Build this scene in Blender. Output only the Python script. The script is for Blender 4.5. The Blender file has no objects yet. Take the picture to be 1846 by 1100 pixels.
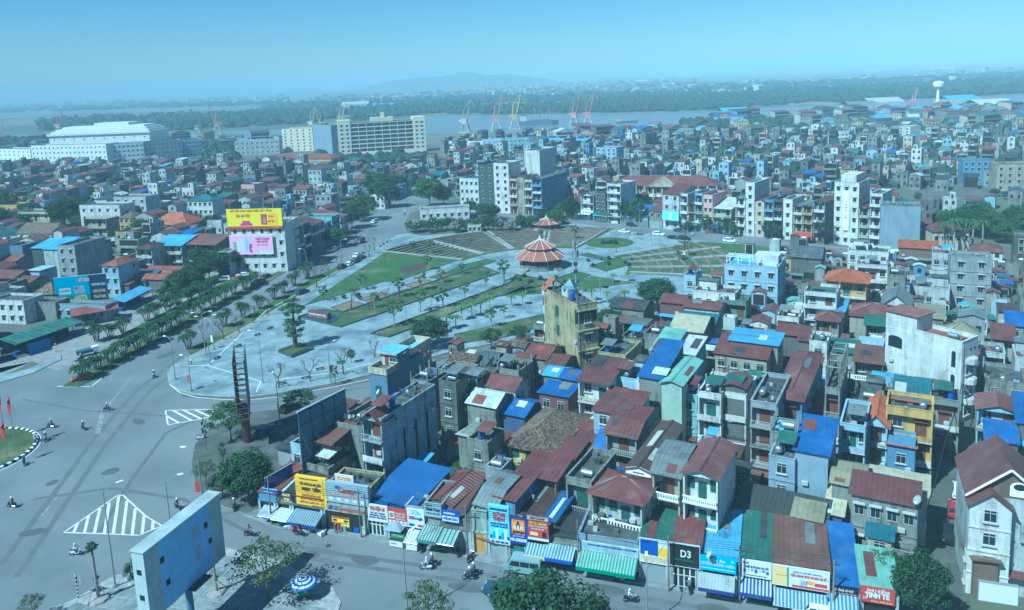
import bpy, math, random
from mathutils import Vector, Matrix
R_=math.radians
rnd=random.Random(7)
sc=bpy.context.scene
COL=sc.collection
# ---------------- camera, light, exposure ----------------
FL,CY,HC,ROLL=1400.,356.,62.,.042
PITCH=math.atan(217/1400.)
cp,sp,cr,sr=math.cos(PITCH),math.sin(PITCH),math.cos(ROLL),math.sin(ROLL)
FW=Vector((0,cp,-sp));_U=Vector((0,sp,cp));_X=Vector((1,0,0))
RT=_X*cr-_U*sr; UP=_X*sr+_U*cr
CAM=Vector((0,0,HC))
cam=bpy.data.objects.new('camera',bpy.data.cameras.new('camera'));COL.objects.link(cam)
cam.matrix_world=Matrix(((RT.x,UP.x,-FW.x,0),(RT.y,UP.y,-FW.y,0),(RT.z,UP.z,-FW.z,HC),(0,0,0,1)))
cam.data.sensor_width=36;cam.data.lens=FL/1846*36
cam.data.shift_y=-(550-CY)/1846.
cam.data.clip_end=60000;cam.data.clip_start=1
sc.camera=cam
w=bpy.data.worlds.new('World');sc.world=w;w.use_nodes=True
nt=w.node_tree;bg=nt.nodes['Background']
sky=nt.nodes.new('ShaderNodeTexSky');sky.sky_type='NISHITA';sky.sun_disc=False
SAZ,SEL=R_(-140),R_(50)   # direction of the sun in the x-y plane, elevation
sky.sun_elevation=SEL;sky.sun_rotation=math.pi/2-SAZ
sky.air_density=1.0;sky.dust_density=.2;sky.ozone_density=4.0;sky.altitude=60
tn=nt.nodes.new('ShaderNodeMix');tn.data_type='RGBA';tn.blend_type='MULTIPLY';tn.inputs[0].default_value=1;tn.inputs[7].default_value=(.88,.95,1.10,1)
nt.links.new(sky.outputs[0],tn.inputs[6]);nt.links.new(tn.outputs[2],bg.inputs[0]);bg.inputs[1].default_value=.064
sl=bpy.data.lights.new('sun','SUN');sl.energy=4.9;sl.angle=R_(.5);sl.color=(1,.96,.9)
so=bpy.data.objects.new('sun',sl);COL.objects.link(so)
sd=Vector((math.cos(SAZ)*math.cos(SEL),math.sin(SAZ)*math.cos(SEL),math.sin(SEL)))
so.rotation_euler=sd.to_track_quat('Z','Y').to_euler()
vs=sc.view_settings;vs.view_transform='Standard';vs.look='None';vs.gamma=1;vs.exposure=.52;vs.use_curve_mapping=False
vs.use_white_balance=True;vs.white_balance_temperature=4620;vs.white_balance_tint=-20
cy=sc.cycles
cy.max_bounces=5;cy.diffuse_bounces=2;cy.glossy_bounces=2;cy.transmission_bounces=2;cy.transparent_max_bounces=4;cy.volume_bounces=0
cy.use_denoising=True
# ---------------- pixel <-> world ----------------
def ray(x,y):return FW+RT*((x-923)/FL)-UP*((y-CY)/FL)
def G(x,y,z=0):
    d=ray(x,y);t=(z-HC)/d.z;return CAM+d*t
def P(v):
    v=Vector(v)-CAM;dz=v.dot(FW)
    return (923+FL*v.dot(RT)/dz,CY-FL*v.dot(UP)/dz)
def Vp(x,y,p0,a):  # where the sight line meets the upright plane through p0 with direction a (deg)
    n=Vector((-math.sin(R_(a)),math.cos(R_(a)),0));d=ray(x,y);t=(Vector((p0[0],p0[1],0))-CAM).dot(n)/d.dot(n);return CAM+d*t
def span(p,a,x2):  # length along direction a from p until its picture reaches x2
    dv=Vector((math.cos(R_(a)),math.sin(R_(a)),0));v=p-CAM
    k=(x2-923)/FL  # v.RT + t dv.RT = k (v.FW + t dv.FW)
    return (k*v.dot(FW)-v.dot(RT))/(dv.dot(RT)-k*dv.dot(FW))
def inpoly(x,y,pl):
    c=False;j=len(pl)-1
    for i in range(len(pl)):
        a,b=pl[i],pl[j]
        if (a[1]>y)!=(b[1]>y) and x<(b[0]-a[0])*(y-a[1])/(b[1]-a[1])+a[0]:c=not c
        j=i
    return c
# ---------------- materials ----------------
MATS={}
def nodes(name):
    m=bpy.data.materials.new(name);m.use_nodes=True;n=m.node_tree;return m,n,n.nodes['Principled BSDF']
def mix(n,a,b,fac,kind='MIX'):
    x=n.nodes.new('ShaderNodeMix');x.data_type='RGBA';x.blend_type=kind
    for i,s in ((0,fac),(6,a),(7,b)):
        if isinstance(s,(int,float)):x.inputs[i].default_value=s
        elif isinstance(s,tuple):x.inputs[i].default_value=(*s,1)
        else:n.links.new(s,x.inputs[i])
    return x.outputs[2]
def noise(n,scale,vec=None,detail=4,lo=.35,hi=.65,rough=.6):
    t=n.nodes.new('ShaderNodeTexNoise');t.inputs['Scale'].default_value=scale;t.inputs['Detail'].default_value=detail;t.inputs['Roughness'].default_value=rough
    if vec is not None:n.links.new(vec,t.inputs['Vector'])
    r=n.nodes.new('ShaderNodeMapRange');r.inputs[1].default_value=lo;r.inputs[2].default_value=hi
    n.links.new(t.outputs[0],r.inputs[0]);return r.outputs[0]
def pos(n,s=(1,1,1)):
    g=n.nodes.new('ShaderNodeNewGeometry');m=n.nodes.new('ShaderNodeMapping');m.inputs['Scale'].default_value=s
    n.links.new(g.outputs['Position'],m.inputs[0]);return m.outputs[0]
def dark(c,k):return tuple(x*k for x in c)
def math_(n,op,a,b):
    m=n.nodes.new('ShaderNodeMath');m.operation=op;m.use_clamp=True
    for i,x in enumerate((a,b)):
        if isinstance(x,(int,float)):m.inputs[i].default_value=x
        else:n.links.new(x,m.inputs[i])
    return m.outputs[0]
def wall(name,c,st=.5,d=(.055,.06,.052)):
    m,n,b=nodes(name)
    s=noise(n,.75,pos(n,(1.5,1.5,.16)),7,.44,.60,.72)          # streaks running down
    p=noise(n,.22,pos(n,(1,1,1.4)),6,.42,.62,.65)              # damp patches
    q=noise(n,1.7,pos(n,(1,1,1)),6,.50,.68,.7)                 # mould specks
    k=math_(n,'ADD',math_(n,'MULTIPLY',s,math_(n,'ADD',math_(n,'MULTIPLY',p,.75),.25)),math_(n,'MULTIPLY',q,math_(n,'ADD',math_(n,'MULTIPLY',p,.5),.1)))
    mu=math_(n,'MULTIPLY',k,min(1,st*1.25))
    g=noise(n,.30,pos(n),5,.3,.7);oi=n.nodes.new('ShaderNodeObjectInfo')
    c2=mix(n,dark(c,.74),c,g);c2=mix(n,c2,dark(c,.7),math_(n,'MULTIPLY',oi.outputs['Random'],.5))
    f=noise(n,6,pos(n),4,.25,.75);c2=mix(n,c2,mix(n,c2,(.16,.17,.15),f),min(.5,.12+st*.35))
    n.links.new(mix(n,c2,d,mu),b.inputs['Base Color']);b.inputs['Roughness'].default_value=.85
    MATS[name]=m;return m
def metal(name,c,st=.35,rough=.5,rust=(.10,.05,.035)):
    m,n,b=nodes(name);oi=n.nodes.new('ShaderNodeObjectInfo')
    g=noise(n,.22,pos(n),6,.32,.68);c2=mix(n,dark(c,.60),c,g)
    fade=tuple(min(1,x*.75+.10) for x in c);c2=mix(n,c2,fade,math_(n,'MULTIPLY',noise(n,.5,pos(n),5,.48,.75),.55))
    c2=mix(n,c2,dark(c,.6),math_(n,'MULTIPLY',oi.outputs['Random'],.6))
    s=noise(n,.8,pos(n,(1,1,.5)),8,.50,.70,.78)
    c3=mix(n,c2,rust,math_(n,'MULTIPLY',s,min(1,st*1.3)));c3=mix(n,c3,(.035,.04,.035),math_(n,'MULTIPLY',noise(n,.35,pos(n),7,.56,.74,.7),.6))
    n.links.new(c3,b.inputs['Base Color']);b.inputs['Roughness'].default_value=rough;MATS[name]=m;return m
def plain(name,c,rough=.7,metalv=0,emis=None):
    m,n,b=nodes(name);b.inputs['Base Color'].default_value=(*c,1);b.inputs['Roughness'].default_value=rough;b.inputs['Metallic'].default_value=metalv
    MATS[name]=m;return m
def mottled(name,c,c2,scale,rough=.9,lo=.35,hi=.65,c3=None,s3=.02,lo3=.45,hi3=.6,detail=6,sv=(1,1,1)):
    m,n,b=nodes(name);v=pos(n,sv)
    o=mix(n,c,c2,noise(n,scale,v,detail,lo,hi))
    if c3:o=mix(n,o,c3,noise(n,s3,pos(n),5,lo3,hi3))
    n.links.new(o,b.inputs['Base Color']);b.inputs['Roughness'].default_value=rough;MATS[name]=m;return m
def foliage(name,c,c2):
    m,n,b=nodes(name);oi=n.nodes.new('ShaderNodeObjectInfo')
    o=mix(n,c,c2,noise(n,1.1,pos(n),3,.3,.7))
    o=mix(n,o,dark(c2,1.35),oi.outputs['Random'])
    o2=mix(n,o,c,.55)
    n.links.new(o2,b.inputs['Base Color']);b.inputs['Roughness'].default_value=.65
    b.inputs['Specular IOR Level'].default_value=.25
    MATS[name]=m;return m
def M(k):return MATS[k]
for k,c,s in (('w_white',(.74,.74,.70),.42),('w_pale',(.56,.60,.60),.6),('w_cream',(.64,.57,.41),.5),('w_beige',(.46,.42,.34),.8),
 ('w_conc',(.27,.28,.25),1.0),('w_dark',(.13,.135,.125),.9),('w_grey',(.33,.35,.36),.4),('w_blue',(.13,.28,.48),.3),('w_sky',(.40,.56,.68),.30),('w_cyan',(.30,.52,.58),.4),
 ('w_yellow',(.62,.40,.10),.45),('w_ochre',(.52,.44,.22),.8),('w_pink',(.66,.40,.36),.3),('w_green',(.14,.24,.18),.4),('w_mint',(.42,.55,.46),.35),('w_navy',(.05,.10,.22),.3),
 ('w_maroon',(.16,.05,.05),.4),('w_brown',(.20,.13,.08),.5),('w_bluegrey',(.28,.36,.45),.22),('w_slate',(.13,.22,.32),.18),('w_stain',(.38,.47,.54),1.0),('w_bright',(.82,.83,.82),.10),('w_hosp',(.86,.76,.58),.10),('w_olive',(.05,.07,.05),.4)):wall(k,c,s)
for k,c,s in (('r_maroon',(.17,.06,.052),.45),('r_red',(.26,.08,.055),.4),('r_brown',(.085,.05,.04),.4),('r_blue',(.035,.12,.36),.12),('r_sky',(.16,.42,.66),.22),('r_mint',(.25,.46,.38),.25),
 ('r_green',(.05,.15,.11),.3),('r_teal',(.04,.15,.19),.3),('r_grey',(.20,.23,.23),.4),('r_white',(.62,.66,.62),.35),('r_rust',(.17,.085,.06),.8),('r_cream',(.56,.52,.36),.35),('r_khaki',(.30,.28,.18),.35),
 ('r_dark',(.055,.06,.058),.3)):metal(k,c,s)
mottled('t_orange',(.40,.12,.045),(.24,.07,.035),2.5,.8,c3=(.12,.06,.04),s3=.4,lo3=.5,hi3=.75)
mottled('t_old',(.17,.12,.085),(.045,.038,.032),2.4,.9,lo=.44,hi=.56,c3=(.32,.17,.10),s3=1.3,lo3=.56,hi3=.66)
mottled('t_slate',(.13,.15,.16),(.05,.065,.07),2.5,.8,c3=(.2,.22,.2),s3=.5,lo3=.55,hi3=.7)
mottled('f_conc',(.17,.18,.17),(.07,.078,.072),.5,.95,c3=(.04,.045,.04),s3=.3,lo3=.48,hi3=.66)
mottled('f_dark',(.085,.092,.088),(.035,.04,.037),.6,.95,c3=(.2,.2,.18),s3=.4,lo3=.58,hi3=.72)
mottled('f_red',(.23,.10,.085),(.15,.07,.06),.8,.9)
mottled('f_sky',(.24,.46,.58),(.16,.34,.45),.5,.6)
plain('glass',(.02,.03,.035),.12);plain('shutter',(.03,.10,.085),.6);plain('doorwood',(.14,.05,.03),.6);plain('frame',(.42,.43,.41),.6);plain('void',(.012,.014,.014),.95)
plain('steel',(.45,.47,.48),.35,.8);plain('pole',(.28,.31,.32),.5,.3);plain('black',(.012,.012,.014),.6);plain('white',(.78,.78,.76),.6);plain('rubber',(.02,.02,.02),.8)
plain('tank_steel',(.32,.34,.36),.5,.7);plain('darksteel',(.05,.052,.055),.6,.2);plain('rail',(.40,.42,.41),.6);plain('skin',(.42,.25,.17),.6)
plain('orange_door',(.50,.24,.05),.5);plain('shutter_grey',(.26,.30,.31),.5);plain('plinth',(.33,.30,.26),.8)
# ---------------- mesh building ----------------
class MB:
    def __init__(s):s.v=[];s.f=[];s.m=[]
    def add(s,vs,fs,mi=0):
        o=len(s.v);s.v+=[tuple(q) for q in vs];s.f+=[tuple(i+o for i in f) for f in fs];s.m+=[mi]*len(fs);return s
    def box(s,x0,x1,y0,y1,z0,z1,mi=0):
        return s.add([(x0,y0,z0),(x1,y0,z0),(x1,y1,z0),(x0,y1,z0),(x0,y0,z1),(x1,y0,z1),(x1,y1,z1),(x0,y1,z1)],
          [(0,3,2,1),(4,5,6,7),(0,1,5,4),(1,2,6,5),(2,3,7,6),(3,0,4,7)],mi)
    def quad(s,a,b,c,d,mi=0):return s.add([a,b,c,d],[(0,1,2,3)],mi)
    def prism(s,pts,z0,z1,mi=0,ms=None):
        n=len(pts);A=sum(pts[i][0]*pts[(i+1)%n][1]-pts[(i+1)%n][0]*pts[i][1] for i in range(n))
        if A<0:pts=pts[::-1]
        vs=[(p[0],p[1],z0) for p in pts]+[(p[0],p[1],z1) for p in pts]
        s.add(vs,[tuple(range(n,2*n))],mi);s.add(vs,[(i,(i+1)%n,n+(i+1)%n,n+i) for i in range(n)],mi if ms is None else ms);return s
    def slab(s,pts,t,mi=0,me=None):  # a sheet through 3-D points with thickness t (down)
        n=len(pts);N=(Vector(pts[1])-Vector(pts[0])).cross(Vector(pts[2])-Vector(pts[0])).normalized()
        if N.z<0:pts=pts[::-1];N=-N
        lo=[tuple(Vector(p)-N*t) for p in pts];vs=list(pts)+lo
        s.add(vs,[tuple(range(n)),tuple(range(2*n-1,n-1,-1))],mi);s.add(vs,[(n+i,n+(i+1)%n,(i+1)%n,i) for i in range(n)],mi if me is None else me);return s
    def tube(s,p,q,r0,r1=None,n=6,mi=0,cap=True):
        r1=r0 if r1 is None else r1;p=Vector(p);q=Vector(q);d=(q-p).normalized()
        u=d.cross(Vector((0,0,1)) if abs(d.z)<.9 else Vector((1,0,0))).normalized();w=d.cross(u)
        vs=[];
        for c,r in((p,r0),(q,r1)):
            for i in range(n):
                a=2*math.pi*i/n;vs.append(c+u*(r*math.cos(a))+w*(r*math.sin(a)))
        fs=[(i,n+i,n+(i+1)%n,(i+1)%n) for i in range(n)]
        if cap:fs+=[tuple(range(n)),tuple(range(2*n-1,n-1,-1))]
        return s.add(vs,fs,mi)
    def bar(s,p,q,t,mi=0):return s.tube(p,q,t*.7,t*.7,4,mi)
    def lathe(s,prof,n=10,mi=0,c=(0,0,0)):
        vs=[(c[0]+r*math.cos(2*math.pi*i/n),c[1]+r*math.sin(2*math.pi*i/n),c[2]+z) for r,z in prof for i in range(n)]
        fs=[(k*n+i,k*n+(i+1)%n,(k+1)*n+(i+1)%n,(k+1)*n+i) for k in range(len(prof)-1) for i in range(n)]
        return s.add(vs,fs,mi)
    def mesh(s,name,mats):
        me=bpy.data.meshes.new(name);me.from_pydata(s.v,[],s.f)
        for k in mats:me.materials.append(MATS[k] if isinstance(k,str) else k)
        if len(mats)>1:me.polygons.foreach_set('material_index',s.m)
        me.update();return me
    def obj(s,name,mats,parent=None,kind=None,loc=None,rz=None):
        return link(name,s.mesh(name,mats if isinstance(mats,(list,tuple)) else [mats]),parent,kind,loc,rz)
def link(name,data,parent=None,kind=None,loc=None,rz=None,scale=None):
    o=bpy.data.objects.new(name,data);COL.objects.link(o)
    if parent is not None:o.parent=parent
    if kind:o['kind']=kind
    if loc is not None:o.location=loc
    if rz is not None:o.rotation_euler[2]=rz
    if scale is not None:o.scale=scale
    return o
THINGS=[]
def tag(o,label,cat,group=None,kind=None):
    o['label']=label;o['category']=cat
    if group:o['group']=group
    if kind:o['kind']=kind
    THINGS.append(o);return o
def thing(name,label,cat,loc,rz=0,group=None):
    o=link(name,None,None,None,loc,rz);return tag(o,label,cat,group)
def copy_tree(o,loc=None,rz=None,scale=None,label=None,group=None,parent=None):
    c=o.copy();COL.objects.link(c)
    if parent is not None:c.parent=parent
    if loc is not None:c.location=loc
    if rz is not None:c.rotation_euler=(c.rotation_euler[0],c.rotation_euler[1],rz)
    if scale is not None:c.scale=scale if not isinstance(scale,(int,float)) else (scale,)*3
    if label:c['label']=label
    if group:c['group']=group
    for ch in KIDS.get(o.name,[]):copy_tree(ch,parent=c)
    if parent is None:THINGS.append(c)
    return c
KIDS={}
def kids(root):  # remember the parts of a prototype
    KIDS.setdefault(root.name,[])
    for o in list(COL.objects):
        if o.parent is not None:
            p=o.parent
            while p.parent is not None and p!=root:p=p.parent
            if p==root:KIDS.setdefault(o.parent.name,[]);
            if p==root and o not in KIDS[o.parent.name]:KIDS[o.parent.name].append(o)
def struct(name,pts,z,mat,z0=None,side=None,kind='structure'):
    """sheet (or raised slab when z0 is given) over picture points"""
    mb=MB();w=[G(*p,z) if len(p)==2 else Vector(p) for p in pts]
    if z0 is None:
        A=sum(w[i].x*w[(i+1)%len(w)].y-w[(i+1)%len(w)].x*w[i].y for i in range(len(w)))
        if A<0:w=w[::-1]
        mb.add([(q.x,q.y,z) for q in w],[tuple(range(len(w)))]);return mb.obj(name,mat,None,kind)
    mb.prism([(q.x,q.y) for q in w],z0,z,0,1);return mb.obj(name,[mat,side or mat],None,kind)
def line_strip(pts,wd,z):
    mb=MB();w=[G(*p,z) if not isinstance(p,Vector) else p for p in pts]
    for a,b in zip(w,w[1:]):
        d=(b-a);d.z=0;L=d.length
        if L<1e-4:continue
        n=Vector((-d.y,d.x,0))/L*wd/2
        mb.add([(a-n)[:2]+(z,),(b-n)[:2]+(z,),(b+n)[:2]+(z,),(a+n)[:2]+(z,)],[(0,1,2,3)])
    return mb
def kerb(pts,wd,z0,z1,mat,name='kerb',close=False,kind='structure',parent=None):
    w=[G(*p,z1) if not isinstance(p,Vector) else p for p in pts]
    if close:w=w+[w[0]]
    mb=MB();kz=0
    for a,b in zip(w,w[1:]):
        d=(b-a);d.z=0;L=d.length;kz=(kz+1)%3
        if L<1e-3:continue
        e=d/L*wd*.5;n=Vector((-d.y,d.x,0))/L*wd/2;a2=a-e;b2=b+e
        mb.prism([(a2-n)[:2],(b2-n)[:2],(b2+n)[:2],(a2+n)[:2]],z0+kz*.002,z1+kz*.004)
    return mb.obj(name,mat,parent,kind)
# ---------------- ground, river, roads, plaza ----------------
mottled('m_ground',(.13,.125,.115),(.07,.07,.065),.15,.95,c3=(.10,.12,.07),s3=.03)
mottled('m_far',(.10,.115,.07),(.055,.075,.045),.006,.95,c3=(.20,.18,.14),s3=.0025,lo3=.52,hi3=.62)
mottled('m_bank',(.10,.115,.08),(.18,.165,.14),.02,.95)
mottled('m_asphalt',(.175,.188,.195),(.115,.125,.13),.07,.8,c3=(.20,.205,.205),s3=.028,lo3=.47,hi3=.72,detail=9)
mottled('m_paint',(.62,.62,.6),(.30,.30,.30),1.2,.8,.5,.8)
mottled('m_pave',(.28,.33,.35),(.19,.23,.25),.35,.8,c3=(.12,.16,.18),s3=.12,lo3=.48,hi3=.64,detail=9,sv=(1,1,1))
mottled('m_walk',(.28,.27,.26),(.19,.19,.18),.5,.9)
mottled('m_walk2',(.25,.27,.27),(.15,.17,.17),.9,.9,c3=(.10,.12,.10),s3=.3,lo3=.5,hi3=.7)
mottled('m_kerb',(.36,.36,.34),(.22,.22,.21),1.5,.9)
mottled('m_darkkerb',(.07,.085,.09),(.045,.055,.06),1,.5)
mottled('m_grass',(.055,.115,.022),(.035,.075,.016),.25,.95,c3=(.15,.145,.07),s3=.09,lo3=.55,hi3=.7)
mottled('m_drygrass',(.070,.10,.030),(.04,.065,.02),.3,.95,c3=(.17,.15,.085),s3=.12,lo3=.52,hi3=.68)
mottled('m_soil',(.22,.15,.10),(.15,.11,.075),.6,.95)
mottled('m_darksoil',(.07,.045,.035),(.045,.035,.03),.6,.95)
mottled('m_sand',(.42,.37,.30),(.33,.30,.25),.3,.95)
mottled('m_terrace',(.22,.17,.15),(.11,.09,.08),.5,.9)
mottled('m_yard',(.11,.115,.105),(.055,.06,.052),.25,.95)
def water():
    m,n,b=nodes('m_water');b.inputs['Base Color'].default_value=(.16,.17,.17,1);b.inputs['Roughness'].default_value=.28
    t=n.nodes.new('ShaderNodeTexNoise');t.inputs['Scale'].default_value=.15;t.inputs['Detail'].default_value=4
    bp=n.nodes.new('ShaderNodeBump');bp.inputs['Strength'].default_value=.5;bp.inputs['Distance'].default_value=.6
    n.links.new(pos(n,(1,.4,1)),t.inputs['Vector']);n.links.new(t.outputs[0],bp.inputs['Height']);n.links.new(bp.outputs[0],b.inputs['Normal']);MATS['m_water']=m
water()
mb=MB();mb.add([(-30000,-400,-.5),(30000,-400,-.5),(30000,40000,-.5),(-30000,40000,-.5)],[(0,1,2,3)]);mb.obj('ground','m_far',None,'structure')
mb=MB();mb.add([(-900,-120,0),(1100,-120,0),(1200,900,0),(-1000,900,0)],[(0,1,2,3)])
struct('city_ground',[(-900,1500),(2700,1500),(2300,214),(1500,226),(900,247),(300,251),(-500,262)],0,'m_ground')
# river and its banks
struct('river',[(-700,262),(-300,250),(0,245),(230,243),(420,236),(520,233),(560,229),(640,222),(760,211),(900,207),(1050,205),(1200,200),(1500,190),(1846,168),(2500,130),(2500,158),(1846,198),(1560,213),(1240,228),(1060,235),(900,243),(780,246),(600,258),(300,262),(0,268),(-700,282)],.05,'m_water')
struct('river',[(1180,180),(1500,170),(1846,148),(2500,112),(2500,116),(1846,152),(1500,175),(1200,184)],.05,'m_water')
struct('river_bank',[(-700,258),(0,262),(300,254),(560,250),(780,241),(900,240),(1060,232),(1200,225),(1330,216),(1500,214),(1500,232),(1300,262),(900,262),(500,262),(0,282),(-700,290)],.10,'m_bank')
# mudflats and pale fields beyond the river
for pl,m in (([(0,218),(180,208),(330,206),(330,214),(100,226),(0,228)],'m_bank'),([(0,190),(200,188),(420,184),(420,200),(150,204),(0,210)],'m_bank'),([(1290,152),(1846,140),(1846,146),(1290,160)],'m_bank'),([(430,180),(700,172),(800,176),(500,196)],'m_bank')):
    struct('field',pl,.2,m)
# asphalt
struct('road',[(-900,1300),(-500,700),(-100,700),(0,690),(60,668),(150,640),(330,560),(480,480),(560,445),(650,395),(700,372),(720,350),(760,330),(800,322),(830,330),(800,345),(775,360),(757,378),(738,385),(728,405),(735,425),(700,440),(560,560),(303,680),(330,716),(450,722),(560,706),(660,690),(780,655),(860,628),(1010,595),(1200,560),(1240,560),(1010,612),(860,650),(700,720),(560,800),(500,880),(470,925),(631,954),(1044,1019),(1262,1060),(1394,1084),(1700,1128),(2100,1190),(2600,1300)],.02,'m_asphalt')
struct('road',[(1000,386),(1100,398),(1240,414),(1340,424),(1440,438),(1600,452),(1600,462),(1440,450),(1340,440),(1240,436),(1110,420),(1040,404),(990,398)],.02,'m_asphalt')
struct('road',[(1000,386),(1040,404),(920,392),(800,372),(757,380),(760,360),(830,366)],.022,'m_asphalt')
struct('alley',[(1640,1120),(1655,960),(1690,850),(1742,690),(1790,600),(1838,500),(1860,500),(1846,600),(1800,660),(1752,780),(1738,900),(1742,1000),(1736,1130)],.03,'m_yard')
# road markings: two hatched triangles, island borders, kerb lines
def hatched(poly,lines,wd=.28,wl=.7):
    mb=line_strip([*poly,poly[0]],wd,.03)
    for a,b in lines:
        q=line_strip([a,b],wl,.034);mb.add(q.v,q.f)
    mb.obj('road_marking','m_paint',None,'structure')
hatched([(115,960),(212,893),(222,893),(262,930),(292,948),(250,965),(180,962)],[((133,960),(140,943)),((152,961),(160,929)),((170,961),(180,917)),((188,962),(197,906)),((204,963),(214,895)),((221,964),(229,902)),((238,965),(244,916)),((256,964),(260,929)),((275,955),(276,940))],.24,.42)
hatched([(298,740),(385,738),(380,752),(303,766)],[((312,740),(345,758)),((330,739),(362,755)),((352,739),(378,751)),((300,750),(322,762))],.3,.45)
hatched([(100,697),(130,694),(185,680),(165,697),(150,697)],[],.25)
mb=line_strip([(303,676),(307,694),(325,708),(352,716),(400,720),(450,721),(505,715),(600,698),(665,684)],.25,.03);mb.obj('road_marking','m_paint',None,'structure')
mottled('m_worn',(.30,.31,.31),(.12,.122,.124),.8,.8,.35,.7)
mb=MB()
for a,b,wd in (((176,782),(184,745),.9),((190,738),(236,680),.35),((300,566),(332,545),.5),((75,930),(112,885),.25)):
    q=line_strip([a,b],wd,.028);mb.add(q.v,q.f)
for i in range(6):
    q=line_strip([(222+i*6,646+i),(246+i*6,632+i)],.22,.028);mb.add(q.v,q.f)
mb.obj('road_marking','m_worn',None,'structure')
# plaza
PLAZA=[(303,672),(309,660),(345,640),(430,596),(520,548),(600,497),(650,463),(707,429),(716,424),(735,420),(760,425),(1000,408),(1040,402),(1110,414),(1240,432),(1330,437),(1345,470),(1330,520),(1240,552),(1180,566),(1060,588),(976,603),(823,630),(665,675),(600,690),(500,708),(450,714),(400,714),(350,710),(322,702),(307,690)]
struct('plaza_paving',PLAZA,.15,'m_pave',0,'m_kerb')
kerb([(303,672),(307,690),(322,702),(350,710),(400,714),(450,714),(500,708),(600,690),(665,675),(823,630),(976,603)],.35,0,.22,'m_kerb')
# paving joints in pale stone
mb=line_strip([(318,660),(375,659),(480,560),(560,517),(640,470)],.26,.154)
for pl in ([(375,659),(470,688),(600,672),(668,655)],[(470,688),(462,707)]):
    q=line_strip(pl,.26,.1575);mb.add(q.v,q.f)
mb.obj('paving_line','m_paint',None,'structure')
struct('verge',[(335,634),(520,527),(560,503),(610,480),(612,487),(565,513),(525,539),(345,640)],.13,'m_grass',0,'m_kerb')
struct('footpath',[(318,664),(345,642),(525,541),(565,515),(568,521),(530,548),(350,648),(326,668)],.158,'m_walk')
def bed(pts,mat='m_grass',hk=.34,h=.26,km='m_darkkerb',kw=.35,name='planting_bed'):
    struct(name,pts,h,mat,.12,'m_darkkerb')
    kerb(pts,kw,.1,hk,km,'kerb',True)
bed([(550,550),(698,453),(760,460),(828,468),(720,505),(690,508)],'m_grass',.28)
struct('soil_patch',[(722,482),(770,472),(772,480),(735,494),(722,490)],.27,'m_darksoil')
struct('soil_patch',[(690,462),(712,456),(722,463),(700,470)],.27,'m_drygrass')
bed([(538,570),(614,588),(899,491),(868,479),(845,485),(616,562),(575,558)],'m_drygrass',.5)
struct('planting_bed',[(555,566),(585,556),(630,563),(600,577)],.30,'m_grass',.12)
for pts,m in (([(597,554),(632,542),(680,553),(632,567)],'m_soil'),([(648,539),(690,527),(722,538),(684,551)],'m_soil'),([(700,532),(735,520),(765,530),(730,541)],'m_drygrass'),([(728,514),(765,504),(800,511),(760,523)],'m_soil'),
 ([(774,500),(802,490),(842,495),(812,506)],'m_drygrass'),([(806,490),(830,479),(865,484),(848,493)],'m_grass'),([(826,479),(878,467),(894,470),(856,484)],'m_grass')):
    bed(pts,m,.3,.24)
bed([(669,600),(701,606),(896,533),(947,523),(1000,506),(930,494),(920,508),(888,520)],'m_drygrass',.5)
bed([(901,533),(973,529),(976,516),(942,516)],'m_grass',.3)
bed([(1000,503),(1038,489),(1064,495),(1040,506),(1020,512)],'m_grass',.4)
bed([(1044,523),(1139,509),(1067,498),(1036,510)],'m_grass',.3)
bed([(820,602),(868,592),(980,566),(980,592),(905,608),(830,618)],'m_drygrass',.3)
bed([(1020,585),(1100,560),(1160,552),(1130,575),(1040,592)],'m_drygrass',.3)
# round bed
c=G(1098,438,.15);ring=[(c+Vector((math.cos(t*math.pi/12),math.sin(t*math.pi/12),0))*9) for t in range(24)]
mb=MB();mb.prism([q[:2] for q in ring],.12,.26,0,1);mb.obj('round_bed',['m_grass','m_kerb'],None,'structure')
# terraced fans round the pavilion
PC=G(975,484,.15)
def fan(r0,r1,a0,a1,base,rows,mat='m_grass',gap=()):
    mb=MB();n=24;A=[R_(a0+(a1-a0)*i/n) for i in range(n+1)]
    pts=[(PC.x+r0*math.cos(a),PC.y+r0*math.sin(a)) for a in A]+[(PC.x+r1*math.cos(a),PC.y+r1*math.sin(a)) for a in A[::-1]]
    mb.prism(pts,.12,.262);mb.obj('planting_bed',mat,None,'structure')
    root=thing('garden_terrace',base,'garden terrace',(0,0,0))
    for k,r in enumerate(rows):
        for s0,s1 in gap:
            m=8;B=[R_(s0+(s1-s0)*i/m) for i in range(m+1)];w=.75
            p2=[(PC.x+(r-w/2)*math.cos(a),PC.y+(r-w/2)*math.sin(a)) for a in B]+[(PC.x+(r+w/2)*math.cos(a),PC.y+(r+w/2)*math.sin(a)) for a in B[::-1]]
            MB().prism(p2,.2,.42+.12*k*.3).obj('step','m_terrace',root)
    for s in sorted({x for g in gap for x in g}):
        a=R_(s);d=Vector((math.cos(a),math.sin(a),0));nn=Vector((-d.y,d.x,0))*.5
        p,q=PC+d*(r0+1),PC+d*(r1)
        MB().prism([(p-nn)[:2],(q-nn)[:2],(q+nn)[:2],(p+nn)[:2]],.2,.5).obj('ramp','m_kerb',root)
    return root
fan(28,66,-22,27,'curved stone terrace steps fanning out beside the large pavilion',[34,38,42,46,50,54,58,62],'m_drygrass',((-20,-8),(-7,5),(6,16),(17,26)))
fan(30,68,62,150,'curved brown terrace steps fanning out behind the large pavilion',[33,36,39,42,45,48,51,54,57,60,63,66],'m_drygrass',((64,84),(86,106),(108,128),(130,148)),)
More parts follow.
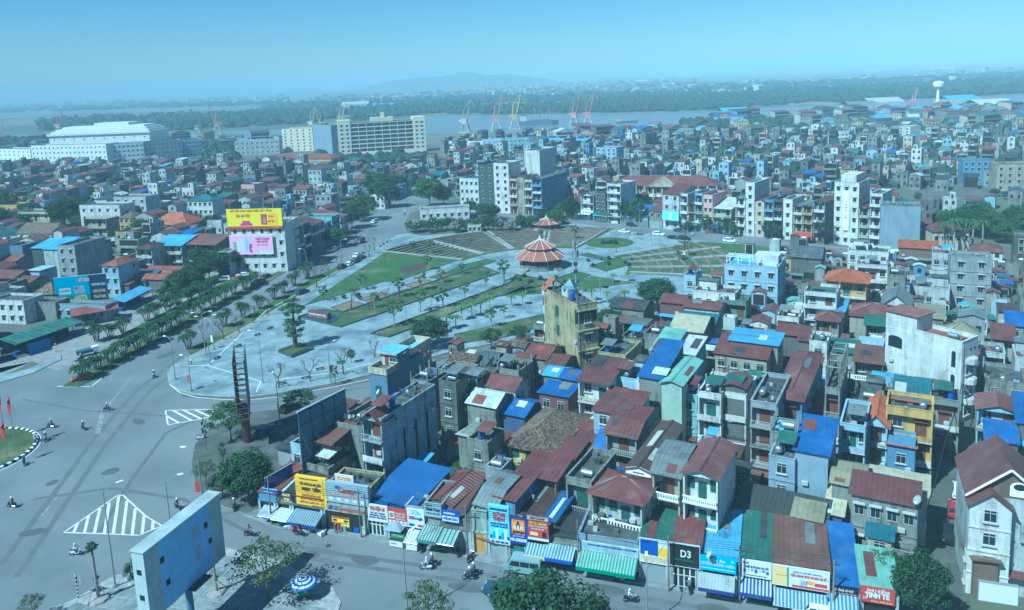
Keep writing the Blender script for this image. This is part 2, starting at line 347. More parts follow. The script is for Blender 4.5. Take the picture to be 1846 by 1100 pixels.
bed([(1045,459),(1060,456),(1100,466),(1148,460),(1200,443),(1150,472),(1092,488),(1063,479),(1095,470)],'m_grass',.4)
struct('sand_court',[(738,438),(843,423),(848,432),(800,441),(745,443)],.17,'m_sand')
bed([(722,441),(736,436),(840,424),(850,432),(800,447),(740,448)],'m_grass',.24,.14)
struct('lawn',[(1220,434),(1330,440),(1400,450),(1440,470),(1330,480),(1290,470),(1262,460)],.24,'m_grass',.1,'m_kerb')
struct('lawn',[(1013,416),(1030,411),(1055,413),(1058,420),(1040,424),(1015,422)],.24,'m_grass',.1,'m_kerb')
struct('soil_patch',[(1240,446),(1275,444),(1290,452),(1265,458)],.245,'m_darksoil')
struct('footpath',[(1262,460),(1300,480),(1305,520),(1250,545),(1255,500)],.17,'m_pave')
# medians and pavements on the left
struct('median',[(112,697),(135,680),(330,575),(500,490),(545,465),(552,468),(480,510),(330,592),(190,673),(140,697)],.2,'m_drygrass',0,'m_kerb')
struct('median',[(215,605),(330,545),(405,508),(470,478),(478,483),(410,520),(330,560),(222,612)],.2,'m_grass',0,'m_kerb')
struct('pavement',[(-200,695),(0,678),(50,665),(110,640),(110,648),(60,672),(0,690),(-200,712)],.17,'m_pave',0,'m_kerb')
struct('parking_yard',[(-200,740),(-60,668),(60,640),(210,560),(330,500),(440,468),(500,470),(520,480),(430,522),(330,565),(200,640),(100,668),(60,652),(0,680),(-200,700)],.026,'m_walk')
# roundabout island with black and white kerb stones
c=G(-60,822,.1);rad=(G(49,822,.1)-c).length
ring=[(c+Vector((math.cos(t*math.pi/24),math.sin(t*math.pi/24),0))*(rad-.9)) for t in range(48)]
mb=MB();mb.prism([q[:2] for q in ring],0,.25);mb.obj('roundabout_island','m_drygrass',None,'structure')
ri=thing('roundabout_kerb','black and white painted kerb stones round the grass roundabout','kerb',(c.x,c.y,0))
N=96
for i in range(N):
    a=2*math.pi*i/N;b=2*math.pi*(i+.92)/N
    MB().prism([(r*math.cos(t),r*math.sin(t)) for r,t in((rad-.95,a),(rad-.45,a),(rad-.45,b),(rad-.95,b))],0,.4).obj('kerb_stone','black' if i%2 else 'white',ri)
ring=[G(0,0,0)]
mb=MB()
for i in range(N):
    a,b=2*math.pi*i/N,2*math.pi*(i+1)/N
    mb.add([(c.x+r*math.cos(t),c.y+r*math.sin(t),.03) for r,t in((rad-.25,a),(rad,a),(rad,b),(rad-.25,b))],[(0,1,2,3)])
mb.obj('road_marking','m_paint',None,'structure')
# pavement with slabs at the bottom left, yard behind the corner trees, shop pavement
struct('pavement_base',[(-300,1240),(60,1108),(130,1082),(200,1040),(300,1010),(400,985),(500,1010),(600,1060),(615,1085),(600,1130),(500,1260)],.12,'m_kerb',0,'m_kerb')
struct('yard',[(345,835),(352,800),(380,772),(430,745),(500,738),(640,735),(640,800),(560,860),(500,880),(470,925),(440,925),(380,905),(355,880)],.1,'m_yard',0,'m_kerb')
struct('shop_pavement',[(440,928),(478,912),(560,930),(640,942),(1044,1005),(1262,1045),(1394,1068),(1700,1112),(1700,1135),(1394,1094),(1262,1069),(1151,1052),(1044,1032),(960,1030),(870,1012),(800,990),(700,978),(600,962),(500,950)],.14,'m_walk2',0,'m_kerb')
o=thing('paving_slabs','grid of large grey paving slabs on the corner pavement below the blue hoarding','paving',(0,0,0))
o['kind']='structure'
u=Vector((math.cos(R_(-17)),math.sin(R_(-17)),0));v=Vector((-u.y,u.x,0));p0=G(330,1050,.12)
PB=[G(*q,.12)[:2] for q in [(-300,1240),(60,1112),(130,1088),(205,1046),(300,1016),(400,992),(495,1016),(590,1064),(605,1085),(590,1130),(500,1260)]]
for i in range(-14,14):
    for j in range(-9,9):
        a=p0+u*i*2.1+v*j*2.1
        q=[a,a+u*1.93,a+(u+v)*1.93,a+v*1.93]
        if all(inpoly(k.x,k.y,PB) for k in q):
            MB().prism([k[:2] for k in q],.11,.14+rnd.random()*.012).obj('slab','m_walk2',o)

# worn wheel tracks, repair patches and oil stains on the asphalt
mottled('m_track',(.095,.10,.103),(.15,.155,.16),.5,.85,.3,.8);mottled('m_patch',(.075,.08,.08),(.10,.105,.105),1,.85)
mb=MB()
for pts,wd in (([(640,420),(560,480),(470,545),(360,620),(250,700),(170,790),(90,900),(0,1020)],.9),([(652,422),(574,484),(486,548),(380,624),(270,705),(195,795),(120,905),(30,1040)],.9),([(480,975),(620,1000),(800,1025),(1000,1055),(1200,1085),(1400,1120)],.8),([(470,990),(610,1015),(790,1042),(990,1072),(1190,1102)],.8),([(660,698),(520,722),(400,735),(300,780),(240,860),(180,960)],.7),([(60,900),(200,880),(330,900),(450,960)],.7),([(40,720),(150,740),(300,750)],.6)):
    zt=globals().get('zt',.0225)+.0012;q=line_strip(pts,wd,zt);mb.add(q.v,q.f)
mb.obj('wheel_track','m_track',None,'structure')
rp=random.Random(8)
for x,y,a,b,rot in ((660,1010,2.2,1.1,-17),(840,1060,3,.8,-17),(300,640,3,1,60),(200,850,1.6,1.2,20),(95,870,1.2,.8,70),(560,1000,1.4,.9,-17),(1090,1062,2.6,1.0,-17),(420,700,3.5,.7,25),(620,440,4,1.2,78),(250,760,2,1,-40),(1290,1100,2.2,1,-17),(60,960,2,1,10),(350,960,1.8,.9,30)):
    c=G(x,y);u=Vector((math.cos(R_(rot)),math.sin(R_(rot)),0));v=Vector((-u.y,u.x,0))
    pts=[c+u*(a*math.cos(t*.785+.4)*rp.uniform(.8,1.1))+v*(b*math.sin(t*.785+.4)*rp.uniform(.8,1.1)) for t in range(8)]
    zt+=.0012;MB().add([(q.x,q.y,zt) for q in pts],[tuple(range(8))]).obj('road_patch','m_patch',None,'structure')
plain('a_grey2',(.42,.43,.42),.6)
# ---------------- shared small meshes: windows, doors, railings ----------------
def win_frame(fr,mull=1,sill=True):  # unit 1 x 1, in the x-z plane, facing -y
    mb=MB();t=.045
    mb.box(-.5,.5,-.10,.02,.5-t,.5);mb.box(-.5,.5,-.10,.02,-.5,-.5+t);mb.box(-.5,-.5+t,-.10,.02,-.5+t,.5-t);mb.box(.5-t,.5,-.10,.02,-.5+t,.5-t)
    for i in range(mull):
        x=-.5+(i+1)/(mull+1);mb.box(x-.02,x+.02,-.09,.02,-.5+t,.5-t)
    mb.box(-.5+t,.5-t,-.09,.02,.22,.26)
    if sill:mb.box(-.6,.6,-.28,.02,-.58,-.501)
    return mb.mesh('window',[fr])
def win_hood(fr,mull=1):
    mb=MB();t=.06
    mb.box(-.5,.5,-.08,.02,.5-t,.5);mb.box(-.5,.5,-.08,.02,-.5,-.5+t);mb.box(-.5,-.5+t,-.08,.02,-.5+t,.5-t);mb.box(.5-t,.5,-.08,.02,-.5+t,.5-t);mb.box(-.02,.02,-.07,.02,-.5+t,.5-t)
    mb.box(-.62,.62,-.55,.02,.56,.64)
    return mb.mesh('window',[fr])
WM={'w':win_frame('frame'),'h':win_hood('frame'),'g':win_frame('shutter',3,False),'d':win_hood('doorwood'),'s':win_hood('steel')}
def panem(k):
    mb=MB();mb.box(-.45,.45,-.045,.01,-.45,.45);return mb.mesh('pane',[k])
PN={'glass':panem('glass'),'shutter':panem('shutter'),'doorwood':panem('doorwood'),'void':panem('void')}
PK={'w':'glass','h':'glass','g':'shutter','d':'doorwood','s':'glass'}
# single-piece window for houses farther off
def farwin(fr):
    mb=MB();mb.box(-.5,.5,-.05,.02,-.5,.5,0);mb.box(-.40,.40,-.07,-.04,-.42,.42,1);mb.box(-.6,.6,-.35,.02,.55,.63,0);return mb.mesh('window',[fr,'glass'])
FWM={k:farwin(k) for k in ('frame','w_conc','doorwood')}
def uvmesh():pass
def railm(mat,n=14,top=.95):
    mb=MB();mb.box(-.5,.5,-.04,.04,top-.06,top);mb.box(-.5,.5,-.03,.03,.05,.09)
    for i in range(n+1):
        x=-.5+i/n;mb.box(x-.006,x+.006,-.02,.02,.09,top-.06)
    return mb.mesh('railing',[mat])
def balm(mat,n=16):
    mb=MB();mb.box(-.5,.5,-.09,.09,.78,.92);mb.box(-.5,.5,-.09,.09,0,.1)
    for i in range(n):
        x=-.5+(i+.5)/n;mb.box(x-.014,x+.014,-.05,.05,.1,.78)
    return mb.mesh('balustrade',[mat])
RL={k:railm(k) for k in('rail','darksteel')};BL={k:balm(k) for k in('white','w_cream')}
def place(data,name,parent,x,y,z,rz=0,s=(1,1,1)):
    o=bpy.data.objects.new(name,data);COL.objects.link(o);o.parent=parent;o.location=(x,y,z);o.rotation_euler[2]=rz;o.scale=s;return o
def window(par,face,u,z,w,h,W,D,kind='w',near=True,y0=0):
    """face f/r/l/b of a W x D house (x from -W/2, y from 0); u is the place along the face"""
    if face=='f':x,y,r=u,y0,0
    elif face=='r':x,y,r=W/2,u,math.pi/2
    elif face=='l':x,y,r=-W/2,u,-math.pi/2
    else:x,y,r=u,D,math.pi
    if near:
        o=place(WM[kind],'window',par,x,y,z,r,(w,1,h));place(PN[PK[kind]],'pane',o,0,0,0)
    else:o=place(FWM['doorwood' if kind=='d' else 'frame' if kind!='s' else 'w_conc'],'window',par,x,y,z,r,(w,1,h))
    return o
# ---------------- roofs ----------------
def ribs(mb,a,b,c,d,step,h=.035,w=.06,mi=0):
    """ribs running from edge ab to edge dc of a sheet"""
    a,b,c,d=map(Vector,(a,b,c,d));n=(b-a).cross(d-a).normalized()
    if n.z<0:n=-n
    k=max(1,int((b-a).length/step));e=(b-a).normalized()*w/2
    for i in range(k+1):
        t=i/k;p=a.lerp(b,t);q=d.lerp(c,t)
        if (p-q).length<.2:continue
        mb.add([p-e,p+e,p+n*h,q-e,q+e,q+n*h],[(0,2,5,3),(1,4,5,2),(0,1,2),(3,5,4)],mi)
def tiles(par,a,b,c,d,mat,tw=.32,th=.36):
    """overlapping roof tiles between eave ab and ridge dc"""
    a,b,c,d=map(Vector,(a,b,c,d));n=(b-a).cross(d-a).normalized()
    if n.z<0:n=-n
    L=((d-a).length+(c-b).length)/2;rows=max(2,int(L/th));mb=MB();rr=random.Random(int(a.x*100+L*10))
    hgt=(d-a).dot(((d-a)-(b-a).normalized()*((d-a).dot((b-a).normalized()))).normalized())
    for i in range(rows):
        p0,p1=a.lerp(d,i/rows),b.lerp(c,i/rows);q0,q1=a.lerp(d,min(1,(i+1.15)/rows)),b.lerp(c,min(1,(i+1.15)/rows))
        k=max(1,int((p1-p0).length/tw))
        for j in range(k):
            u,v=j/k,(j+.93)/k
            A,B,C,D=p0.lerp(p1,u),p0.lerp(p1,v),q0.lerp(q1,v),q0.lerp(q1,u);up=n*(.075+rr.random()*.03);lo=n*.01
            M_=(A+B)/2+up*1.5;N_=(C+D)/2+lo*2
            mb.add([A+up*.4,M_,B+up*.4,C+lo,N_,D+lo,A,B],[(0,1,4,5),(1,2,3,4),(0,6,7,2,1)])
    return mb.obj('tiles',mat,par,'stuff')
def sheet(mb,a,b,c,d,t=.07,rs=.9,mi=0):
    mb.slab([a,b,c,d],t,mi)
    if rs:ribs(mb,a,b,c,d,rs,mi=mi)
def roof(par,kind,col,W,D,H,near,oh=.35,pitch=None,rs=None):
    rs=rs if rs is not None else (.6 if near else 0);x0,x1,y0,y1=-W/2-oh,W/2+oh,-oh*1.2,D+oh;tile=col.startswith('t_')
    mb=MB();f=MB();fl=[]
    if tile:rs=0
    def sh(a,b,c,d):
        sheet(mb,a,b,c,d,rs=rs);fl.append((a,b,c,d))
    if kind=='gab':
        p=pitch or .32;h=W/2*p;e=H-.0
        sh((x0,y1,e-oh*p),(x0,y0,e-oh*p),(0,y0,e+h),(0,y1,e+h));sh((x1,y0,e-oh*p),(x1,y1,e-oh*p),(0,y1,e+h),(0,y0,e+h))
        f.add([(-W/2,0,e),(W/2,0,e),(0,0,e+h-.08)],[(0,1,2)]);f.add([(-W/2,D,e),(W/2,D,e),(0,D,e+h-.08)],[(0,2,1)])
        mb.box(-.15,.15,y0,y1,e+h-.02,e+h+.07)
    elif kind=='gabx':
        p=pitch or .32;h=D/2*p;e=H
        sh((x0,y0,e-oh*p),(x1,y0,e-oh*p),(x1,D/2,e+h),(x0,D/2,e+h));sh((x1,y1,e-oh*p),(x0,y1,e-oh*p),(x0,D/2,e+h),(x1,D/2,e+h))
        f.add([(W/2,0,e),(W/2,D,e),(W/2,D/2,e+h-.08)],[(0,1,2)]);f.add([(-W/2,0,e),(-W/2,D,e),(-W/2,D/2,e+h-.08)],[(0,2,1)])
        mb.box(x0,x1,D/2-.15,D/2+.15,e+h-.02,e+h+.07)
    elif kind=='hip':
        p=pitch or .42;m=min(W,D)/2;h=(m+oh)*p;e=H
        if W>=D:r0,r1=(x0+m+oh,D/2,e+h),(x1-m-oh,D/2,e+h)
        else:r0,r1=(0,y0+m+oh,e+h),(0,y1-m-oh,e+h)
        A,B,C,E=(x0,y0,e),(x1,y0,e),(x1,y1,e),(x0,y1,e)
        if W>=D:Q=[(A,B,r1,r0),(B,C,r1,r1),(C,E,r0,r1),(E,A,r0,r0)]
        else:Q=[(A,B,r0,r0),(B,C,r1,r0),(C,E,r1,r1),(E,A,r0,r1)]
        for a,b,c,d in Q:
            if c==d:mb.slab([a,b,c],.07);
            else:mb.slab([a,b,c,d],.07)
            if rs:ribs(mb,a,b,c,d,rs)
            fl.append((a,b,c,d))
        for a,b in ((A,Q[0][3]),(B,Q[0][2]),(C,Q[2][3] if W>=D else r1),(E,r0 if W>=D else r1)):mb.tube(Vector(a)+Vector((0,0,.04)),Vector(b)+Vector((0,0,.04)),.13,.13,5)
        mb.tube(Vector(r0),Vector(r1),.13,.13,5) if (Vector(r0)-Vector(r1)).length>.1 else None
    elif kind in('shed','shedb'):
        p=(pitch or .2)*(1 if kind=='shedb' else -1);h=D*p;e=H;lo,hi=(e,e+h) if p>0 else (e,e+h)
        sh((x0,y0,lo-oh*p*1.2+.04),(x1,y0,lo-oh*p*1.2+.04),(x1,y1,hi+oh*p+.04),(x0,y1,hi+oh*p+.04))
        if p>0:
            f.add([(W/2,0,e),(W/2,D,e),(W/2,D,e+h)],[(0,1,2)]);f.add([(-W/2,0,e),(-W/2,D,e),(-W/2,D,e+h)],[(0,2,1)]);f.add([(-W/2,D,e),(W/2,D,e),(W/2,D,e+h),(-W/2,D,e+h)],[(0,3,2,1)])
    elif kind=='vault':
        h=W*(pitch or .18);pts=[]
        n=8
        pts=[(x0+(x1-x0)*i/n,H+h*math.sin(math.pi*i/n)) for i in range(n+1)]
        for (a,z),(b,z2) in zip(pts,pts[1:]):mb.slab([(a,y0,z),(b,y0,z2),(b,y1,z2),(a,y1,z)],.06)
        f.add([(x*W/(W+2*oh),0,z-.05) for x,z in pts],[tuple(range(n+1))])
        if rs:
            for i in range(1,int(D/1.1)):mb.box(x0,x0+.05,i*1.1,i*1.1+.05,H,H+.05)
    elif kind=='mansard':  # bent barrel: two slopes along the depth
        h=D*.12
        ys=[(y0,H-.2),(D*.28,H+h),(D*.72,H+h*1.15),(y1,H)]
        for (a,z),(b,z2) in zip(ys,ys[1:]):sh((x0,a,z),(x1,a,z),(x1,b,z2),(x0,b,z2))
        for s in (-1,1):f.add([(s*W/2,a if a>0 else 0,z-.05) for a,z in ys],[(0,1,2,3) if s<0 else (3,2,1,0)])
    return mb,f,fl
def flatroof(par,W,D,H,mat,pw,ph=.7,fc='f_conc',near=True):
    t=.18
    pm=MB();pm.box(-W/2,W/2,0,t,H,H+ph);pm.box(-W/2,W/2,D-t,D,H,H+ph);pm.box(-W/2,-W/2+t,t,D-t,H,H+ph);pm.box(W/2-t,W/2,t,D-t,H,H+ph)
    pm.box(-W/2-.06,W/2+.06,-.06,t+.05,H+ph,H+ph+.07);pm.box(-W/2-.06,W/2+.06,D-t-.05,D+.06,H+ph,H+ph+.07);pm.box(-W/2-.06,-W/2+t+.05,t+.05,D-t-.05,H+ph,H+ph+.07);pm.box(W/2-t-.05,W/2+.06,t+.05,D-t-.05,H+ph,H+ph+.07)
    pm.obj('parapet',pw,par)
    MB().box(-W/2+t,W/2-t,t,D-t,H,H+.05).obj('roof',fc,par)
OCC=[]
def extras(root,W,D,H,rk,rc,wl,rr,fls,y0):
    if fls and not rc.startswith('t_') and rc not in('tarp',):
        for q in fls[:2]:
            if rr.random()<.55:
                a,b,c,d=[Vector(v) for v in q]
                if (c-d).length<.5:continue
                u0=rr.uniform(.05,.6);u1=u0+rr.uniform(.15,.35);v0=rr.uniform(0,.6);v1=min(1,v0+rr.uniform(.25,.6))
                def L(u,v):return a.lerp(b,u).lerp(d.lerp(c,u),v)+Vector((0,0,.07))
                MB().slab([L(u0,v0),L(u1,v0),L(u1,v1),L(u0,v1)],.03).obj('roof_patch',rr.choice(['r_rust','r_grey','r_white','r_maroon','r_dark','r_red']),root)
    if rk=='flat' and W>2.5 and D>2.5:
        m=MB()
        for i in range(rr.randint(4,11)):
            x=rr.uniform(-W/2+.5,W/2-.6);y=rr.uniform(.5,D-.8);s=rr.uniform(.12,.42);m.box(x-s,x+s,y-s*rr.uniform(.4,1),y+s*rr.uniform(.4,1),H+.05,H+.05+rr.uniform(.1,.7),rr.randint(0,4))
        if rr.random()<.6:
            x=rr.uniform(-W/2+.3,0);y=rr.uniform(.8,D-.8);e=min(W/2-.3,x+2.2);m.bar((x,y,H),(x,y,H+1.8),.03,3);m.bar((e,y,H),(e,y,H+1.8),.03,3);m.bar((x,y,H+1.75),(e,y,H+1.75),.015,3);k=x+.2
            while k<e-.4:w_=rr.uniform(.25,.5);m.box(k,k+w_,y-.02,y+.02,H+1.75-rr.uniform(.4,.9),H+1.74,rr.randint(0,4));k+=w_+rr.uniform(.05,.3)
        m.obj('roof_clutter',['w_pale','w_dark','r_rust','darksteel','s_blue' if 's_blue' in MATS else 'w_navy'],root,'stuff')
        if rr.random()<.45:
            z=H;x0=rr.uniform(-W/2+.2,0);m=MB();sheet(m,(x0,.4,z+2.1),(min(W/2-.1,x0+2.6),.4,z+2.1),(min(W/2-.1,x0+2.6),min(D-.3,3.4),z+2.5),(x0,min(D-.3,3.4),z+2.5),rs=.8);cn=m.obj('terrace_canopy',rr.choice(['r_maroon','r_rust','r_grey','r_sky','r_white','r_green']),root);m=MB()
            for x in(x0+.1,min(W/2-.2,x0+2.5)):
                for y in(.5,min(D-.4,3.3)):m.bar((x,y,z),(x,y,z+2.3),.04)
            m.obj('canopy_post','darksteel',root)
    if H>5.5 and D>4:
        st=H/max(1,round(H/3.5));n=max(1,round(H/3.5))
        for k in range(1,n):
            if rr.random()<.7:MB().box(W/2,W/2+.05,.1,D-.1,k*st-.1,k*st+.03).obj('floor_band','w_dark' if rr.random()<.5 else wl,root)
        for k in range(n):
            for y in (D*.25,D*.55,D*.82):
                if rr.random()<.28:
                    if rr.random()<.5:o=place(WM['s'],'window',root,W/2,y,(k+.55)*st,math.pi/2,(.8,1,.9));place(PN['glass'],'pane',o,0,0,0)
                    else:MB().box(W/2-.02,W/2+.03,y-.3,y+.3,(k+.62)*st,(k+.62)*st+.3).obj('vent','void',root)
        if rr.random()<.45 and not root.name.startswith('shop'):
            z=st*rr.choice([.8,1.0])-.1;m=MB();sheet(m,(-W/2,-1.1,z-.35),(W/2,-1.1,z-.35),(W/2,0,z+.05),(-W/2,0,z+.05),rs=.5);m.obj('door_canopy',rr.choice(['r_maroon','r_rust','r_grey','r_sky','r_green','r_white']),root)
        if rr.random()<.4:
            m=MB();x=rr.uniform(-W/2+.4,W/2-.4);y=rr.uniform(.5,D-.5);m.tube((x,y,H),(x,y,H+2.6),.022,.015,4)
            for q in(2.1,2.5):m.bar((x-.4,y,H+q),(x+.4,y,H+q),.012)
            m.obj('aerial','darksteel',root)
        if rk=='flat' and rr.random()<.4:
            for x in(-W/2+.15,W/2-.15):
                for y in(.15,D*.5,D-.15):MB().box(x-.13,x+.13,y-.13,y+.13,H+.6,H+.6+rr.uniform(.6,1.6)).obj('column_stub','w_conc',root)
    if H>5:
        for i in range(rr.randint(0,2)):
            z=rr.uniform(2.8,H-1.2);y=rr.uniform(.6,D-1);MB().box(W/2,W/2+.35,y,y+.8,z,z+.6).obj('air_conditioner','a_grey2' ,root)
        if rr.random()<.6:MB().tube((W/2+.06,.3,0),(W/2+.06,.3,H),.05,.05,5).obj('drain_pipe','w_pale',root)
        if rr.random()<.5:x=rr.uniform(-W/2+.5,W/2-1);MB().box(x,x+.8,y0-.38,y0-.03,H*.55,H*.55+.55).obj('air_conditioner','a_grey2',root)
CW={'w_white':'white','w_pale':'pale','w_cream':'cream','w_beige':'beige','w_conc':'stained concrete','w_dark':'blackened concrete','w_grey':'grey','w_blue':'blue','w_sky':'light blue','w_cyan':'turquoise','w_yellow':'yellow','w_ochre':'mustard','w_pink':'pink','w_green':'dark green','w_mint':'mint','w_navy':'navy','w_maroon':'maroon','w_brown':'brown','w_bluegrey':'blue grey','w_slate':'slate blue','w_olive':'dark olive'}
CRF={'r_maroon':'maroon','r_red':'red','r_brown':'dark brown','r_blue':'bright blue','r_sky':'sky blue','r_mint':'mint','r_green':'green','r_teal':'teal','r_grey':'grey','r_white':'whitish','r_rust':'rusty','r_cream':'cream','r_khaki':'khaki','r_dark':'blackish','t_orange':'orange tiled','t_old':'old brown tiled','t_slate':'slate tiled'}
KR={'gab':'gabled','gabx':'gabled','hip':'hipped','shed':'lean-to','shedb':'sloping','vault':'curved','flat':'flat','mansard':'bent'}
NUMW=['','one','two','three','four','five','six','seven','eight','nine','ten']
def house(x1,y1,x2,h,d,wl='w_conc',rk='flat',rc='f_conc',fr='w',sd='',fl=None,label=None,ang=-29,x3=None,nb=None,y2=None,where='',sw=None,wk='w',near=True,name='house',cat='house',ph=.7,oh=.35,pitch=None,ret=False,hw=None,pwall=None,rs=None):
    """front eave starts at the picture point (x1,y1) at height h and runs to picture column x2"""
    p=G(x1,y1,h)
    if y2 is not None:
        q=G(x2,y2,h);ang=math.degrees(math.atan2(q.y-p.y,q.x-p.x));W=(q-p).length
    else:W=span(p,ang,x2)
    W=abs(W)
    if x3 is not None:
        q=p+Vector((math.cos(R_(ang)),math.sin(R_(ang)),0))*W;d=abs(span(q,ang+90,x3))
    u=Vector((math.cos(R_(ang)),math.sin(R_(ang)),0));c=p+u*W/2
    fl=fl or max(1,round(h/3.5))
    return hw_build(Vector((c.x,c.y,0)),ang,W,d,h,wl,rk,rc,fr,sd,fl,label,where,wk,near,name,cat,ph,oh,pitch,nb,sw,rs)
def hw_build(c,ang,W,D,H,wl,rk='flat',rc='f_conc',fr='w',sd='',fl=None,label=None,where='',wk='w',near=True,name='house',cat='house',ph=.7,oh=.35,pitch=None,nb=None,sw=None,rs=None):
    fl=fl or max(1,round(H/3.5))
    if label is None:
        rcs='flat grey roof' if rk=='flat' and rc in('f_conc','f_dark') else ('flat red roof' if rc=='f_red' else 'flat blue roof' if rc=='f_sky' else f"{CRF.get(rc,'')} {KR[rk]} roof")
        label=f"{NUMW[fl]}-storey {CW[wl]} house with {rcs}"
        if 'b' in fr:label+=' and balconies'
        label+=(' '+where if where else '')
    root=thing(name,label,cat,(c.x,c.y,0),R_(ang))
    cc=c+Vector((-math.sin(R_(ang)),math.cos(R_(ang)),0))*D/2;OCC.append((cc.x,cc.y,R_(ang),W/2,D/2))
    st=H/fl
    rec=1.1 if 'b' in fr and D>3 else 0
    wm=MB();wm.box(-W/2,W/2,rec,D,0,H);rr=random.Random(int(c.x*37+c.y*11)&0xffff)
    if rec:
        wm.box(-W/2,-W/2+.22,0,rec,0,H);wm.box(W/2-.22,W/2,0,rec,0,H);wm.box(-W/2+.22,W/2-.22,0,rec,H-.3,H)
        for k in range(1,fl):
            MB().box(-W/2-.03,W/2+.03,-.45,rec,k*st-.18,k*st).obj('balcony','w_white' if wl in('w_blue','w_sky','w_yellow') else wl,root)
            if near or W>3:
                kind=rr.choice(['r','b','p']) if 'B' not in fr else 'b'
                if kind=='r':place(RL['darksteel' if rr.random()<.5 else 'rail'],'railing',root,0,-.38,k*st,0,(W-.1,1,1))
                elif kind=='b':place(BL['white' if rr.random()<.6 else 'w_cream'],'balustrade',root,0,-.38,k*st,0,(W-.1,1,.95))
                else:MB().box(-W/2,W/2,-.45,-.33,k*st,k*st+.8).obj('balcony_wall','w_white' if rr.random()<.5 else wl,root)
        y0=rec
    else:y0=0
    wn=nb or max(1,int(W/2.4))
    for k in range(fl):
        zz=(k+.5)*st
        if 'n' in fr:break
        if k==0 and ('S' in fr):
            MB().box(-W/2+.3,W/2-.3,y0-.05,y0+.05,.05,min(2.9,st-.4)).obj('shutter',rr.choice(['shutter_grey','r_teal','r_grey','void']),root);continue
        for i in range(wn):
            u=-W/2+W*(i+.5)/wn
            if rec and i==wn//2:window(root,'f',u,k*st+1.2,min(1.5,W/wn*.7),2.3,W,D,'g' if wk=='g' else rr.choice('dgd'),near,y0)
            else:window(root,'f',u,zz+.15,min(1.3,W/wn*.62),1.5,W,D,wk,near,y0)
    for s in sd:
        if s in 'rlR':
            n=sw or max(1,int(D/3.2))
            for k in range(fl):
                for i in range(n):
                    if rr.random()<(.55 if s!='R' else 1):
                        window(root,'r' if s!='l' else 'l',D*(i+.5)/n,(k+.5)*st+.2,1.0,1.2,W,D,wk if wk!='g' else 'h',near)
    if rk=='flat':
        wo=wm.obj('wall',wl,root);flatroof(root,W,D,H,None,wl,ph,rc,near)
        if near and W>4 and D>6 and rr.random()<.6:
            s=rr.choice([-1,1]);x0=s*W/4;MB().box(x0-W/4+.3,x0+W/4-.3,D*.55,D*.55+min(3,D*.35),H,H+2.3).obj('stair_room',wl,root)
            MB().box(x0-W/4+.05,x0+W/4-.05,D*.55-.3,D*.55+min(3,D*.35)+.2,H+2.3,H+2.42).obj('stair_roof',rr.choice(['f_dark','r_maroon','r_grey','f_conc']),root)
    else:
        mb,f,fls=roof(root,rk,rc,W,D,H,near,oh,pitch,rs)
        wm.v,off=wm.v+[tuple(q) for q in f.v],len(wm.v);wm.f+=[tuple(i+off for i in q) for q in f.f];wm.m+=f.m
        wm.obj('wall',wl,root);r=mb.obj('roof',rc,root)
        if rc.startswith('t_') and near:
            for q in fls:
                if Vector(q[0])!=Vector(q[1]):tiles(r,*q,rc)
    if near:extras(root,W,D,H,rk,rc,wl,rr,fls if rk!='flat' else None,y0)
    # cornice bands between storeys on near houses
    if near and not rec and fl>1 and 'n' not in fr:
        for k in range(1,fl):MB().box(-W/2-.05,W/2+.05,-.12,-.0,k*st-.12,k*st+.05).obj('ledge',wl,root)
    root['WDH']=(W,D,H);return root
def awning(P0,ang,W,z,out,mats,drop=.7,label='',n=None,valance=None):
    """striped sloping awning hung on a facade; each stripe is a strip of its own"""
    r=thing('awning',label,'awning',(P0.x,P0.y,0),R_(ang));n=n or max(6,int(W/.19));mb=MB();w=W/n
    for i in range(n):
        x=-W/2+i*w;mi=i%len(mats);h=.03 if i%2 else 0
        mb.slab([(x,-out,z-drop+h),(x+w,-out,z-drop+h),(x+w,0,z+h),(x,0,z+h)],.04,mi)
    mb.obj('canopy',mats,r)
    if valance:MB().box(-W/2,W/2,-out-.03,-out,z-drop-.45,z-drop).obj('valance',valance,r)
    f=MB()
    for x in(-W/2+.05,W/2-.05):f.bar((x,-.02,z-drop-.2),(x,-out,z-drop-.06),.03)
    f.bar((-W/2,-out+.02,z-drop-.07),(W/2,-out+.02,z-drop-.07),.03);f.obj('bracket','steel',r)
    return r
FONTM={}
def text(par,s,x,z,size,mat,y=-.07,W=None,bold=.0,align='CENTER',shear=0,vert=False):
    cu=bpy.data.curves.new('lettering','FONT');cu.body='\n'.join(s) if vert else s;cu.size=size;cu.align_x=align;cu.align_y='CENTER';cu.offset=bold;cu.extrude=.012;cu.resolution_u=2;cu.shear=shear
    t=bpy.data.objects.new('lettering',cu);me=bpy.data.meshes.new_from_object(t);bpy.data.objects.remove(t);bpy.data.curves.remove(cu)
    me.materials.clear();me.materials.append(MATS[mat]);o=link('lettering',me,par,None,(x,y,z));o.rotation_euler=(math.pi/2,0,0)
    if W and len(me.vertices):
        xs=[v.co.x for v in me.vertices];w0=max(xs)-min(xs);k=min(2.2,W/max(w0,.01));o.scale[0]=k
        c=(max(xs)+min(xs))/2*k;o.location[0]=x-c
    return o
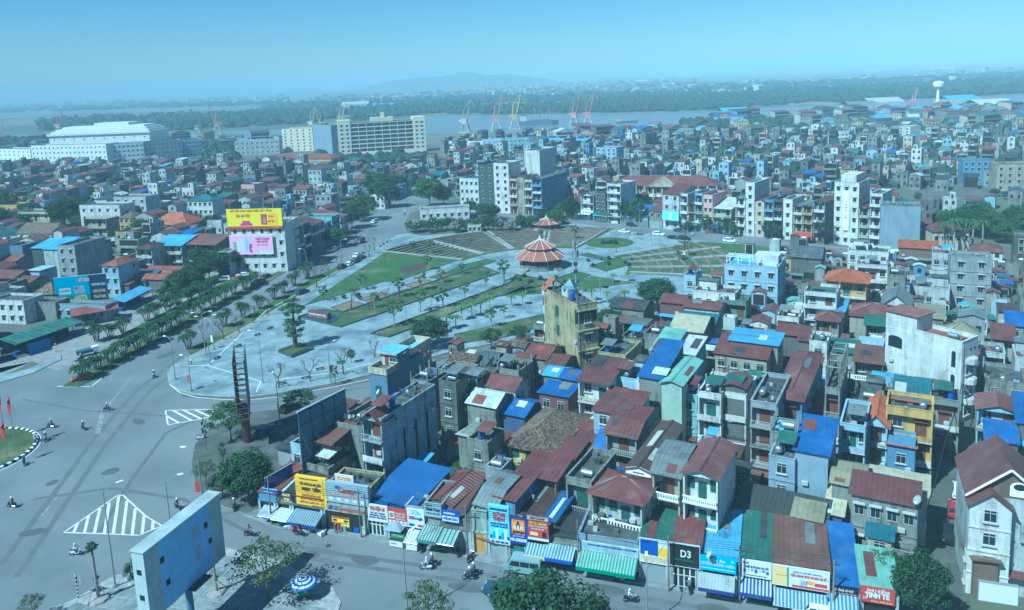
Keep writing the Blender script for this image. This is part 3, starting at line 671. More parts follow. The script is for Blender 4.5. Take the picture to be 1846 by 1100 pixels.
def sign(xa,ya,xb,yb,p0,ang,bg,label,lines=(),blocks=(),frame='white',t=.18,back=0,name='shop_sign',cat='shop sign'):
    """upright board on the plane through p0: picture corners top-left and bottom-right"""
    a=Vp(xa,ya,p0,ang);u=Vector((math.cos(R_(ang)),math.sin(R_(ang)),0))
    W=span(a,ang,xb);b=a+u*W
    # bottom under the right end
    q=Vp(xb,yb,p0,ang);Hh=b.z-q.z
    c=(a+b)/2;r=thing(name,label,cat,(c.x,c.y,q.z),R_(ang))
    MB().box(-W/2,W/2,-.04,t,0,Hh).obj('board',bg,r)
    if frame:
        f=MB();k=.06
        f.box(-W/2-k,W/2+k,-.07,t,Hh,Hh+k);f.box(-W/2-k,W/2+k,-.07,t,-k,0);f.box(-W/2-k,-W/2,-.07,t,0,Hh);f.box(W/2,W/2+k,-.07,t,0,Hh);f.obj('frame',frame,r)
    for bx in blocks:  # (x0,x1,z0,z1,mat) in fractions
        MB().box(-W/2+bx[0]*W,-W/2+bx[1]*W,-.055,-.03,bx[2]*Hh,bx[3]*Hh).obj('panel',bx[4],r)
    for l in lines:  # (text, xfrac, zfrac, height frac, width frac, mat)
        text(r,l[0],-W/2+l[1]*W,l[2]*Hh,l[3]*Hh*1.25,l[5],-.075,l[4]*W,.012*l[3]*Hh if len(l)<7 else l[6]*Hh)
    return r
# ---------------- houses of the block behind the shop row ----------------
metal('tarp',(.045,.135,.38),.10,.5);plain('cy_tarp',(.10,.50,.80),.5)
def hs(*a,**k):return house(*a,**k)
h=hs
WB='behind the shop row'
h(669,893,745,4.8,9,'w_navy','shedb','tarp','n',where='over a market shop',rs=0,pitch=.12,label='open shop under a bright blue tarpaulin roof behind the white phone accessory sign')
h(772,898,815,5,8,'w_conc','gab','r_maroon','n',where=WB)
h(857,905,893,6.6,9,'w_pale','mansard','r_grey','n',where='above the garage with the orange door')
h(893,893,928,7.2,12,'w_blue','shedb','r_maroon','n',where='behind the penguin paint sign',pitch=.06)
h(937,925,972,5,9,'w_brown','shedb','r_brown','n',where=WB,pitch=.1)
h(972,931,1000,5,9,'w_brown','shedb','r_blue','n',where=WB,pitch=.1)
h(968,858,1002,7.5,6,'w_dark','shedb','r_maroon','b',where=WB,pitch=.15)
h(1020,868,1066,8,9,'w_conc','flat','f_dark','b',where='beside the red hipped gallery house')
rh=h(1066,886,1157,8,6,'w_pale','hip','r_maroon','bB',label='two-storey house with long red hipped roof over a gallery of shuttered doors',oh=.6,nb=4,wk='g',pitch=.38)
h(1176,848,1225,10.5,9,'w_beige','mansard','r_grey','bB',where='with arched windows',x3=1260)
h(1231,850,1294,11.5,9,'w_white','gab','r_maroon','bB',wk='g',nb=3,x3=1326,label='white three-storey house with green shutters, red gabled roof and blue side wall',sd='')
h(1131,842,1172,9,15,'w_dark','gab','r_brown','n',label='long dark brown gabled roof with a white carved pediment at its front')
h(1092,778,1147,9,9,'w_grey','mansard','r_maroon','b',where='with a pale front canopy',x3=1188)
h(1070,738,1140,9.5,8,'w_sky','shedb','r_maroon','w',where='beside a blue tarpaulin lean-to',pitch=.08)
h(1062,828,1090,4.5,5,'w_navy','shedb','tarp','n',pitch=.5,rs=0,label='steep bright blue tarpaulin lean-to at the foot of a pale blue house')
h(916,800,993,5.5,9,'w_yellow','hip','t_old','w',x3=1057,oh=.7,pitch=.5,wk='g',label='old yellow house under a big brown hipped tile roof')
h(985,838,1020,5,8,'w_dark','shedb','r_maroon','n',where='next to the yellow tiled house',pitch=.1)
h(1022,802,1062,5,8,'w_dark','shedb','r_maroon','n',where='next to the yellow tiled house',pitch=.1)
h(842,798,880,7,5,'w_conc','flat','f_conc','w',where='in front of the yellow tiled house')
h(826,782,858,7,5,'w_conc','shed','r_white','n',where='among rundown roofs',pitch=.1)
h(842,724,893,7,7,'w_conc','gabx','r_white','n',x3=924,pitch=.45,where='among rundown roofs')
h(895,741,945,5.5,8,'w_navy','gabx','r_blue','n',x3=978,where='with dark shade netting walls')
h(868,692,928,8,6,'w_white','gabx','r_maroon','n',x3=952,pitch=.5,sd='r')
h(972,706,1024,8,5,'w_maroon','shedb','r_blue','w',x3=1042,pitch=.1,where='clad in maroon sheet')
h(980,674,1012,6,5,'w_conc','gabx','r_sky','n')
h(1010,680,1040,6,5,'w_conc','gabx','r_blue','n')
h(791,692,822,10,4,'w_dark','flat','f_dark','w',sw=1,where='standing like a narrow tower')
h(826,694,860,8,8,'w_dark','flat','f_dark','n',where='below the mint roofs')
h(790,674,845,5,7,'w_mint','gabx','r_mint','n')
h(805,655,848,6,6,'w_white','gabx','t_old','n',pitch=.5)
h(850,652,888,6,6,'w_dark','gabx','t_slate','n',pitch=.5)
h(750,700,796,6,13,'w_conc','flat','f_dark','n',where='beside the blue and cream house')
h(885,668,935,7,6,'w_conc','flat','f_dark','w',where='carrying a satellite dish')
h(945,641,985,7,8,'w_conc','gabx','r_maroon','n',where='left of the mustard tower house')
h(918,652,950,6.5,6,'w_dark','gabx','r_maroon','n',where='left of the mustard tower house')
h(985,655,1015,6.5,6,'w_dark','gabx','r_maroon','n',where='at the foot of the mustard tower house')
h(1078,640,1128,7,9,'w_ochre','flat','f_dark','w',where='right of the mustard tower house')
h(1042,684,1096,11,9,'w_white','shedb','r_maroon','bB',where='with rounded balconies',pitch=.12,label='white house with stacked balustrade balconies and a maroon sheet roof')
h(1103,685,1148,10,8,'w_sky','flat','f_dark','w',where='left of the blue metal roof')
h(1152,677,1191,12,9,'w_conc','shedb','tarp','n',x3=1232,pitch=.16,label='house topped by a large bright blue metal roof above white balconies')
h(1146,692,1222,10.3,3,'w_white','flat','f_conc','bB',nb=3,label='white balcony front with slender columns below the blue and mint roofs',ph=.3)
h(1192,688,1229,12,9,'w_mint','gab','r_mint','n',x3=1264)
h(1225,713,1257,9,7,'w_cyan','flat','f_sky','w',ph=.4)
h(1258,713,1300,11,9,'w_white','flat','f_dark','b')
h(1298,712,1345,11,8,'w_white','flat','f_dark','b',where='under a brown curved canopy')
h(1301,695,1343,12.6,5,'w_dark','vault','r_maroon','n',where='on the balcony house',label='brown curved canopy over the roof terrace of a white balcony house',name='roof_canopy',cat='canopy')
h(1353,730,1400,12.5,12,'w_grey','flat','f_dark','b',where='with dark balcony bands')
h(1402,716,1446,12,9,'w_blue','hip','r_maroon','b',x3=1480,oh=.4)
h(1487,706,1514,12,12,'w_conc','flat','f_dark','b',where='with a bare concrete frame on top')
h(1418,670,1472,9,8,'w_dark','shedb','r_maroon','n',pitch=.06)
h(1289,635,1382,8,8,'w_beige','gabx','r_maroon','w',nb=4,x3=1406,pitch=.25,where='with a long stained side wall')
h(1315,612,1402,9.5,6,'w_conc','shedb','r_sky','n',pitch=.08)
h(1175,628,1211,10,9,'w_bluegrey','shedb','r_mint','n',pitch=.14)
h(1213,634,1252,9.5,8,'w_cyan','shedb','r_white','n',pitch=.10)
h(1208,592,1266,8,6,'w_conc','gabx','r_cream','n',x3=1290)
h(1225,575,1288,8,6,'w_conc','gabx','r_teal','n')
h(1123,582,1165,7,5,'w_dark','shed','r_rust','b',pitch=.12)
h(1160,607,1196,8,6,'w_conc','flat','f_dark','w')
h(1190,543,1232,6,7,'w_maroon','gabx','r_maroon','n')
h(1233,552,1296,7,6,'w_pale','gabx','r_maroon','n')
h(1296,545,1345,7,6,'w_green','flat','f_dark','b',where='with plants on its terrace')
h(1100,552,1160,5,8,'w_conc','gabx','r_dark','n',where='near the plaza edge')
h(1120,612,1158,7,6,'w_dark','flat','f_dark','w')
# upper right of the block
h(1250,528,1325,8,7,'w_white','flat','f_conc','w',where='beside the light blue villa')
h(1233,500,1254,10,6,'w_sky','flat','f_dark','w',where='beside the light blue villa')
h(1306,480,1402,10.5,12,'w_sky','flat','f_sky','w',sd='rR',nb=4,wk='h',label='large light blue villa with a white roof terrace pergola')
h(1426,462,1480,8,9,'w_dark','gabx','t_slate','n',pitch=.5)
h(1450,530,1508,9,8,'w_white','flat','r_green','b')
h(1478,557,1522,6,8,'w_conc','shedb','r_sky','n',pitch=.06)
h(1490,505,1562,8,8,'w_yellow','hip','t_orange','b',pitch=.5,oh=.7,label='mustard villa under swooping orange tile roofs')
h(1528,455,1602,9,8,'w_white','flat','f_conc','w')
h(1545,480,1600,8,5,'w_white','flat','f_conc','b')
h(1600,500,1632,10,8,'w_conc','flat','f_dark','w')
h(1590,548,1641,6,10,'w_white','gab','t_slate','w',pitch=.8,label='white chapel-like house with steep slate tile roof')
h(1588,374,1660,16,9,'w_bluegrey','flat','f_conc','n',ang=-24,ph=.6,sd='R',label='tall windowless blue grey block near the upper street')
h(1714,466,1789,12.5,6,'w_grey','flat','f_conc','w',ang=-24,sd='R',nb=2,wk='h',label='tall plain grey house with beige balcony side')
h(1532,568,1622,6,9,'w_beige','hip','r_maroon','n')
h(1560,584,1645,7,7,'w_conc','gabx','r_green','b')
h(1470,576,1512,7.5,6,'w_conc','hip','r_maroon','b')
h(1440,612,1470,7,6,'w_dark','gabx','r_maroon','n')
h(1400,600,1460,7,7,'w_dark','gabx','r_maroon','n')
h(1400,575,1440,7,6,'w_white','flat','f_conc','b')
h(1459,620,1491,9,6,'w_white','flat','f_conc','w',sw=1)
h(1496,632,1543,7,6,'w_grey','shedb','r_green','n',pitch=.1)
h(1545,622,1592,7,6,'w_sky','shed','r_blue','n')
h(1640,520,1712,5,8,'w_pale','flat','f_conc','w')
h(1650,570,1700,6,6,'w_conc','shedb','r_khaki','n')
h(1680,460,1716,8,8,'w_pale','flat','f_red','w')
h(1620,445,1690,6,9,'w_brown','gabx','t_orange','n')
h(1540,650,1592,7,6,'w_dark','shedb','r_rust','b')
h(1573,690,1622,7,6,'w_white','gabx','r_sky','n')
h(1612,708,1674,9,6,'w_dark','shedb','r_teal','b',pitch=.12)
h(1597,742,1682,11,6,'w_yellow','flat','f_dark','b',where='beside the alley',sd='r',ph=1.0)
h(1606,718,1676,11.5,2.5,'w_dark','shed','t_orange','n',label='narrow orange tile roof strip behind the yellow alley house')
h(1514,770,1560,10,9,'w_sky','flat','f_conc','b',nb=3)
h(1558,762,1600,9.5,9,'w_sky','gab','t_orange','b',pitch=1.0,label='light blue villa with steep orange tile gable and sloping wings')
h(1600,800,1650,8,7,'w_blue','shed','t_orange','w',pitch=.35,where='beside the steep gabled villa')
h(1520,725,1590,9,8,'w_dark','flat','f_dark','n',where='crowded with water tanks')
h(1388,781,1436,10.8,5,'w_conc','flat','f_sky','w',nb=1,ph=.3,where='capped in bright cyan')
gh=h(1433,809,1493,10.8,7,'w_bluegrey','shedb','r_blue','n',x3=1508,pitch=.1,label='blue grey box house with a cobalt blue roof and a row of slit vents',rs=0)
h(1386,822,1433,9.4,5,'w_bluegrey','flat','f_conc','w',nb=1,ph=.1)
h(1500,866,1556,8,6,'w_conc','mansard','r_khaki','n')
h(1535,888,1655,8.5,5,'w_conc','shedb','r_maroon','w',nb=4,wk='h',fl=2,label='mould-stained concrete house with maroon strip roof at the alley corner',pitch=.1)
h(1566,874,1672,7,5,'w_pale','shedb','r_cream','n',pitch=.05)
h(1488,922,1518,5,5,'w_navy','shedb','r_cream','n')
h(1324,930,1484,4,6,'w_conc','shedb','r_dark','n',pitch=.25,label='long low black roof below the blue grey box house')
h(1430,928,1480,5,3,'w_conc','shedb','r_khaki','n')
# right edge beyond the alley
h(1770,640,1812,7,6,'w_pale','flat','f_red','b',where='beyond the alley')
h(1790,610,1830,8,6,'w_beige','shedb','r_maroon','b',where='beyond the alley')
h(1815,585,1880,7,6,'w_conc','shedb','r_blue','w',where='beyond the alley')
h(1775,690,1850,6,9,'w_conc','flat','f_dark','w',where='beyond the alley')
h(1762,735,1840,6,6,'w_sky','gab','r_maroon','b',where='beyond the alley')
h(1778,790,1835,4,5,'w_dark','shedb','r_blue','n',where='beyond the alley')
h(1830,650,1900,8,7,'w_pale','flat','f_conc','w',where='beyond the alley')
h(1840,540,1900,9,7,'w_conc','flat','f_dark','w',where='beyond the alley')
h(1800,560,1846,6,6,'w_beige','gabx','r_brown','n',where='beyond the alley')
h(1835,760,1900,6,8,'w_dark','shedb','r_blue','n',where='beyond the alley')

h(1676,724,1730,8.5,5,'w_conc','flat','f_dark','b',where='under the big white house')
h(1652,697,1704,9,2.6,'w_dark','shedb','r_maroon','n',where='under the big white house')
h(1560,712,1606,7.5,5,'w_pale','flat','f_dark','w',where='below the blue roofs')
h(1500,745,1540,7,6,'w_conc','shedb','r_rust','n',where='above the light blue villa')
h(1440,745,1484,6.5,7,'w_dark','shedb','r_maroon','n',where='beside the maroon hipped balcony house')

def named(sub):return [t for t in THINGS if sub in t['label']][0]
t=named('bare concrete frame on top');W,D,H=t['WDH'];m=MB()
for x in(-W/2+.15,W/2-.15):
    for i in range(5):y=.2+i*(D-.4)/4;m.bar((x,y,H),(x,y,H+4.2),.22)
    m.bar((x,.2,H+4),(x,D-.2,H+4),.2);m.bar((x,.2,H+2.6),(x,D-.2,H+4),.12)
for i in range(5):y=.2+i*(D-.4)/4;m.bar((-W/2+.15,y,H+4),(W/2-.15,y,H+4),.2)
m.obj('concrete_frame','w_conc',t)
t=named('roof terrace pergola');W,D,H=t['WDH'];m=MB()
for i in range(9):x=-W/2+.4+i*(W*.45)/8;m.box(x,x+.12,.3,4.2,H+2.7,H+2.85)
for y in(.5,2.2,4):m.box(-W/2+.2,-W/2+.6+W*.45,y,y+.14,H+2.55,H+2.7)
for x in(-W/2+.4,-W/2+.4+W*.22,-W/2+.4+W*.44):
    for y in(.5,4):m.box(x,x+.16,y,y+.16,H,H+2.6)
m.obj('pergola','white',t);MB().box(0,W/2-.6,D*.35,D*.8,H,H+2.6).obj('roof_room','w_white',t)
t=named('white carved pediment');W,D,H=t['WDH'];m=MB();m.add([(-W/2-.2,-.15,H-1.1),(W/2+.2,-.15,H-1.1),(W/2+.2,-.15,H),(0,-.15,H+W*.17),(-W/2-.2,-.15,H)],[(0,1,2,3,4)]);m.box(-W/2-.2,W/2+.2,-.14,0,H-1.15,H-1.0);m.obj('pediment','white',t);MB().box(-.8,.8,-.19,-.15,H-.55,H-.35).obj('carving','w_brown',t)
t=named('row of slit vents');W,D,H=t['WDH']
for i in range(4):MB().box(-W/2+.5+i*.95,-W/2+1.1+i*.95,-.03,.02,3.4,3.65).obj('vent','void',t)
o=place(WM['w'],'window',t,-W/2-1.2,-.03,3.7,0,(1.1,1,1.6));place(PN['shutter'],'pane',o,0,0,0)
t=named('with arched windows');W,D,H=t['WDH']
for z in(3.2,6.6):
    n=12;MB().add([(-W/4+.75*math.cos(math.pi*i/n),1.02,z+1.5+.6*math.sin(math.pi*i/n)) for i in range(n+1)]+[(-W/4-.75,1.02,z),(-W/4+.75,1.02,z)],[tuple(range(n+3))]).obj('arched_window','glass',t)
# ---------------- front shop row with its signs ----------------
for k,c in (('s_blue',(.02,.08,.38)),('s_white',(.60,.62,.62)),('s_yellow',(.80,.48,.02)),('s_black',(.012,.014,.02)),('s_gold',(.70,.52,.22)),('s_grey',(.30,.38,.44)),('s_red',(.40,.05,.04)),('s_cyan',(.06,.38,.62)),('s_sky',(.25,.60,.78)),
 ('s_navy',(.015,.045,.30)),('s_orange',(.75,.30,.06)),('s_pink',(.75,.40,.60)),('s_magenta',(.45,.04,.20)),('s_green',(.04,.25,.12)),('s_lemon',(.80,.66,.02)),('s_darkblue',(.01,.03,.10)),('a_blue',(.06,.22,.38)),('a_white',(.46,.52,.52)),('a_green',(.08,.24,.19)),('a_navy',(.02,.06,.28)),('a_grey',(.42,.46,.48)),('a_mint',(.30,.52,.44))):(metal(k,c,.22,.6) if k.startswith('a_') else plain(k,c,.55))
FB=[(300,906),(478,935),(586,951),(631,957),(694,966),(858,995),(1044,1022),(1151,1045),(1262,1063),(1394,1086),(1500,1103),(1640,1124),(1800,1148)]
def by(x):
    for a,b in zip(FB,FB[1:]):
        if a[0]<=x<=b[0]:return a[1]+(b[1]-a[1])*(x-a[0])/(b[0]-a[0])
FP=G(631,957);q=G(1394,1086);FA=math.degrees(math.atan2(q.y-FP.y,q.x-FP.x))
FN=Vector((math.sin(R_(FA)),-math.cos(R_(FA)),0))  # towards the street
SP=FP+FN*.35
def shop(xa,xb,h,d,wl,rk,rc,fr='S',lab=None,rs=None,pitch=.06,fl=1,open_=True,ph=.4):
    a=G(xa,by(xa));W=span(a,FA,xb);u=Vector((math.cos(R_(FA)),math.sin(R_(FA)),0));c=a+u*W/2
    r=hw_build(Vector((c.x,c.y,0)),FA,W-.06,d,h,wl,rk,rc,'n','',fl,lab,'',name='shop',cat='shop',ph=ph,pitch=pitch,oh=.15,rs=rs)
    if open_:  # shop opening: near-black sheet as painted interior shade, side piers, shelves and goods
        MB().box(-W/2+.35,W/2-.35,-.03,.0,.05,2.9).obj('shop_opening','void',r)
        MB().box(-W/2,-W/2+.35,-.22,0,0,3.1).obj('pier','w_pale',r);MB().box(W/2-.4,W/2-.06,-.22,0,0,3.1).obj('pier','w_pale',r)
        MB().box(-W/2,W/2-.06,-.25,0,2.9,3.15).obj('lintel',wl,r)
        if open_=='shut':
            m=MB()
            for i in range(24):m.box(-W/2+.36,W/2-.41,-.09-(i%2)*.02,-.03,.08+i*.117,.08+i*.117+.112)
            m.obj('roller_shutter','shutter_grey',r)
        elif open_=='green':
            for i in range(4):MB().box(-W/2+.4+i*(W-.85)/4,-W/2+.36+(i+1)*(W-.85)/4,-.1,-.03,.08,2.85).obj('door','a_green',r)
        elif open_=='glass':
            for i in range(4):
                x0=-W/2+.4+i*(W-.85)/4;x1=x0+(W-.85)/4-.04;o=MB();
                for b in((x0,x1,.08,.16),(x0,x1,2.75,2.83),(x0,x0+.06,.16,2.75),(x1-.06,x1,.16,2.75),(x0,x1,1.6,1.66)):o.box(b[0],b[1],-.12,-.03,b[2],b[3])
                f=o.obj('glass_door','white',r);MB().box(x0+.06,x1-.06,-.08,-.05,.16,2.75).obj('pane','glass',f)
        else:
            rr=random.Random(int(xa))
            for i in range(int(W/1.1)):
                x0=-W/2+.6+i*1.05;MB().box(x0,x0+.85,-.30,-.05,.05,.5+rr.random()*.9).obj('display_case',rr.choice(['glass','w_pale','s_blue','w_grey','s_red']),r)
    return r
shop(470,502,4.2,9,'w_blue','shedb','r_red',lab='corner phone shop with a maroon roof under the leftmost blue sign')
shop(502,530,4.0,9,'w_dark','shedb','r_dark',lab='shop behind the black and gold sign')
shop(530,586,4.4,8,'w_dark','shedb','r_brown',lab='seat cover shop behind the big yellow sign')
shop(586,662,5.6,6,'w_ochre','flat','f_dark',lab='shop under the grey kitchen appliance sign')
shop(662,700,4.6,4,'w_navy','shedb','r_blue',open_='glass',lab='phone accessory shop under the white sign')
shop(700,734,4.4,5,'w_blue','shedb','r_blue',lab='shop behind the red sign with white boxes')
shop(734,765,4.6,6,'w_pale','flat','f_dark',lab='shop behind the white sign with blue script')
shop(765,796,5.0,7,'w_grey','flat','f_dark',open_='shut',lab='shop behind the tall grey panelled front')
shop(796,830,4.4,9,'w_dark','shedb','r_rust',lab='shop under the second blue phone sign')
shop(830,853,4.0,7,'w_conc','flat','f_dark',open_='shut',lab='dark narrow shop left of the orange garage door')
g=shop(853,881,5.6,6,'w_mint','flat','f_dark',open_='shut',fl=2,lab='mint green shop house with an orange garage door')
MB().box(-1.25,1.05,-.12,-.10,.05,2.8).obj('garage_door','orange_door',g)
shop(881,917,4.4,7,'w_bluegrey','flat','f_dark',open_='shut',lab='shop behind the tall pale blue sign')
shop(917,952,4.6,7,'w_navy','flat','f_dark',open_='green',lab='paint shop with tall green doors')
shop(952,990,4.3,7,'w_dark','flat','f_dark',lab='shop with the short blue striped awning and yellow edge')
shop(990,1043,4.0,8,'w_conc','shedb','r_dark',lab='shop with the wide blue and white striped awning')
shop(1043,1152,4.2,7,'w_bluegrey','flat','f_dark',fl=1,lab='wide shop under the long green awning')
shop(1152,1207,4.8,10,'w_white','shedb','r_green',open_='shut',lab='clothes shop with a dark green roof and grey shutter',pitch=.02)
shop(1207,1262,4.8,10,'w_white','shedb','r_maroon',open_='glass',lab='hair salon with maroon roof behind the black sign',pitch=.02)
shop(1262,1330,4.2,11,'w_blue','shedb','r_sky',lab='shop with a large sky blue roof',pitch=.03)
shop(1336,1393,4.4,11,'w_navy','shedb','r_green',open_='green',lab='navy shop with a long green roof',pitch=.03)
shop(1393,1496,4.4,11,'w_dark','shedb','r_rust',lab='wide shop under the red brown roof with aerials',pitch=.03)
shop(1496,1550,3.6,11,'w_navy','shedb','tarp',lab='workshop under a bright blue tarpaulin roof',pitch=.10,rs=0)
shop(1550,1620,4.0,7,'w_pale','shedb','r_mint',lab='phone shop with the red corner sign')
def sg(xa,ya,xb,yb,bg,label,lines=(),blocks=(),frame='white',off=.0,**k):
    return sign(xa,ya,xb,yb,SP+FN*off,FA,bg,label,lines,blocks,frame,**k)
sg(472,880,500,910,'s_sky','blue and white phone sign at the left end of the shop row',[('mobifone',.42,.78,.24,.6,'s_white',.01),('NGUYỄN CƯỜNG',.5,.35,.13,.75,'s_blue',.005)],[(0,1,.55,1,'s_blue'),(.06,.94,.15,.5,'s_white')],None)
sg(501,886,531,913,'s_black','black sign with gold letters and numbers',[('ĐẠT',.5,.80,.24,.5,'s_gold',.02),('93',.5,.52,.24,.35,'s_gold',.02),('ĐA NĂNG',.5,.27,.16,.7,'s_gold',.01)],[(.06+.19*i,.2+.19*i,.03,.12,'s_white') for i in range(5)],None)
sg(531,857,586,917,'s_yellow','tall yellow seat cover sign, the largest in the row',[('CHUYÊN BỌC GHẾ DA CÁC LOẠI XE Ô TÔ',.45,.93,.04,.6,'s_black',.001),('CỬA HÀNG DA BẠT ĐỆM',.5,.76,.075,.7,'s_black',.004),('MẠN  TIẾN',.52,.59,.12,.6,'s_black',.008),('• • • • •',.5,.48,.04,.3,'s_red',0),('CHUYÊN ĐÓNG MỚI',.5,.37,.07,.62,'s_red',.002),('VÀ SỬA CHỮA CÁC LOẠI',.5,.25,.07,.74,'s_red',.002),('GHẾ SOFA, GHẾ Ô TÔ – CŨ',.5,.13,.07,.78,'s_red',.002),('ĐT: 0934 261 806',.72,.035,.04,.4,'s_black',.001)],[(.905,.915,0,1,'s_black')],None,t=.5)
sg(587,868,662,913,'s_grey','wide grey kitchen appliance sign with red letters',[('Canzy',.50,.66,.34,.4,'s_red',.012),('BẾP TỪ CAO CẤP',.46,.42,.15,.62,'s_gold',.004)],[(.06+.19*i,.15+.19*i,.08,.22,'s_white') for i in range(5)]+[(.08,.88,.29,.32,'s_red'),(.22,.33,.70,.86,'s_blue')],'s_grey',t=.5)
sg(588,908,661,930,'w_grey','grey strip sign with red letters below the appliance sign',[('BẾP TỪ\nBẾP GAS',.18,.5,.28,.26,'s_navy',.006),('THÀNH DŨNG',.64,.45,.42,.62,'s_red',.02)],[],None,off=.05)
sg(604,855,636,876,'s_white','small white sign with orange letters on the roof behind the grey sign',[('KOCHER',.5,.66,.4,.8,'s_orange',.02),('THIẾT BỊ NHÀ BẾP NHẬP KHẨU',.5,.22,.14,.85,'s_black',.003)],[],'s_white',off=-1.2)
sg(598,929,629,957,'s_lemon','yellow wall poster with blue gas cylinders',[('BẾP GAS – MÁY LỌC NƯỚC',.5,.52,.09,.8,'s_red',.002)],[(.02,.98,.85,1,'s_red')]+[(.05+.11*i,.13+.11*i,.03,.28-(i%3)*.04,'s_blue') for i in range(8)]+[(.06,.3,.62,.78,'s_darkblue'),(.7,.93,.62,.78,'s_darkblue')],None,off=-.15)
sg(662,908,698,943,'s_white','white phone accessory sign with red letters',[('PHỤ KIỆN 4.0',.5,.78,.25,.72,'s_red',.012),('CÁP – SẠC – TAI NGHE',.5,.52,.10,.7,'s_navy',.003),('DÁN ÉP KÍNH – THAY PIN',.5,.38,.10,.8,'s_navy',.003),('MUA BÁN – SỬA CHỮA ĐT',.5,.24,.10,.85,'s_navy',.003)],[],None)
sg(699,915,733,949,'s_red','red sign with five white boxes and white letters',[('TRUNG TÂM',.66,.72,.11,.5,'s_white',.004),('ĐIỆN LẠNH',.66,.55,.11,.5,'s_white',.004),('BÁCH KHOA',.66,.38,.11,.5,'s_white',.004)],[(.02+.2*i,.17+.2*i,.13,.27,'s_white') for i in range(5)]+[(.03,.34,.38,.8,'s_white'),(.08,.29,.45,.72,'a_mint'),(0,1,0,.09,'s_white')],None)
sg(733,915,764,954,'s_white','white sign with blue script and little pictures of babies',[('Sữa',.52,.80,.22,.6,'s_sky',.01),('Googla',.62,.52,.17,.6,'s_navy',.006)],[(.05,.45,.05,.25,'s_sky'),(.55,.95,.05,.25,'s_pink'),(.1,.38,.42,.6,'s_magenta'),(.08,.40,.08,.2,'s_blue'),(.62,.88,.08,.2,'s_red')],None)
sg(764,905,795,934,'s_grey','grey painted sign with dark script letters',[('Salon',.3,.84,.18,.35,'s_black',.004),('Thành Trung',.5,.55,.24,.85,'s_black',.01),('CHUYÊN: UỐN – DUỖI – NHUỘM',.5,.25,.09,.8,'s_black',.001)],[],None)
sg(795,918,828,944,'s_blue','second blue and white phone sign above the green striped awnings',[('mobifone',.45,.78,.24,.6,'s_white',.01),('HỒNG SƠN',.5,.28,.22,.78,'s_blue',.012)],[(.05,.95,.06,.50,'s_white')],None)
sg(880,909,917,983,'s_sky','tall pale blue housing agency sign with red letters',[('PHÒNG GIAO DỊCH NHÀ ĐẤT',.5,.90,.05,.85,'s_navy',.003),('CƯỜNG',.5,.77,.09,.62,'s_red',.01),('THỊNH',.5,.65,.09,.58,'s_red',.01),('MUA BÁN, KÝ GỬI NHÀ ĐẤT',.5,.53,.045,.85,'s_navy',.002),('TƯ VẤN GIẤY TỜ NHÀ ĐẤT',.5,.46,.045,.85,'s_navy',.002),('ĐT: 0979 080 506',.5,.05,.06,.85,'s_navy',.004)],[(0,1,0,.11,'s_white')]+[(.03+.14*i,.15+.14*i,.13,.22+.09*((i*7)%3),('s_blue','s_cyan','s_white')[i%3]) for i in range(7)],None,t=.3)
pj=sg(916,930,951,983,'s_navy','dark blue paint sign with a penguin on an orange square',[('JOTUN',.5,.44,.10,.62,'s_black',.012),('TRUNG TÂM PHA MÀU',.5,.29,.045,.6,'s_white',.001),('HÀ CHUNG',.5,.15,.11,.85,'s_white',.012)],[(.17,.83,.36,.90,'s_orange'),(.17,.83,.90,.94,'s_red')],None)
sg(950,929,988,977,'s_red','red clothing shop sign with yellow band above a striped awning',[('HÀNG LOẠI ĐẸP',.5,.93,.07,.7,'s_black',.004),('VẬT TƯ – KIM KHÍ',.5,.72,.10,.85,'s_lemon',.006),('SỬA CHỮA – THIẾT BỊ ĐIỆN NƯỚC',.5,.59,.05,.9,'s_white',.002),('PHỤ KIỆN NHÀ BẾP',.5,.48,.06,.6,'s_white',.002)],[(0,1,.86,1,'s_white'),(0,1,0,.10,'s_white'),(.7,.9,.14,.38,'s_black'),(.12,.5,.2,.34,'s_gold')],None)
sg(1044,974,1151,1012,'w_sky','long pale blue fascia with dark letters over the green awning',[('TRUNG TÂM GIẤY DÁN TƯỜNG  –  THIẾT BỊ VỆ SINH',.5,.62,.26,.9,'s_navy',.006)],[],'w_white') if 0 else None
a_=sign(1046,975,1150,1005,SP,FA,'w_sky','long pale blue fascia with dark letters over the green awning',[('TRUNG TÂM CHĂN GA GỐI ĐỆM – MÀNH RÈM',.55,.75,.16,.85,'s_navy',.01)],[],'w_white',t=.1)
sg(1153,970,1206,1019,'s_white','white clothes shop sign with a blue square and yellow letters',[('QUẦN TÂY – SƠ MI NAM',.5,.23,.13,.95,'s_gold',.008),('VESTON – CAO CẤP',.5,.09,.13,.8,'s_gold',.008),('VIỆT TIẾN',.2,.88,.10,.3,'s_navy',.004)],[(.02,.63,.33,.98,'s_blue'),(.64,.98,.33,.70,'s_yellow'),(.64,.98,.70,.78,'s_white')],'s_white')
sg(1206,978,1261,1026,'s_black','black hair salon sign with white swirling logo',[('D3',.55,.58,.36,.34,'s_white',.01),('BEAUTY HAIR SALON',.5,.30,.08,.6,'s_green',.001)],[],'s_white')
sg(1262,1000,1327,1036,'s_cyan','blue sign with white script and white word blocks',[('Trần An',.45,.77,.28,.5,'s_white',.006),('ĐỒ ĐIỆN DÂN DỤNG – CAMERA',.5,.48,.2,.92,'s_white',.006)],[(.04,.96,.17,.2,'s_white'),(.86,.95,.75,.92,'s_sky')],None)
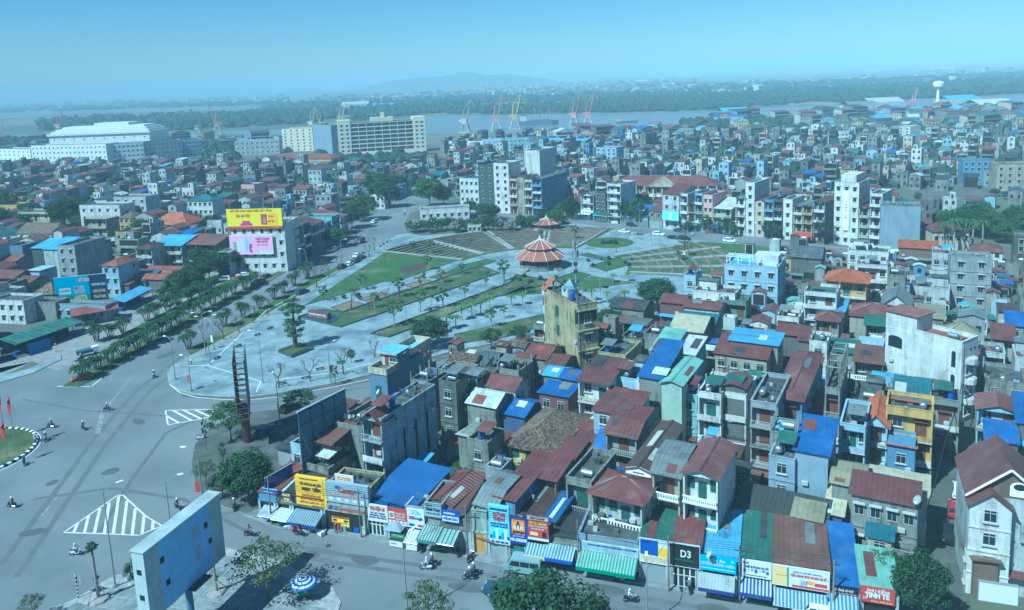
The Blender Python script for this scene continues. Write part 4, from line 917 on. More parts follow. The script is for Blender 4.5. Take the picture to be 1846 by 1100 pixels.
sg(1338,1008,1391,1046,'s_white','white sign covered in small blue drawings',[('NỘI THẤT',.12,.84,.10,.2,'s_black',.002),('THIẾT BỊ VỆ SINH CAO CẤP',.5,.62,.13,.8,'s_black',.004)],[(.04+.13*i,.13+.13*i,.28+.06*(i%3),.46+.04*(i%2),('s_blue','s_sky','s_navy')[i%3]) for i in range(7)]+[(.15,.85,.10,.14,'s_black')],None)
sg(1393,1018,1495,1068,'s_white','wide pharmacy sign, yellow at its left end and red below',[('CỬA HÀNG GTSP VÀ BÁN LẺ SỐ 1',.65,.62,.13,.66,'s_red',.008),('CÔNG TY CỔ PHẦN THỦY SẢN',.62,.80,.07,.5,'s_navy',.001),('Xin kính chào quý khách',.15,.55,.08,.2,'s_gold',.001)],[(0,.26,0,1,'s_gold'),(.26,.29,0,1,'s_green'),(.35,1,0,.12,'s_red'),(.36,.50,.2,.42,'s_white'),(.5,.62,.15,.4,'s_grey'),(.6,.74,.24,.44,'s_orange'),(.75,.97,.18,.36,'s_red')],'s_white')
sg(1497,1056,1546,1077,'s_black','small black workshop sign with white letters',[('XƯỞNG CƠ KHÍ',.5,.66,.30,.7,'s_white',.012),('NHÔM KÍNH – CỬA CUỐN – MÁI TÔN',.5,.25,.12,.9,'s_white',.003)],[],None)
sg(1551,1056,1614,1093,'s_red','red phone accessory sign at the shaded corner',[('PHỤ KIỆN',.5,.80,.22,.6,'s_white',.01),('TINH TẾ',.5,.50,.34,.72,'s_white',.03),('0936 698 822',.62,.12,.10,.6,'s_gold',.001),('278',.14,.28,.16,.12,'s_white',.003)],[],None)
sign(1765,1048,1836,1092,SP,FA,'s_white','blank white hoarding board by the alley mouth',[],[],'w_grey',t=.3)
# penguin emblem on the paint sign
W0=[c for c in COL.objects if c.parent==pj and c.name.startswith('board')][0]
bb=[v for v in W0.data.vertices];Wj=max(v.co.x for v in bb)*2;Hj=max(v.co.z for v in bb)
def disc(par,x,z,rx,rz,mat,y,name='emblem',n=14):
    MB().add([(x+rx*math.cos(2*math.pi*i/n),y,z+rz*math.sin(2*math.pi*i/n)) for i in range(n)],[tuple(range(n))]).obj(name,mat,par)
disc(pj,-.13*Wj,Hj*.62,.12*Wj,.055*Hj,'s_white',-.062);disc(pj,.13*Wj,Hj*.62,.12*Wj,.055*Hj,'s_white',-.062)
disc(pj,0,Hj*.66,.10*Wj,.13*Hj,'s_black',-.066);disc(pj,0,Hj*.62,.055*Wj,.10*Hj,'s_white',-.070);disc(pj,0,Hj*.80,.06*Wj,.045*Hj,'s_black',-.072)
def aw(xa,ya,xb,out,mats,label,drop=.7,val=None):
    a=Vp(xa,ya,SP,FA);W=span(a,FA,xb);u=Vector((math.cos(R_(FA)),math.sin(R_(FA)),0));c=a+u*W/2
    r=awning(c,FA,W,a.z,out,mats,drop,label,None,val);r.location.z=0;return r
aw(478,908,503,2.0,['a_white','a_grey'],'pale striped awning at the left end of the shop row')
aw(503,913,532,2.2,['s_white','a_white'],'faded white awning below the black and gold sign')
aw(533,916,585,2.4,['a_blue','a_white'],'blue and white striped awning below the yellow sign',val='a_navy')
aw(738,953,763,2.0,['s_white','a_white'],'white sagging awning over the drinks counter')
aw(764,945,798,2.4,['a_green','a_white'],'green and white striped awning below the grey sign',val='a_green')
aw(799,952,829,2.4,['a_green','a_mint','a_white'],'green striped awning below the second phone sign')
aw(950,977,988,1.6,['a_blue','a_white'],'short blue striped awning with a yellow edge',val='s_gold')
aw(989,979,1038,2.0,['a_blue','a_white'],'wide blue and white striped awning',val='s_blue')
aw(1045,990,1150,2.2,['a_mint','a_green'],'long faded green awning across a wide shopfront',drop=.9,val='s_green')
aw(1261,1030,1325,2.0,['a_white','a_grey'],'silver striped awning below the blue script sign',val='a_navy')
aw(1333,1040,1391,1.8,['a_navy','a_white'],'navy and white striped awning on the navy shop',val='a_navy')
aw(1394,1058,1492,1.8,['a_white','a_blue'],'wide pale striped awning under the pharmacy sign',drop=1.0)
aw(1495,1068,1547,1.8,['a_blue','a_white'],'blue striped awning beneath the black workshop sign',drop=.9)
# ---------------- custom buildings ----------------
# mustard tower house
t=house(980,522,1040,17,4.6,'w_ochre','flat','f_dark','n',y2=553,label='tall mustard tower house with a turret and a white arched edge',ph=.3,fl=4)
W,D,H=t['WDH']
for k in range(4):
    window(t,'f',-W*.08,1.6+k*4.1,1.1,2.2,W,D,'g');window(t,'r',D*.5,2+k*4.1,1.5,1.9,W,D,'h' if k<3 else 'w')
    MB().box(W/2,W/2+.5,-.1,D+.1,k*4.1+3.6,k*4.1+3.85).obj('ledge','w_ochre',t)
MB().box(W/2-.9,W/2+.02,-.02,D-.3,13.4,16.2).obj('loggia_shade','void',t)  # near-black box puts the shade of the open top storey into colour
MB().box(-W/2-.6,-W/2,.0,D,0,16.6).obj('white_bay','w_white',t)
for k in range(4):MB().box(-W/2-.65,-W/2-.6,.8,D-.8,1.2+k*4.1,3.4+k*4.1).obj('bay_window','glass',t);MB().box(-W/2-.5,-W/2-.1,-.04,0,1.2+k*4.1,3.4+k*4.1).obj('bay_window','glass',t)
MB().box(-1.3,1.3,1.2,3.8,17.05,18.9).obj('turret','w_white',t)
m=MB();m.lathe([(2.2,18.85),(1.4,19.4),(.4,20.3),(.08,20.7)],4);m.obj('turret_roof','r_teal',t).location=(0,2.5,0)
m=MB();m.slab([(-W/2-.8,-.4,17.2),(-W/2+1.4,-.4,17.2),(-W/2+1.4,2.2,19.4),(-W/2-.8,2.2,19.4)],.1);m.slab([(-W/2+1.4,4.8,17.2),(-W/2-.8,4.8,17.2),(-W/2-.8,2.2,19.4),(-W/2+1.4,2.2,19.4)],.1);m.obj('gable_roof','t_orange',t)
# blue and cream house
a=G(666,669,9);ang=-27;u=Vector((math.cos(R_(ang)),math.sin(R_(ang)),0));W=span(a,ang,697);b=a+u*W;D=abs(span(b,ang+90,777));c=a+u*W/2
t=thing('house','slate blue house with cream roof terraces and arches','house',(c.x,c.y,0),R_(ang));OCC.append((c.x-math.sin(R_(ang))*D/2,c.y+math.cos(R_(ang))*D/2,R_(ang),W/2,D/2))
MB().box(-W/2,W/2,0,D*.78,0,9).obj('wall','w_slate',t);MB().box(-W/2,W/2,D*.24,D*.5,9,11.6).obj('stair_room','w_slate',t)
MB().box(-W/2+.15,W/2-.3,D*.24-.04,D*.24,9,11.6).obj('room_front','w_cream',t)
MB().box(-W/2-.5,W/2+.3,D*.2,D*.52,11.6,11.75).obj('roof','f_sky',t);MB().box(-W/2-.52,W/2+.32,D*.2-.05,D*.2,11.4,11.75).obj('fascia','w_cream',t)
m=MB()
for x0,x1,y0,y1 in((-W/2-.15,W/2+.15,-.2,.05),(W/2-.1,W/2+.15,.05,D*.24),(-W/2-.15,-W/2+.1,.05,D*.24)):m.box(x0,x1,y0,y1,8.7,9.9)
for x0,x1,y0,y1,z0 in((W/2-.1,W/2+.12,D*.5,D,9.8),(-W/2-.12,-W/2+.1,D*.5,D,9.8),(-W/2,W/2,D-.2,D,9.8)):m.box(x0,x1,y0,y1,z0,z0+1.3)
m.obj('parapet','w_cream',t,'stuff');MB().box(-W/2+.1,W/2-.1,D*.5,D-.2,9.7,9.85).obj('terrace','f_sky',t);MB().box(-W/2+.1,W/2-.1,.05,D*.24,9,9.06).obj('terrace','f_conc',t)
for y in(D*.8,D*.9,D-.3):MB().box(W/2-.35,W/2,y,y+.3,4.5,9.8).obj('column','w_cream',t)
MB().box(W/2-.3,W/2,D*.78,D,8.8,9.8).obj('beam','w_cream',t);MB().box(W/2-.3,W/2,D*.78,D,4.3,5.4).obj('parapet','w_cream',t);MB().box(-W/2,W/2-.4,D*.78,D,0,4.4).obj('wall','w_pale',t)
MB().box(-.9,-.1,D*.24-.09,D*.24-.05,9.06,11.2).obj('door','doorwood',t);o=place(WM['w'],'window',t,.9,D*.24-.04,10.4,0,(1.5,1,1));place(PN['glass'],'pane',o,0,0,0)
window(t,'f',-.1,5.2,1.3,2.4,W,D,'g');window(t,'r',D*.36,10.6,.9,1.1,W,D,'h')
# narrow tower house with stained blue side and a little red gabled top
t=house(652,752,687,13.2,14,'w_stain','flat','f_dark','bS',label='narrow tall house with long stained blue side wall and small red gable',fl=4,nb=1,ph=.3)
W,D,H=t['WDH'];m=MB();m.slab([(-W/2-.3,-.6,11.8),(0,-.6,13.6),(0,3,13.6),(-W/2-.3,3,11.8)],.1);m.slab([(0,-.6,13.6),(W/2+.3,-.6,11.8),(W/2+.3,3,11.8),(0,3,13.6)],.1);m.obj('gable_roof','r_maroon',t).location=(0,0,1.0)
for y in(5,8,11):MB().box(W/2,W/2+.05,y,y+.5,3,10).obj('slot_window','void',t)
# maroon box house with rusty roof, hoarding behind
house(556,786,597,9,5,'w_maroon','shedb','r_rust','w',label='maroon sheet-clad rooftop house with a rusty awning roof',pitch=.15,oh=.8)
house(603,768,652,9.5,9,'w_conc','flat','f_dark','n',label='bare concrete flat-roofed house strewn with rubble sacks')
house(524,806,546,7,4,'w_sky','flat','f_conc','w',label='small light blue house end under the dark hoarding')
house(548,842,592,5.2,6,'w_conc','flat','f_dark','b',label='cluttered grey balcony house beneath the maroon rooftop box')
house(740,690,772,9,6,'w_conc','flat','f_dark','n',label='weathered concrete block behind the stained blue tower')
pa=G(536,746,14);W=span(pa,57,621)
c=pa+Vector((math.cos(R_(57)),math.sin(R_(57)),0))*W/2
t=thing('hoarding','dark weathered advertising hoarding frame on the rooftops','hoarding',(c.x,c.y,0),R_(57))
n=max(3,int(W/2.2))
for i in range(n):
    for j in range(3):MB().box(-W/2+i*W/n+.03,-W/2+(i+1)*W/n-.03,-.06,.04,4.2+j*3.3,4.2+(j+1)*3.3-.05).obj('panel','w_slate',t)
m=MB()
for i in range(n+1):
    x=-W/2+i*W/n;m.bar((x,-.12,3.5),(x,-.12,14.2),.09);m.bar((x,-.12,12),(x,-2.2,8),.06);m.bar((x,-2.2,8),(x,-.12,6),.05)
for z in(6,9,12,14):m.bar((-W/2,-.14,z),(W/2,-.14,z),.07)
m.obj('frame','darksteel',t);MB().box(-W/2-.1,W/2+.1,-.2,.1,14.15,14.35).obj('top_rail','a_white',t)
p=Vp(478,880,SP,FA);W=span(p,57,528);c=p+Vector((math.cos(R_(57)),math.sin(R_(57)),0))*W/2
t=thing('fence','navy blue sheet fence on the side roof of the corner shops','fence',(c.x,c.y,0),R_(57))
for i in range(8):MB().box(-W/2+i*W/8+.02,-W/2+(i+1)*W/8-.02,-.04,.04,3,6.2).obj('panel','s_navy',t)
MB().box(-W/2,W/2,-.07,.07,6.2,6.28).obj('rail','a_grey',t)
# big white house
t=house(1597,588,1735,14,5,'w_white','flat','f_red','n',y2=624,label='big white house with a blank side wall and red roof terrace',ph=.7,fl=4)
W,D,H=t['WDH']
MB().box(-W/2,-W/2+W*.42,.01,D-.01,14.1,17).obj('stair_room','w_white',t);MB().box(-W/2-.3,-W/2+W*.45,-.3,D+.3,17,17.15).obj('roof','f_red',t)
MB().box(-W/2+.6,-W/2+3.2,-.06,0,10.5,12.2).obj('arched_window','glass',t);disc(t,-W/2+1.9,12.2,1.3,.5,'glass',-.04)
for k in range(3):
    MB().box(W/2-1.7,W/2-1.0,-.06,0,1.5+k*4.2,4+k*4.2).obj('window','glass',t);disc(t,W/2-1.35,4+k*4.2,.35,.35,'glass',-.05)
    MB().lathe([(0,3.3+k*3.6),(1.3,3.3+k*3.6),(1.3,4.3+k*3.6),(0,4.3+k*3.6)],12).obj('balcony','w_white',t).location=(W/2,D/2,0)
    window(t,'r',D*.5,2.0+k*3.7,2.4,1.8,W,D,'w')
house(1700,607,1764,11.5,6,'w_conc','hip','r_khaki','n',label='khaki hipped metal roof rising behind the big white house',pitch=.7)
# villa at the lower right
metal('r_brown2',(.13,.055,.045),.3)
a=G(1746,880,12.5);ang=-23;W=7;c=a+Vector((math.cos(R_(ang)),math.sin(R_(ang)),0))*W/2
uu=Vector((math.cos(R_(ang)),math.sin(R_(ang)),0));vv=Vector((-uu.y,uu.x,0));ct=a+uu*2.1-vv*1.3
t=hw_build(Vector((ct.x,ct.y,0)),ang,4.2,1.35,11.4,'w_white','gab','r_maroon','w','l',4,'white villa tower bay with white window trim beside the alley','',nb=1,pitch=.8,sw=1)
c2=a+uu*4.1
t2=hw_build(Vector((c2.x,c2.y,0)),ang,8.2,9,12.0,'w_pale','gab','r_brown2','n','',4,'big villa with steep maroon roof, brown gable and arched white window','',pitch=.85)
MB().add([(-4.0,-.03,12.0),(4.0,-.03,12.0),(0,-.03,15.3)],[(0,1,2)]).obj('gable_wall','w_brown',t2)
m=MB();m.slab([(-4.9,-.5,12.3),(-4.5,-.5,12.3),(.2,-.5,16.9),(-.2,-.5,17.1)],.1) if 0 else None
for s in(-1,1):MB().bar((s*4.4,-.5,11.8),(0,-.5,15.6),.22).obj('gable_trim','white',t2)
MB().box(.0,1.9,-.12,-.04,12.3,13.5).obj('attic_window','white',t2);disc(t2,.95,13.5,.95,.6,'white',-.1,'arch');disc(t2,.95,13.5,.65,.4,'glass',-.14,'fanlight')
for k in range(4):MB().box(1.2+(k%2)*1.2,2.0+(k%2)*1.2,-.5,0,7.0+(k//2)*1.1,8.3+(k//2)*1.1).obj('air_conditioner','a_grey',t2)
house(1790,955,1846,7,6,'w_cream','flat','f_dark','w',label='cream walled yard house with mossy roof at the lower right',ang=-16)
house(1757,1008,1800,5,4,'w_brown','shed','r_rust','n',label='low rusty red roof behind the blank white hoarding',ang=-16)
# blue grey hoarding at the lower left
wall('h_blue',(.36,.60,.95),.15);wall('h_grey',(.55,.62,.64),.35)
a=G(257,996,13.5);b=G(395,888,13.5);ang=math.degrees(math.atan2(b.y-a.y,b.x-a.x));W=(b-a).length;c=(a+b)/2
t=thing('hoarding','huge blue hoarding with grey ends standing on one thick post','hoarding',(c.x,c.y,0),R_(ang))
z0=5.2;m=MB();m.box(-W/2,-W/2+W*.17,0,1.6,z0,13.4);m.obj('grey_panel','h_grey',t);MB().box(-W/2+W*.17,W/2-W*.16,0,1.6,z0,13.4).obj('blue_panel','h_blue',t);MB().box(W/2-W*.16,W/2,0,1.6,z0,13.4).obj('grey_panel','h_grey',t)
MB().box(-W/2-.15,W/2+.15,-.15,1.75,13.4,13.5).obj('top_sheet','a_white',t)
for x,z in((-.30,11),(-.26,8.0),(.27,10.9),(.31,8.6)):MB().box(x*W-.28,x*W+.28,-.04,0,z-.35,z+.35).obj('vent','void',t)
for x,z in((.12,11),(.14,8.4)):MB().box(x*W-.3,x*W+.3,-.04,0,z-.8,z+.8).obj('patch','a_grey',t)
for z in(11,8):MB().box(-W/2-.04,-W/2,.5,1.1,z-.3,z+.3).obj('vent','void',t)
MB().tube((.4,.8,0),(.4,.8,z0),.42,.42,12).obj('post','w_slate',t);MB().box(-W/2+1,W/2-.8,.5,1.1,z0-.5,z0-.05).obj('beam','darksteel',t)
m=MB()
for x in(-.6,.9,2.4):m.bar((x,-1.1,z0),(x,-1.1,z0+1.1),.05);m.bar((x,-1.1,z0),(x,0,z0),.05)
for z in(.5,1.1):m.bar((-.6,-1.1,z0+z),(2.4,-1.1,z0+z),.05)
m.box(-.6,2.4,-1.1,0,z0-.06,z0);m.obj('service_platform','darksteel',t)
# lattice billboard column seen edge on
p=G(446,797);bear=math.degrees(math.atan2(p.y,p.x))
t=thing('billboard_tower','tall billboard column seen edge-on with rusty lattice between its boards','billboard',(p.x,p.y,0),R_(bear-3))
MB().tube((0,0,0),(0,0,7),.75,.75,12).obj('column','r_rust',t)
for s in(-1,1):
    for i in range(3):
        for j in range(5):MB().box(-4.5+i*3,-1.55+i*3,s*.95-.04,s*.95+.04,6+j*2.1,8.05+j*2.1).obj('panel','w_slate' if s<0 else 'w_dark',t)
m=MB()
for z in range(6,17):
    for x in(-4.5,-1.5,1.5,4.5):m.bar((x,-.9,z+.1),(x,.9,z+.1),.07)
    m.bar((-4.5,-.9,z+.1),(-4.5,.9,z+1.1 if z<16 else 16.4),.05)
for x in(-4.5,-1.5,1.5,4.5):
    for s in(-.9,.9):m.bar((x,s,6),(x,s,16.6),.09)
m.obj('lattice','r_rust',t)
# ---------------- rows of houses along the streets ----------------
def rowhouses(base,lst,dd=12,where='',near=False,ang=None,prefix=None):
    for it in lst:
        xa,xb,yt,wl,rk,rc,fr=it[:7];k=it[7] if len(it)>7 else {}
        def bb(x):
            for a,b in zip(base,base[1:]):
                if a[0]<=x<=b[0]:return a[1]+(b[1]-a[1])*(x-a[0])/(b[0]-a[0])
            return base[-1][1]
        A=G(xa,bb(xa));B=G(base[-1][0],base[-1][1]);Z=G(*base[0])
        an=ang if ang is not None else math.degrees(math.atan2(B.y-Z.y,B.x-Z.x))
        W=span(A,an,xb);h=Vp(xa,yt,A,an).z;u=Vector((math.cos(R_(an)),math.sin(R_(an)),0));c=A+u*W/2
        hw_build(Vector((c.x,c.y,0)),an,W-.05,k.get('d',dd),h,wl,rk,rc,fr,k.get('sd',''),k.get('fl'),k.get('label'),where,k.get('wk','w'),near,ph=k.get('ph',.7),nb=k.get('nb'),pitch=k.get('pitch'),sw=k.get('sw'))
UB=[(1010,391),(1068,399),(1116,406),(1244,417),(1343,425),(1420,432),(1500,440),(1590,450)]
US='in the upper street row'
rowhouses(UB,[(1020,1046,366,'w_pale','shedb','r_maroon','w'),(1048,1071,351,'w_white','gab','r_grey','b'),(1074,1093,347,'w_olive','flat','f_dark','w'),(1096,1120,334,'w_white','flat','f_conc','b'),
 (1122,1168,386,'w_grey','shedb','r_blue','S'),(1170,1194,380,'w_conc','shedb','r_maroon','S'),(1195,1225,349,'w_pale','shedb','r_maroon','w',{'nb':2}),(1227,1240,352,'w_white','flat','f_conc','b'),(1241,1252,366,'w_ochre','gab','t_old','b'),
 (1253,1267,351,'w_cyan','flat','f_dark','b'),(1268,1285,354,'w_pink','flat','f_conc','w',{'label':'pink four-storey house with glazed front in the upper street row','nb':2}),(1286,1318,375,'w_mint','shedb','r_white','b'),(1326,1343,355,'w_white','gab','r_grey','b'),
 (1344,1360,332,'w_white','flat','f_sky','w',{'nb':1,'label':'slim tall white house with blue side, highest before the hotel','d':14}),(1361,1377,361,'w_cream','gab','r_maroon','w',{'nb':1}),(1378,1394,363,'w_blue','flat','f_dark','b'),(1395,1410,362,'w_olive','flat','f_dark','b'),
 (1411,1428,362,'w_white','flat','f_conc','w',{'nb':1}),(1430,1446,370,'w_cream','gab','r_grey','b'),(1447,1464,370,'w_ochre','gab','r_grey','b'),(1466,1486,363,'w_grey','gab','r_maroon','b'),
 (1502,1546,331,'w_white','flat','f_conc','w',{'nb':3,'wk':'w','sd':'r','d':13,'label':'white seven-storey hotel with vertical letters on its front'}),(1547,1565,373,'w_pale','gab','r_maroon','b'),(1566,1588,352,'w_white','flat','f_conc','b')],where=US)
for o in THINGS:
    if o['label'].startswith('white seven-storey hotel'):hotel=o
W,D,H=hotel['WDH'];MB().box(-1,1,-.25,-.02,H*.25,H*.9).obj('name_panel','white',hotel)
text(hotel,'THẢO LÊ',0,H*.58,1.0,'s_navy',y=-.30,vert=True).scale=(.9,.9,1);MB().box(-W/2+1.5,W/2-1.5,2,D-1,H,H+3).obj('top_storey','w_white',hotel)
text(hotel,'KHÁCH SẠN THẢO LÊ',0,H+4,1.6,'s_gold',y=2,W=W*.7,bold=.03)
# cartoon sign board on the pale house is a plain pale blue board
a=G(1195,UB[3][1]-3);t=sign(1196,379,1225,398,a,-38,'s_sky','pale blue shop board under a row house near the school',[],[(.4,.6,.15,.7,'s_white'),(.45,.55,.7,.9,'s_white')],'w_pale');t.location=t.location+Vector((-.5,-.6,0))
# awnings along the upper street
for i,(xa,xb,c) in enumerate([(1046,1070,'s_white'),(1075,1094,'s_cyan'),(1097,1119,'r_cream'),(1160,1177,'s_blue'),(1180,1200,'r_cream'),(1228,1262,'a_green'),(1430,1466,'s_red'),(1286,1300,'a_navy')]):
    A=G(xa,UB[0][1]+(xa-1010)*.105);W=abs(span(A,-38,xb));c_=A+Vector((math.cos(R_(-38)),math.sin(R_(-38)),0))*W/2
    awning(Vector((c_.x,c_.y,0)),-38,W,3.6,3,[c],.8,f"{['white','turquoise','cream','bright blue','faded cream','green','red','navy'][i]} shop awning on the far side of the upper street",n=2)
# block of tall houses above the plaza
CB=[(820,380),(1030,391)]
rowhouses(CB,[(831,865,324,'w_white','flat','r_teal','w',{'nb':4,'d':14,'label':'white office with tall windows and teal roof beside the dark green tower'}),(866,893,299,'w_olive','flat','f_dark','w',{'nb':2,'wk':'g','d':16,'label':'dark green tower house with roof garden'}),
 (893,920,297,'w_white','flat','f_conc','w',{'nb':2,'d':12,'fl':7,'label':'tallest white hotel block with deep square windows'}),(921,934,325,'w_pink','flat','f_dark','b',{'d':14}),(935,947,323,'w_beige','flat','f_red','n',{'d':14}),(948,961,327,'w_cream','flat','f_dark','b'),(962,978,322,'w_blue','gab','t_slate','b',{'d':28,'sd':'R','sw':8,'label':'bright blue building with long windowed side wall above the plaza'})],where='above the plaza')
A=G(893,384);an=math.degrees(math.atan2(G(*CB[1]).y-G(*CB[0]).y,G(*CB[1]).x-G(*CB[0]).x))
q=A+Vector((math.cos(R_(an)),math.sin(R_(an)),0))*9+Vector((-math.sin(R_(an)),math.cos(R_(an)),0))*13
hw_build(Vector((q.x+4,q.y,0)),an,8,18,27,'w_white','flat','f_conc','n','',8,'high blank grey-white block rising behind the white hotel','',near=False)
house(757,381,846,5,8,'w_white','flat','f_conc','w',near=False,ang=5,nb=7,label='long low white pavilion building beside the boulevard junction',name='building',cat='building')
# school with long maroon roof
a=G(1100,334,10);b=G(1292,336,10);ang=math.degrees(math.atan2(b.y-a.y,b.x-a.x));W=(b-a).length;c=(a+b)/2
t=hw_build(Vector((c.x,c.y,0)),ang,W,13,10,'w_cream','hip','r_maroon','bB','',2,'long two-storey school with maroon hipped roof and cream columns','',near=False,name='school',cat='school',pitch=.55,nb=12)
for i in range(13):MB().box(-W/2+i*W/12-.3,-W/2+i*W/12+.3,-.5,0,0,10).obj('column','w_cream',t)
m=MB();m.add([(-7,-1.2,9.6),(7,-1.2,9.6),(0,-1.2,13.5)],[(0,1,2)]);m.slab([(-7.4,-1.4,9.5),(0,-1.4,13.8),(0,4,13.8),(-7.4,4,9.5)],.2);m.slab([(0,-1.4,13.8),(7.4,-1.4,9.5),(7.4,4,9.5),(0,4,13.8)],.2);m.obj('pediment','w_cream',t)
# boulevard row on the left
def side_row(lst):
    for xa,ya,xb,h,wl,rk,rc,fr,lab in lst:house(xa,ya,xb,h,12,wl,rk,rc,fr,ang=76,near=False,label=lab,nb=1)
SR='facing the boulevard'
side_row([(516,418,530,13,'w_beige','gab','r_grey','b','beige gabled house facing the boulevard beside the corner block'),(531,414,545,13,'w_bluegrey','shedb','r_teal','b','blue grey house facing the boulevard'),(546,408,558,12,'w_dark','flat','f_dark','b','blackened balcony house facing the boulevard'),
 (559,408,570,11,'w_grey','shedb','r_dark','b','grey house with dark lean-to roof facing the boulevard'),(571,403,584,11,'w_pale','shedb','r_maroon','b','pale house with maroon roof room facing the boulevard'),(585,405,597,9,'w_sky','flat','f_conc','b','light blue house facing the boulevard'),
 (598,394,612,10,'w_cyan','flat','f_dark','b','turquoise house facing the boulevard near the street trees'),(613,392,626,8,'w_white','shedb','r_red','b','white house with red roof facing the boulevard')])
# corner block with the two billboards
t=house(415,408,512,16,12,'w_white','flat','f_dark','w',ang=-8,nb=6,fl=4,near=False,label='weathered white corner block carrying two big billboards',name='building',cat='building')
p=G(415,408,16)+Vector((0,-.6,0))
def board(xa,ya,xb,yb,ang,p0,bg,label,lines,blocks,frame='darksteel',t=.4):
    return sign(xa,ya,xb,yb,p0,ang,bg,label,lines,blocks,frame,t=t,name='billboard',cat='billboard')
board(407,377,507,412,-8,p,'s_lemon','yellow beer billboard with a red car on the corner block roof',[('BẮT NẮP NGAY ĐÓN TRIỆU LỘC VÀNG',.45,.88,.11,.75,'s_red',.004),('BIA HÀ NỘI',.3,.64,.15,.24,'s_red',.006),('VÉ BIA',.8,.6,.10,.1,'s_red',.003),('ĐÁO TẾT',.8,.36,.09,.12,'s_red',.003)],[(0,1,0,.13,'s_red'),(.62,.73,.2,.72,'s_red'),(.64,.70,.28,.55,'s_white'),(.75,.92,.06,.76,'s_yellow'),(.24,.46,.16,.28,'s_magenta'),(.28,.42,.28,.40,'s_magenta')])
board(413,425,490,458,-8,p+Vector((0,-.3,0)),'s_pink','pink billboard with white bottles under the yellow one',[('TRẮNG THƠM',.77,.80,.12,.32,'s_magenta',.006),('MỊN MÀNG',.77,.66,.12,.26,'s_magenta',.006),('Làn da tươi sáng',.76,.5,.08,.26,'s_magenta',.001)],[(.08,.16,.2,.65,'a_mint'),(.17,.23,.12,.72,'s_white'),(.25,.34,.1,.85,'s_white'),(.36,.44,.18,.85,'s_sky'),(.45,.52,.1,.55,'s_magenta'),(0,.22,0,.12,'s_magenta'),(.62,1,0,.18,'s_white')],'white')
# Sapphire billboard by the stalls
p=G(99,560)
t=sign(96,502,190,540,p,14,'s_cyan','housing billboard with villas at left and gold letters on navy at right',[('MỞ BÁN',.57,.83,.13,.2,'s_white',.008),('SAPPHIRE GEM',.84,.62,.10,.26,'s_white',.004),('CHÍ CƯỜNG',.84,.36,.11,.24,'s_gold',.006),('THƯỜNG',.84,.14,.12,.24,'s_gold',.006),('600TR',.48,.16,.2,.26,'s_gold',.01)],[(.66,1,0,1,'s_darkblue'),(.44,.66,.76,.90,'s_red'),(0,.66,0,.28,'s_green'),(.08,.30,.34,.58,'s_white'),(.10,.28,.44,.50,'s_darkblue'),(.36,.56,.34,.62,'s_grey'),(.38,.54,.50,.58,'s_white')],'a_white',t=.5,name='billboard',cat='billboard')
bw=[v.co.x for v in [c for c in COL.objects if c.parent==t and c.name.startswith('board')][0].data.vertices];bw=max(bw);zb=t.location.z
m=MB();[m.tube((x,.8,-zb),(x,.8,1),.2,.2,6) for x in(-bw*.6,0,bw*.6)];m.obj('post','pole',t)
for i,(x,z) in enumerate([(.80,.84),(.84,.84),(.88,.84),(.82,.76),(.86,.76),(.84,.70)]):
    pass
L='left of the boulevard'
def hl(*a,**k):
    k.setdefault('ang',-14);k.setdefault('where',L);k.setdefault('near',False);return house(*a,**k)
hl(103,446,134,12.5,14,'w_grey','flat','f_dark','w',nb=2,label='tall plain grey block behind the housing billboard')
hl(57,447,78,11,8,'w_olive','shedb','r_sky','n');hl(78,449,103,11,10,'w_pale','shedb','r_sky','n')
hl(183,479,212,10,9,'w_sky','hip','r_red','w',sd='r',label='light blue house under a red hipped roof beside the housing billboard')
hl(275,442,326,9,9,'w_pale','shedb','r_sky','b',nb=4);hl(327,440,352,9,9,'w_conc','shedb','r_red','b');hl(353,441,388,9,9,'w_dark','shedb','r_rust','b',nb=3)
hl(245,449,273,9,8,'w_pale','hip','r_brown','b');hl(390,455,412,8,8,'w_pale','shed','r_maroon','b')
for i,(x1,y1,x2) in enumerate([(243,487,350),(243,494,345),(243,502,335)]):hl(x1,y1,x2,4.5,5,'w_dark','gabx','t_orange' if i==5 else 'r_red','n',label=f"long red market shed roof, {['back','middle','front'][i]} of the three parallel ones",name='market_shed',cat='shed',pitch=.4)
hl(143,373,215,11,10,'w_white','flat','f_conc','w',nb=5,label='modern white building with framed glass front among the trees')
hl(205,358,262,13,10,'w_pale','flat','f_conc','w',nb=4,label='high pale wing behind the white framed building')
hl(30,420,92,7,11,'w_white','gabx','t_old','w',nb=4,pitch=.6,label='long white house with old brown tile roof at the left edge')
hl(197,393,240,6,10,'w_yellow','hip','t_old','w',where='by the big trees');hl(270,405,337,6,12,'w_beige','hip','t_orange','n',pitch=.7,label='big orange tiled hall with a pink lower roof');hl(258,413,345,4.5,4,'w_beige','shedb','r_red','n',pitch=.25)
hl(338,362,382,11,9,'w_white','hip','r_teal','w',label='white villa with green hipped roof near the beer billboard');hl(150,395,190,8,8,'w_beige','shed','t_old','b')
hl(0,372,30,8,9,'w_yellow','flat','f_dark','w',nb=3);hl(32,385,88,8,9,'w_cream','flat','f_dark','b',nb=3);hl(0,470,28,6,8,'w_grey','gabx','r_red','n');hl(45,488,70,7,7,'w_sky','shed','r_red','n')
hl(15,446,40,8,7,'w_slate','flat','f_dark','n');hl(-25,500,25,6,9,'w_conc','gabx','r_maroon','b');hl(25,508,55,5,7,'w_conc','gabx','r_maroon','n');hl(-20,545,42,6,7,'w_white','flat','f_dark','w');hl(60,530,96,5,6,'w_beige','hip','t_old','n',pitch=.8)
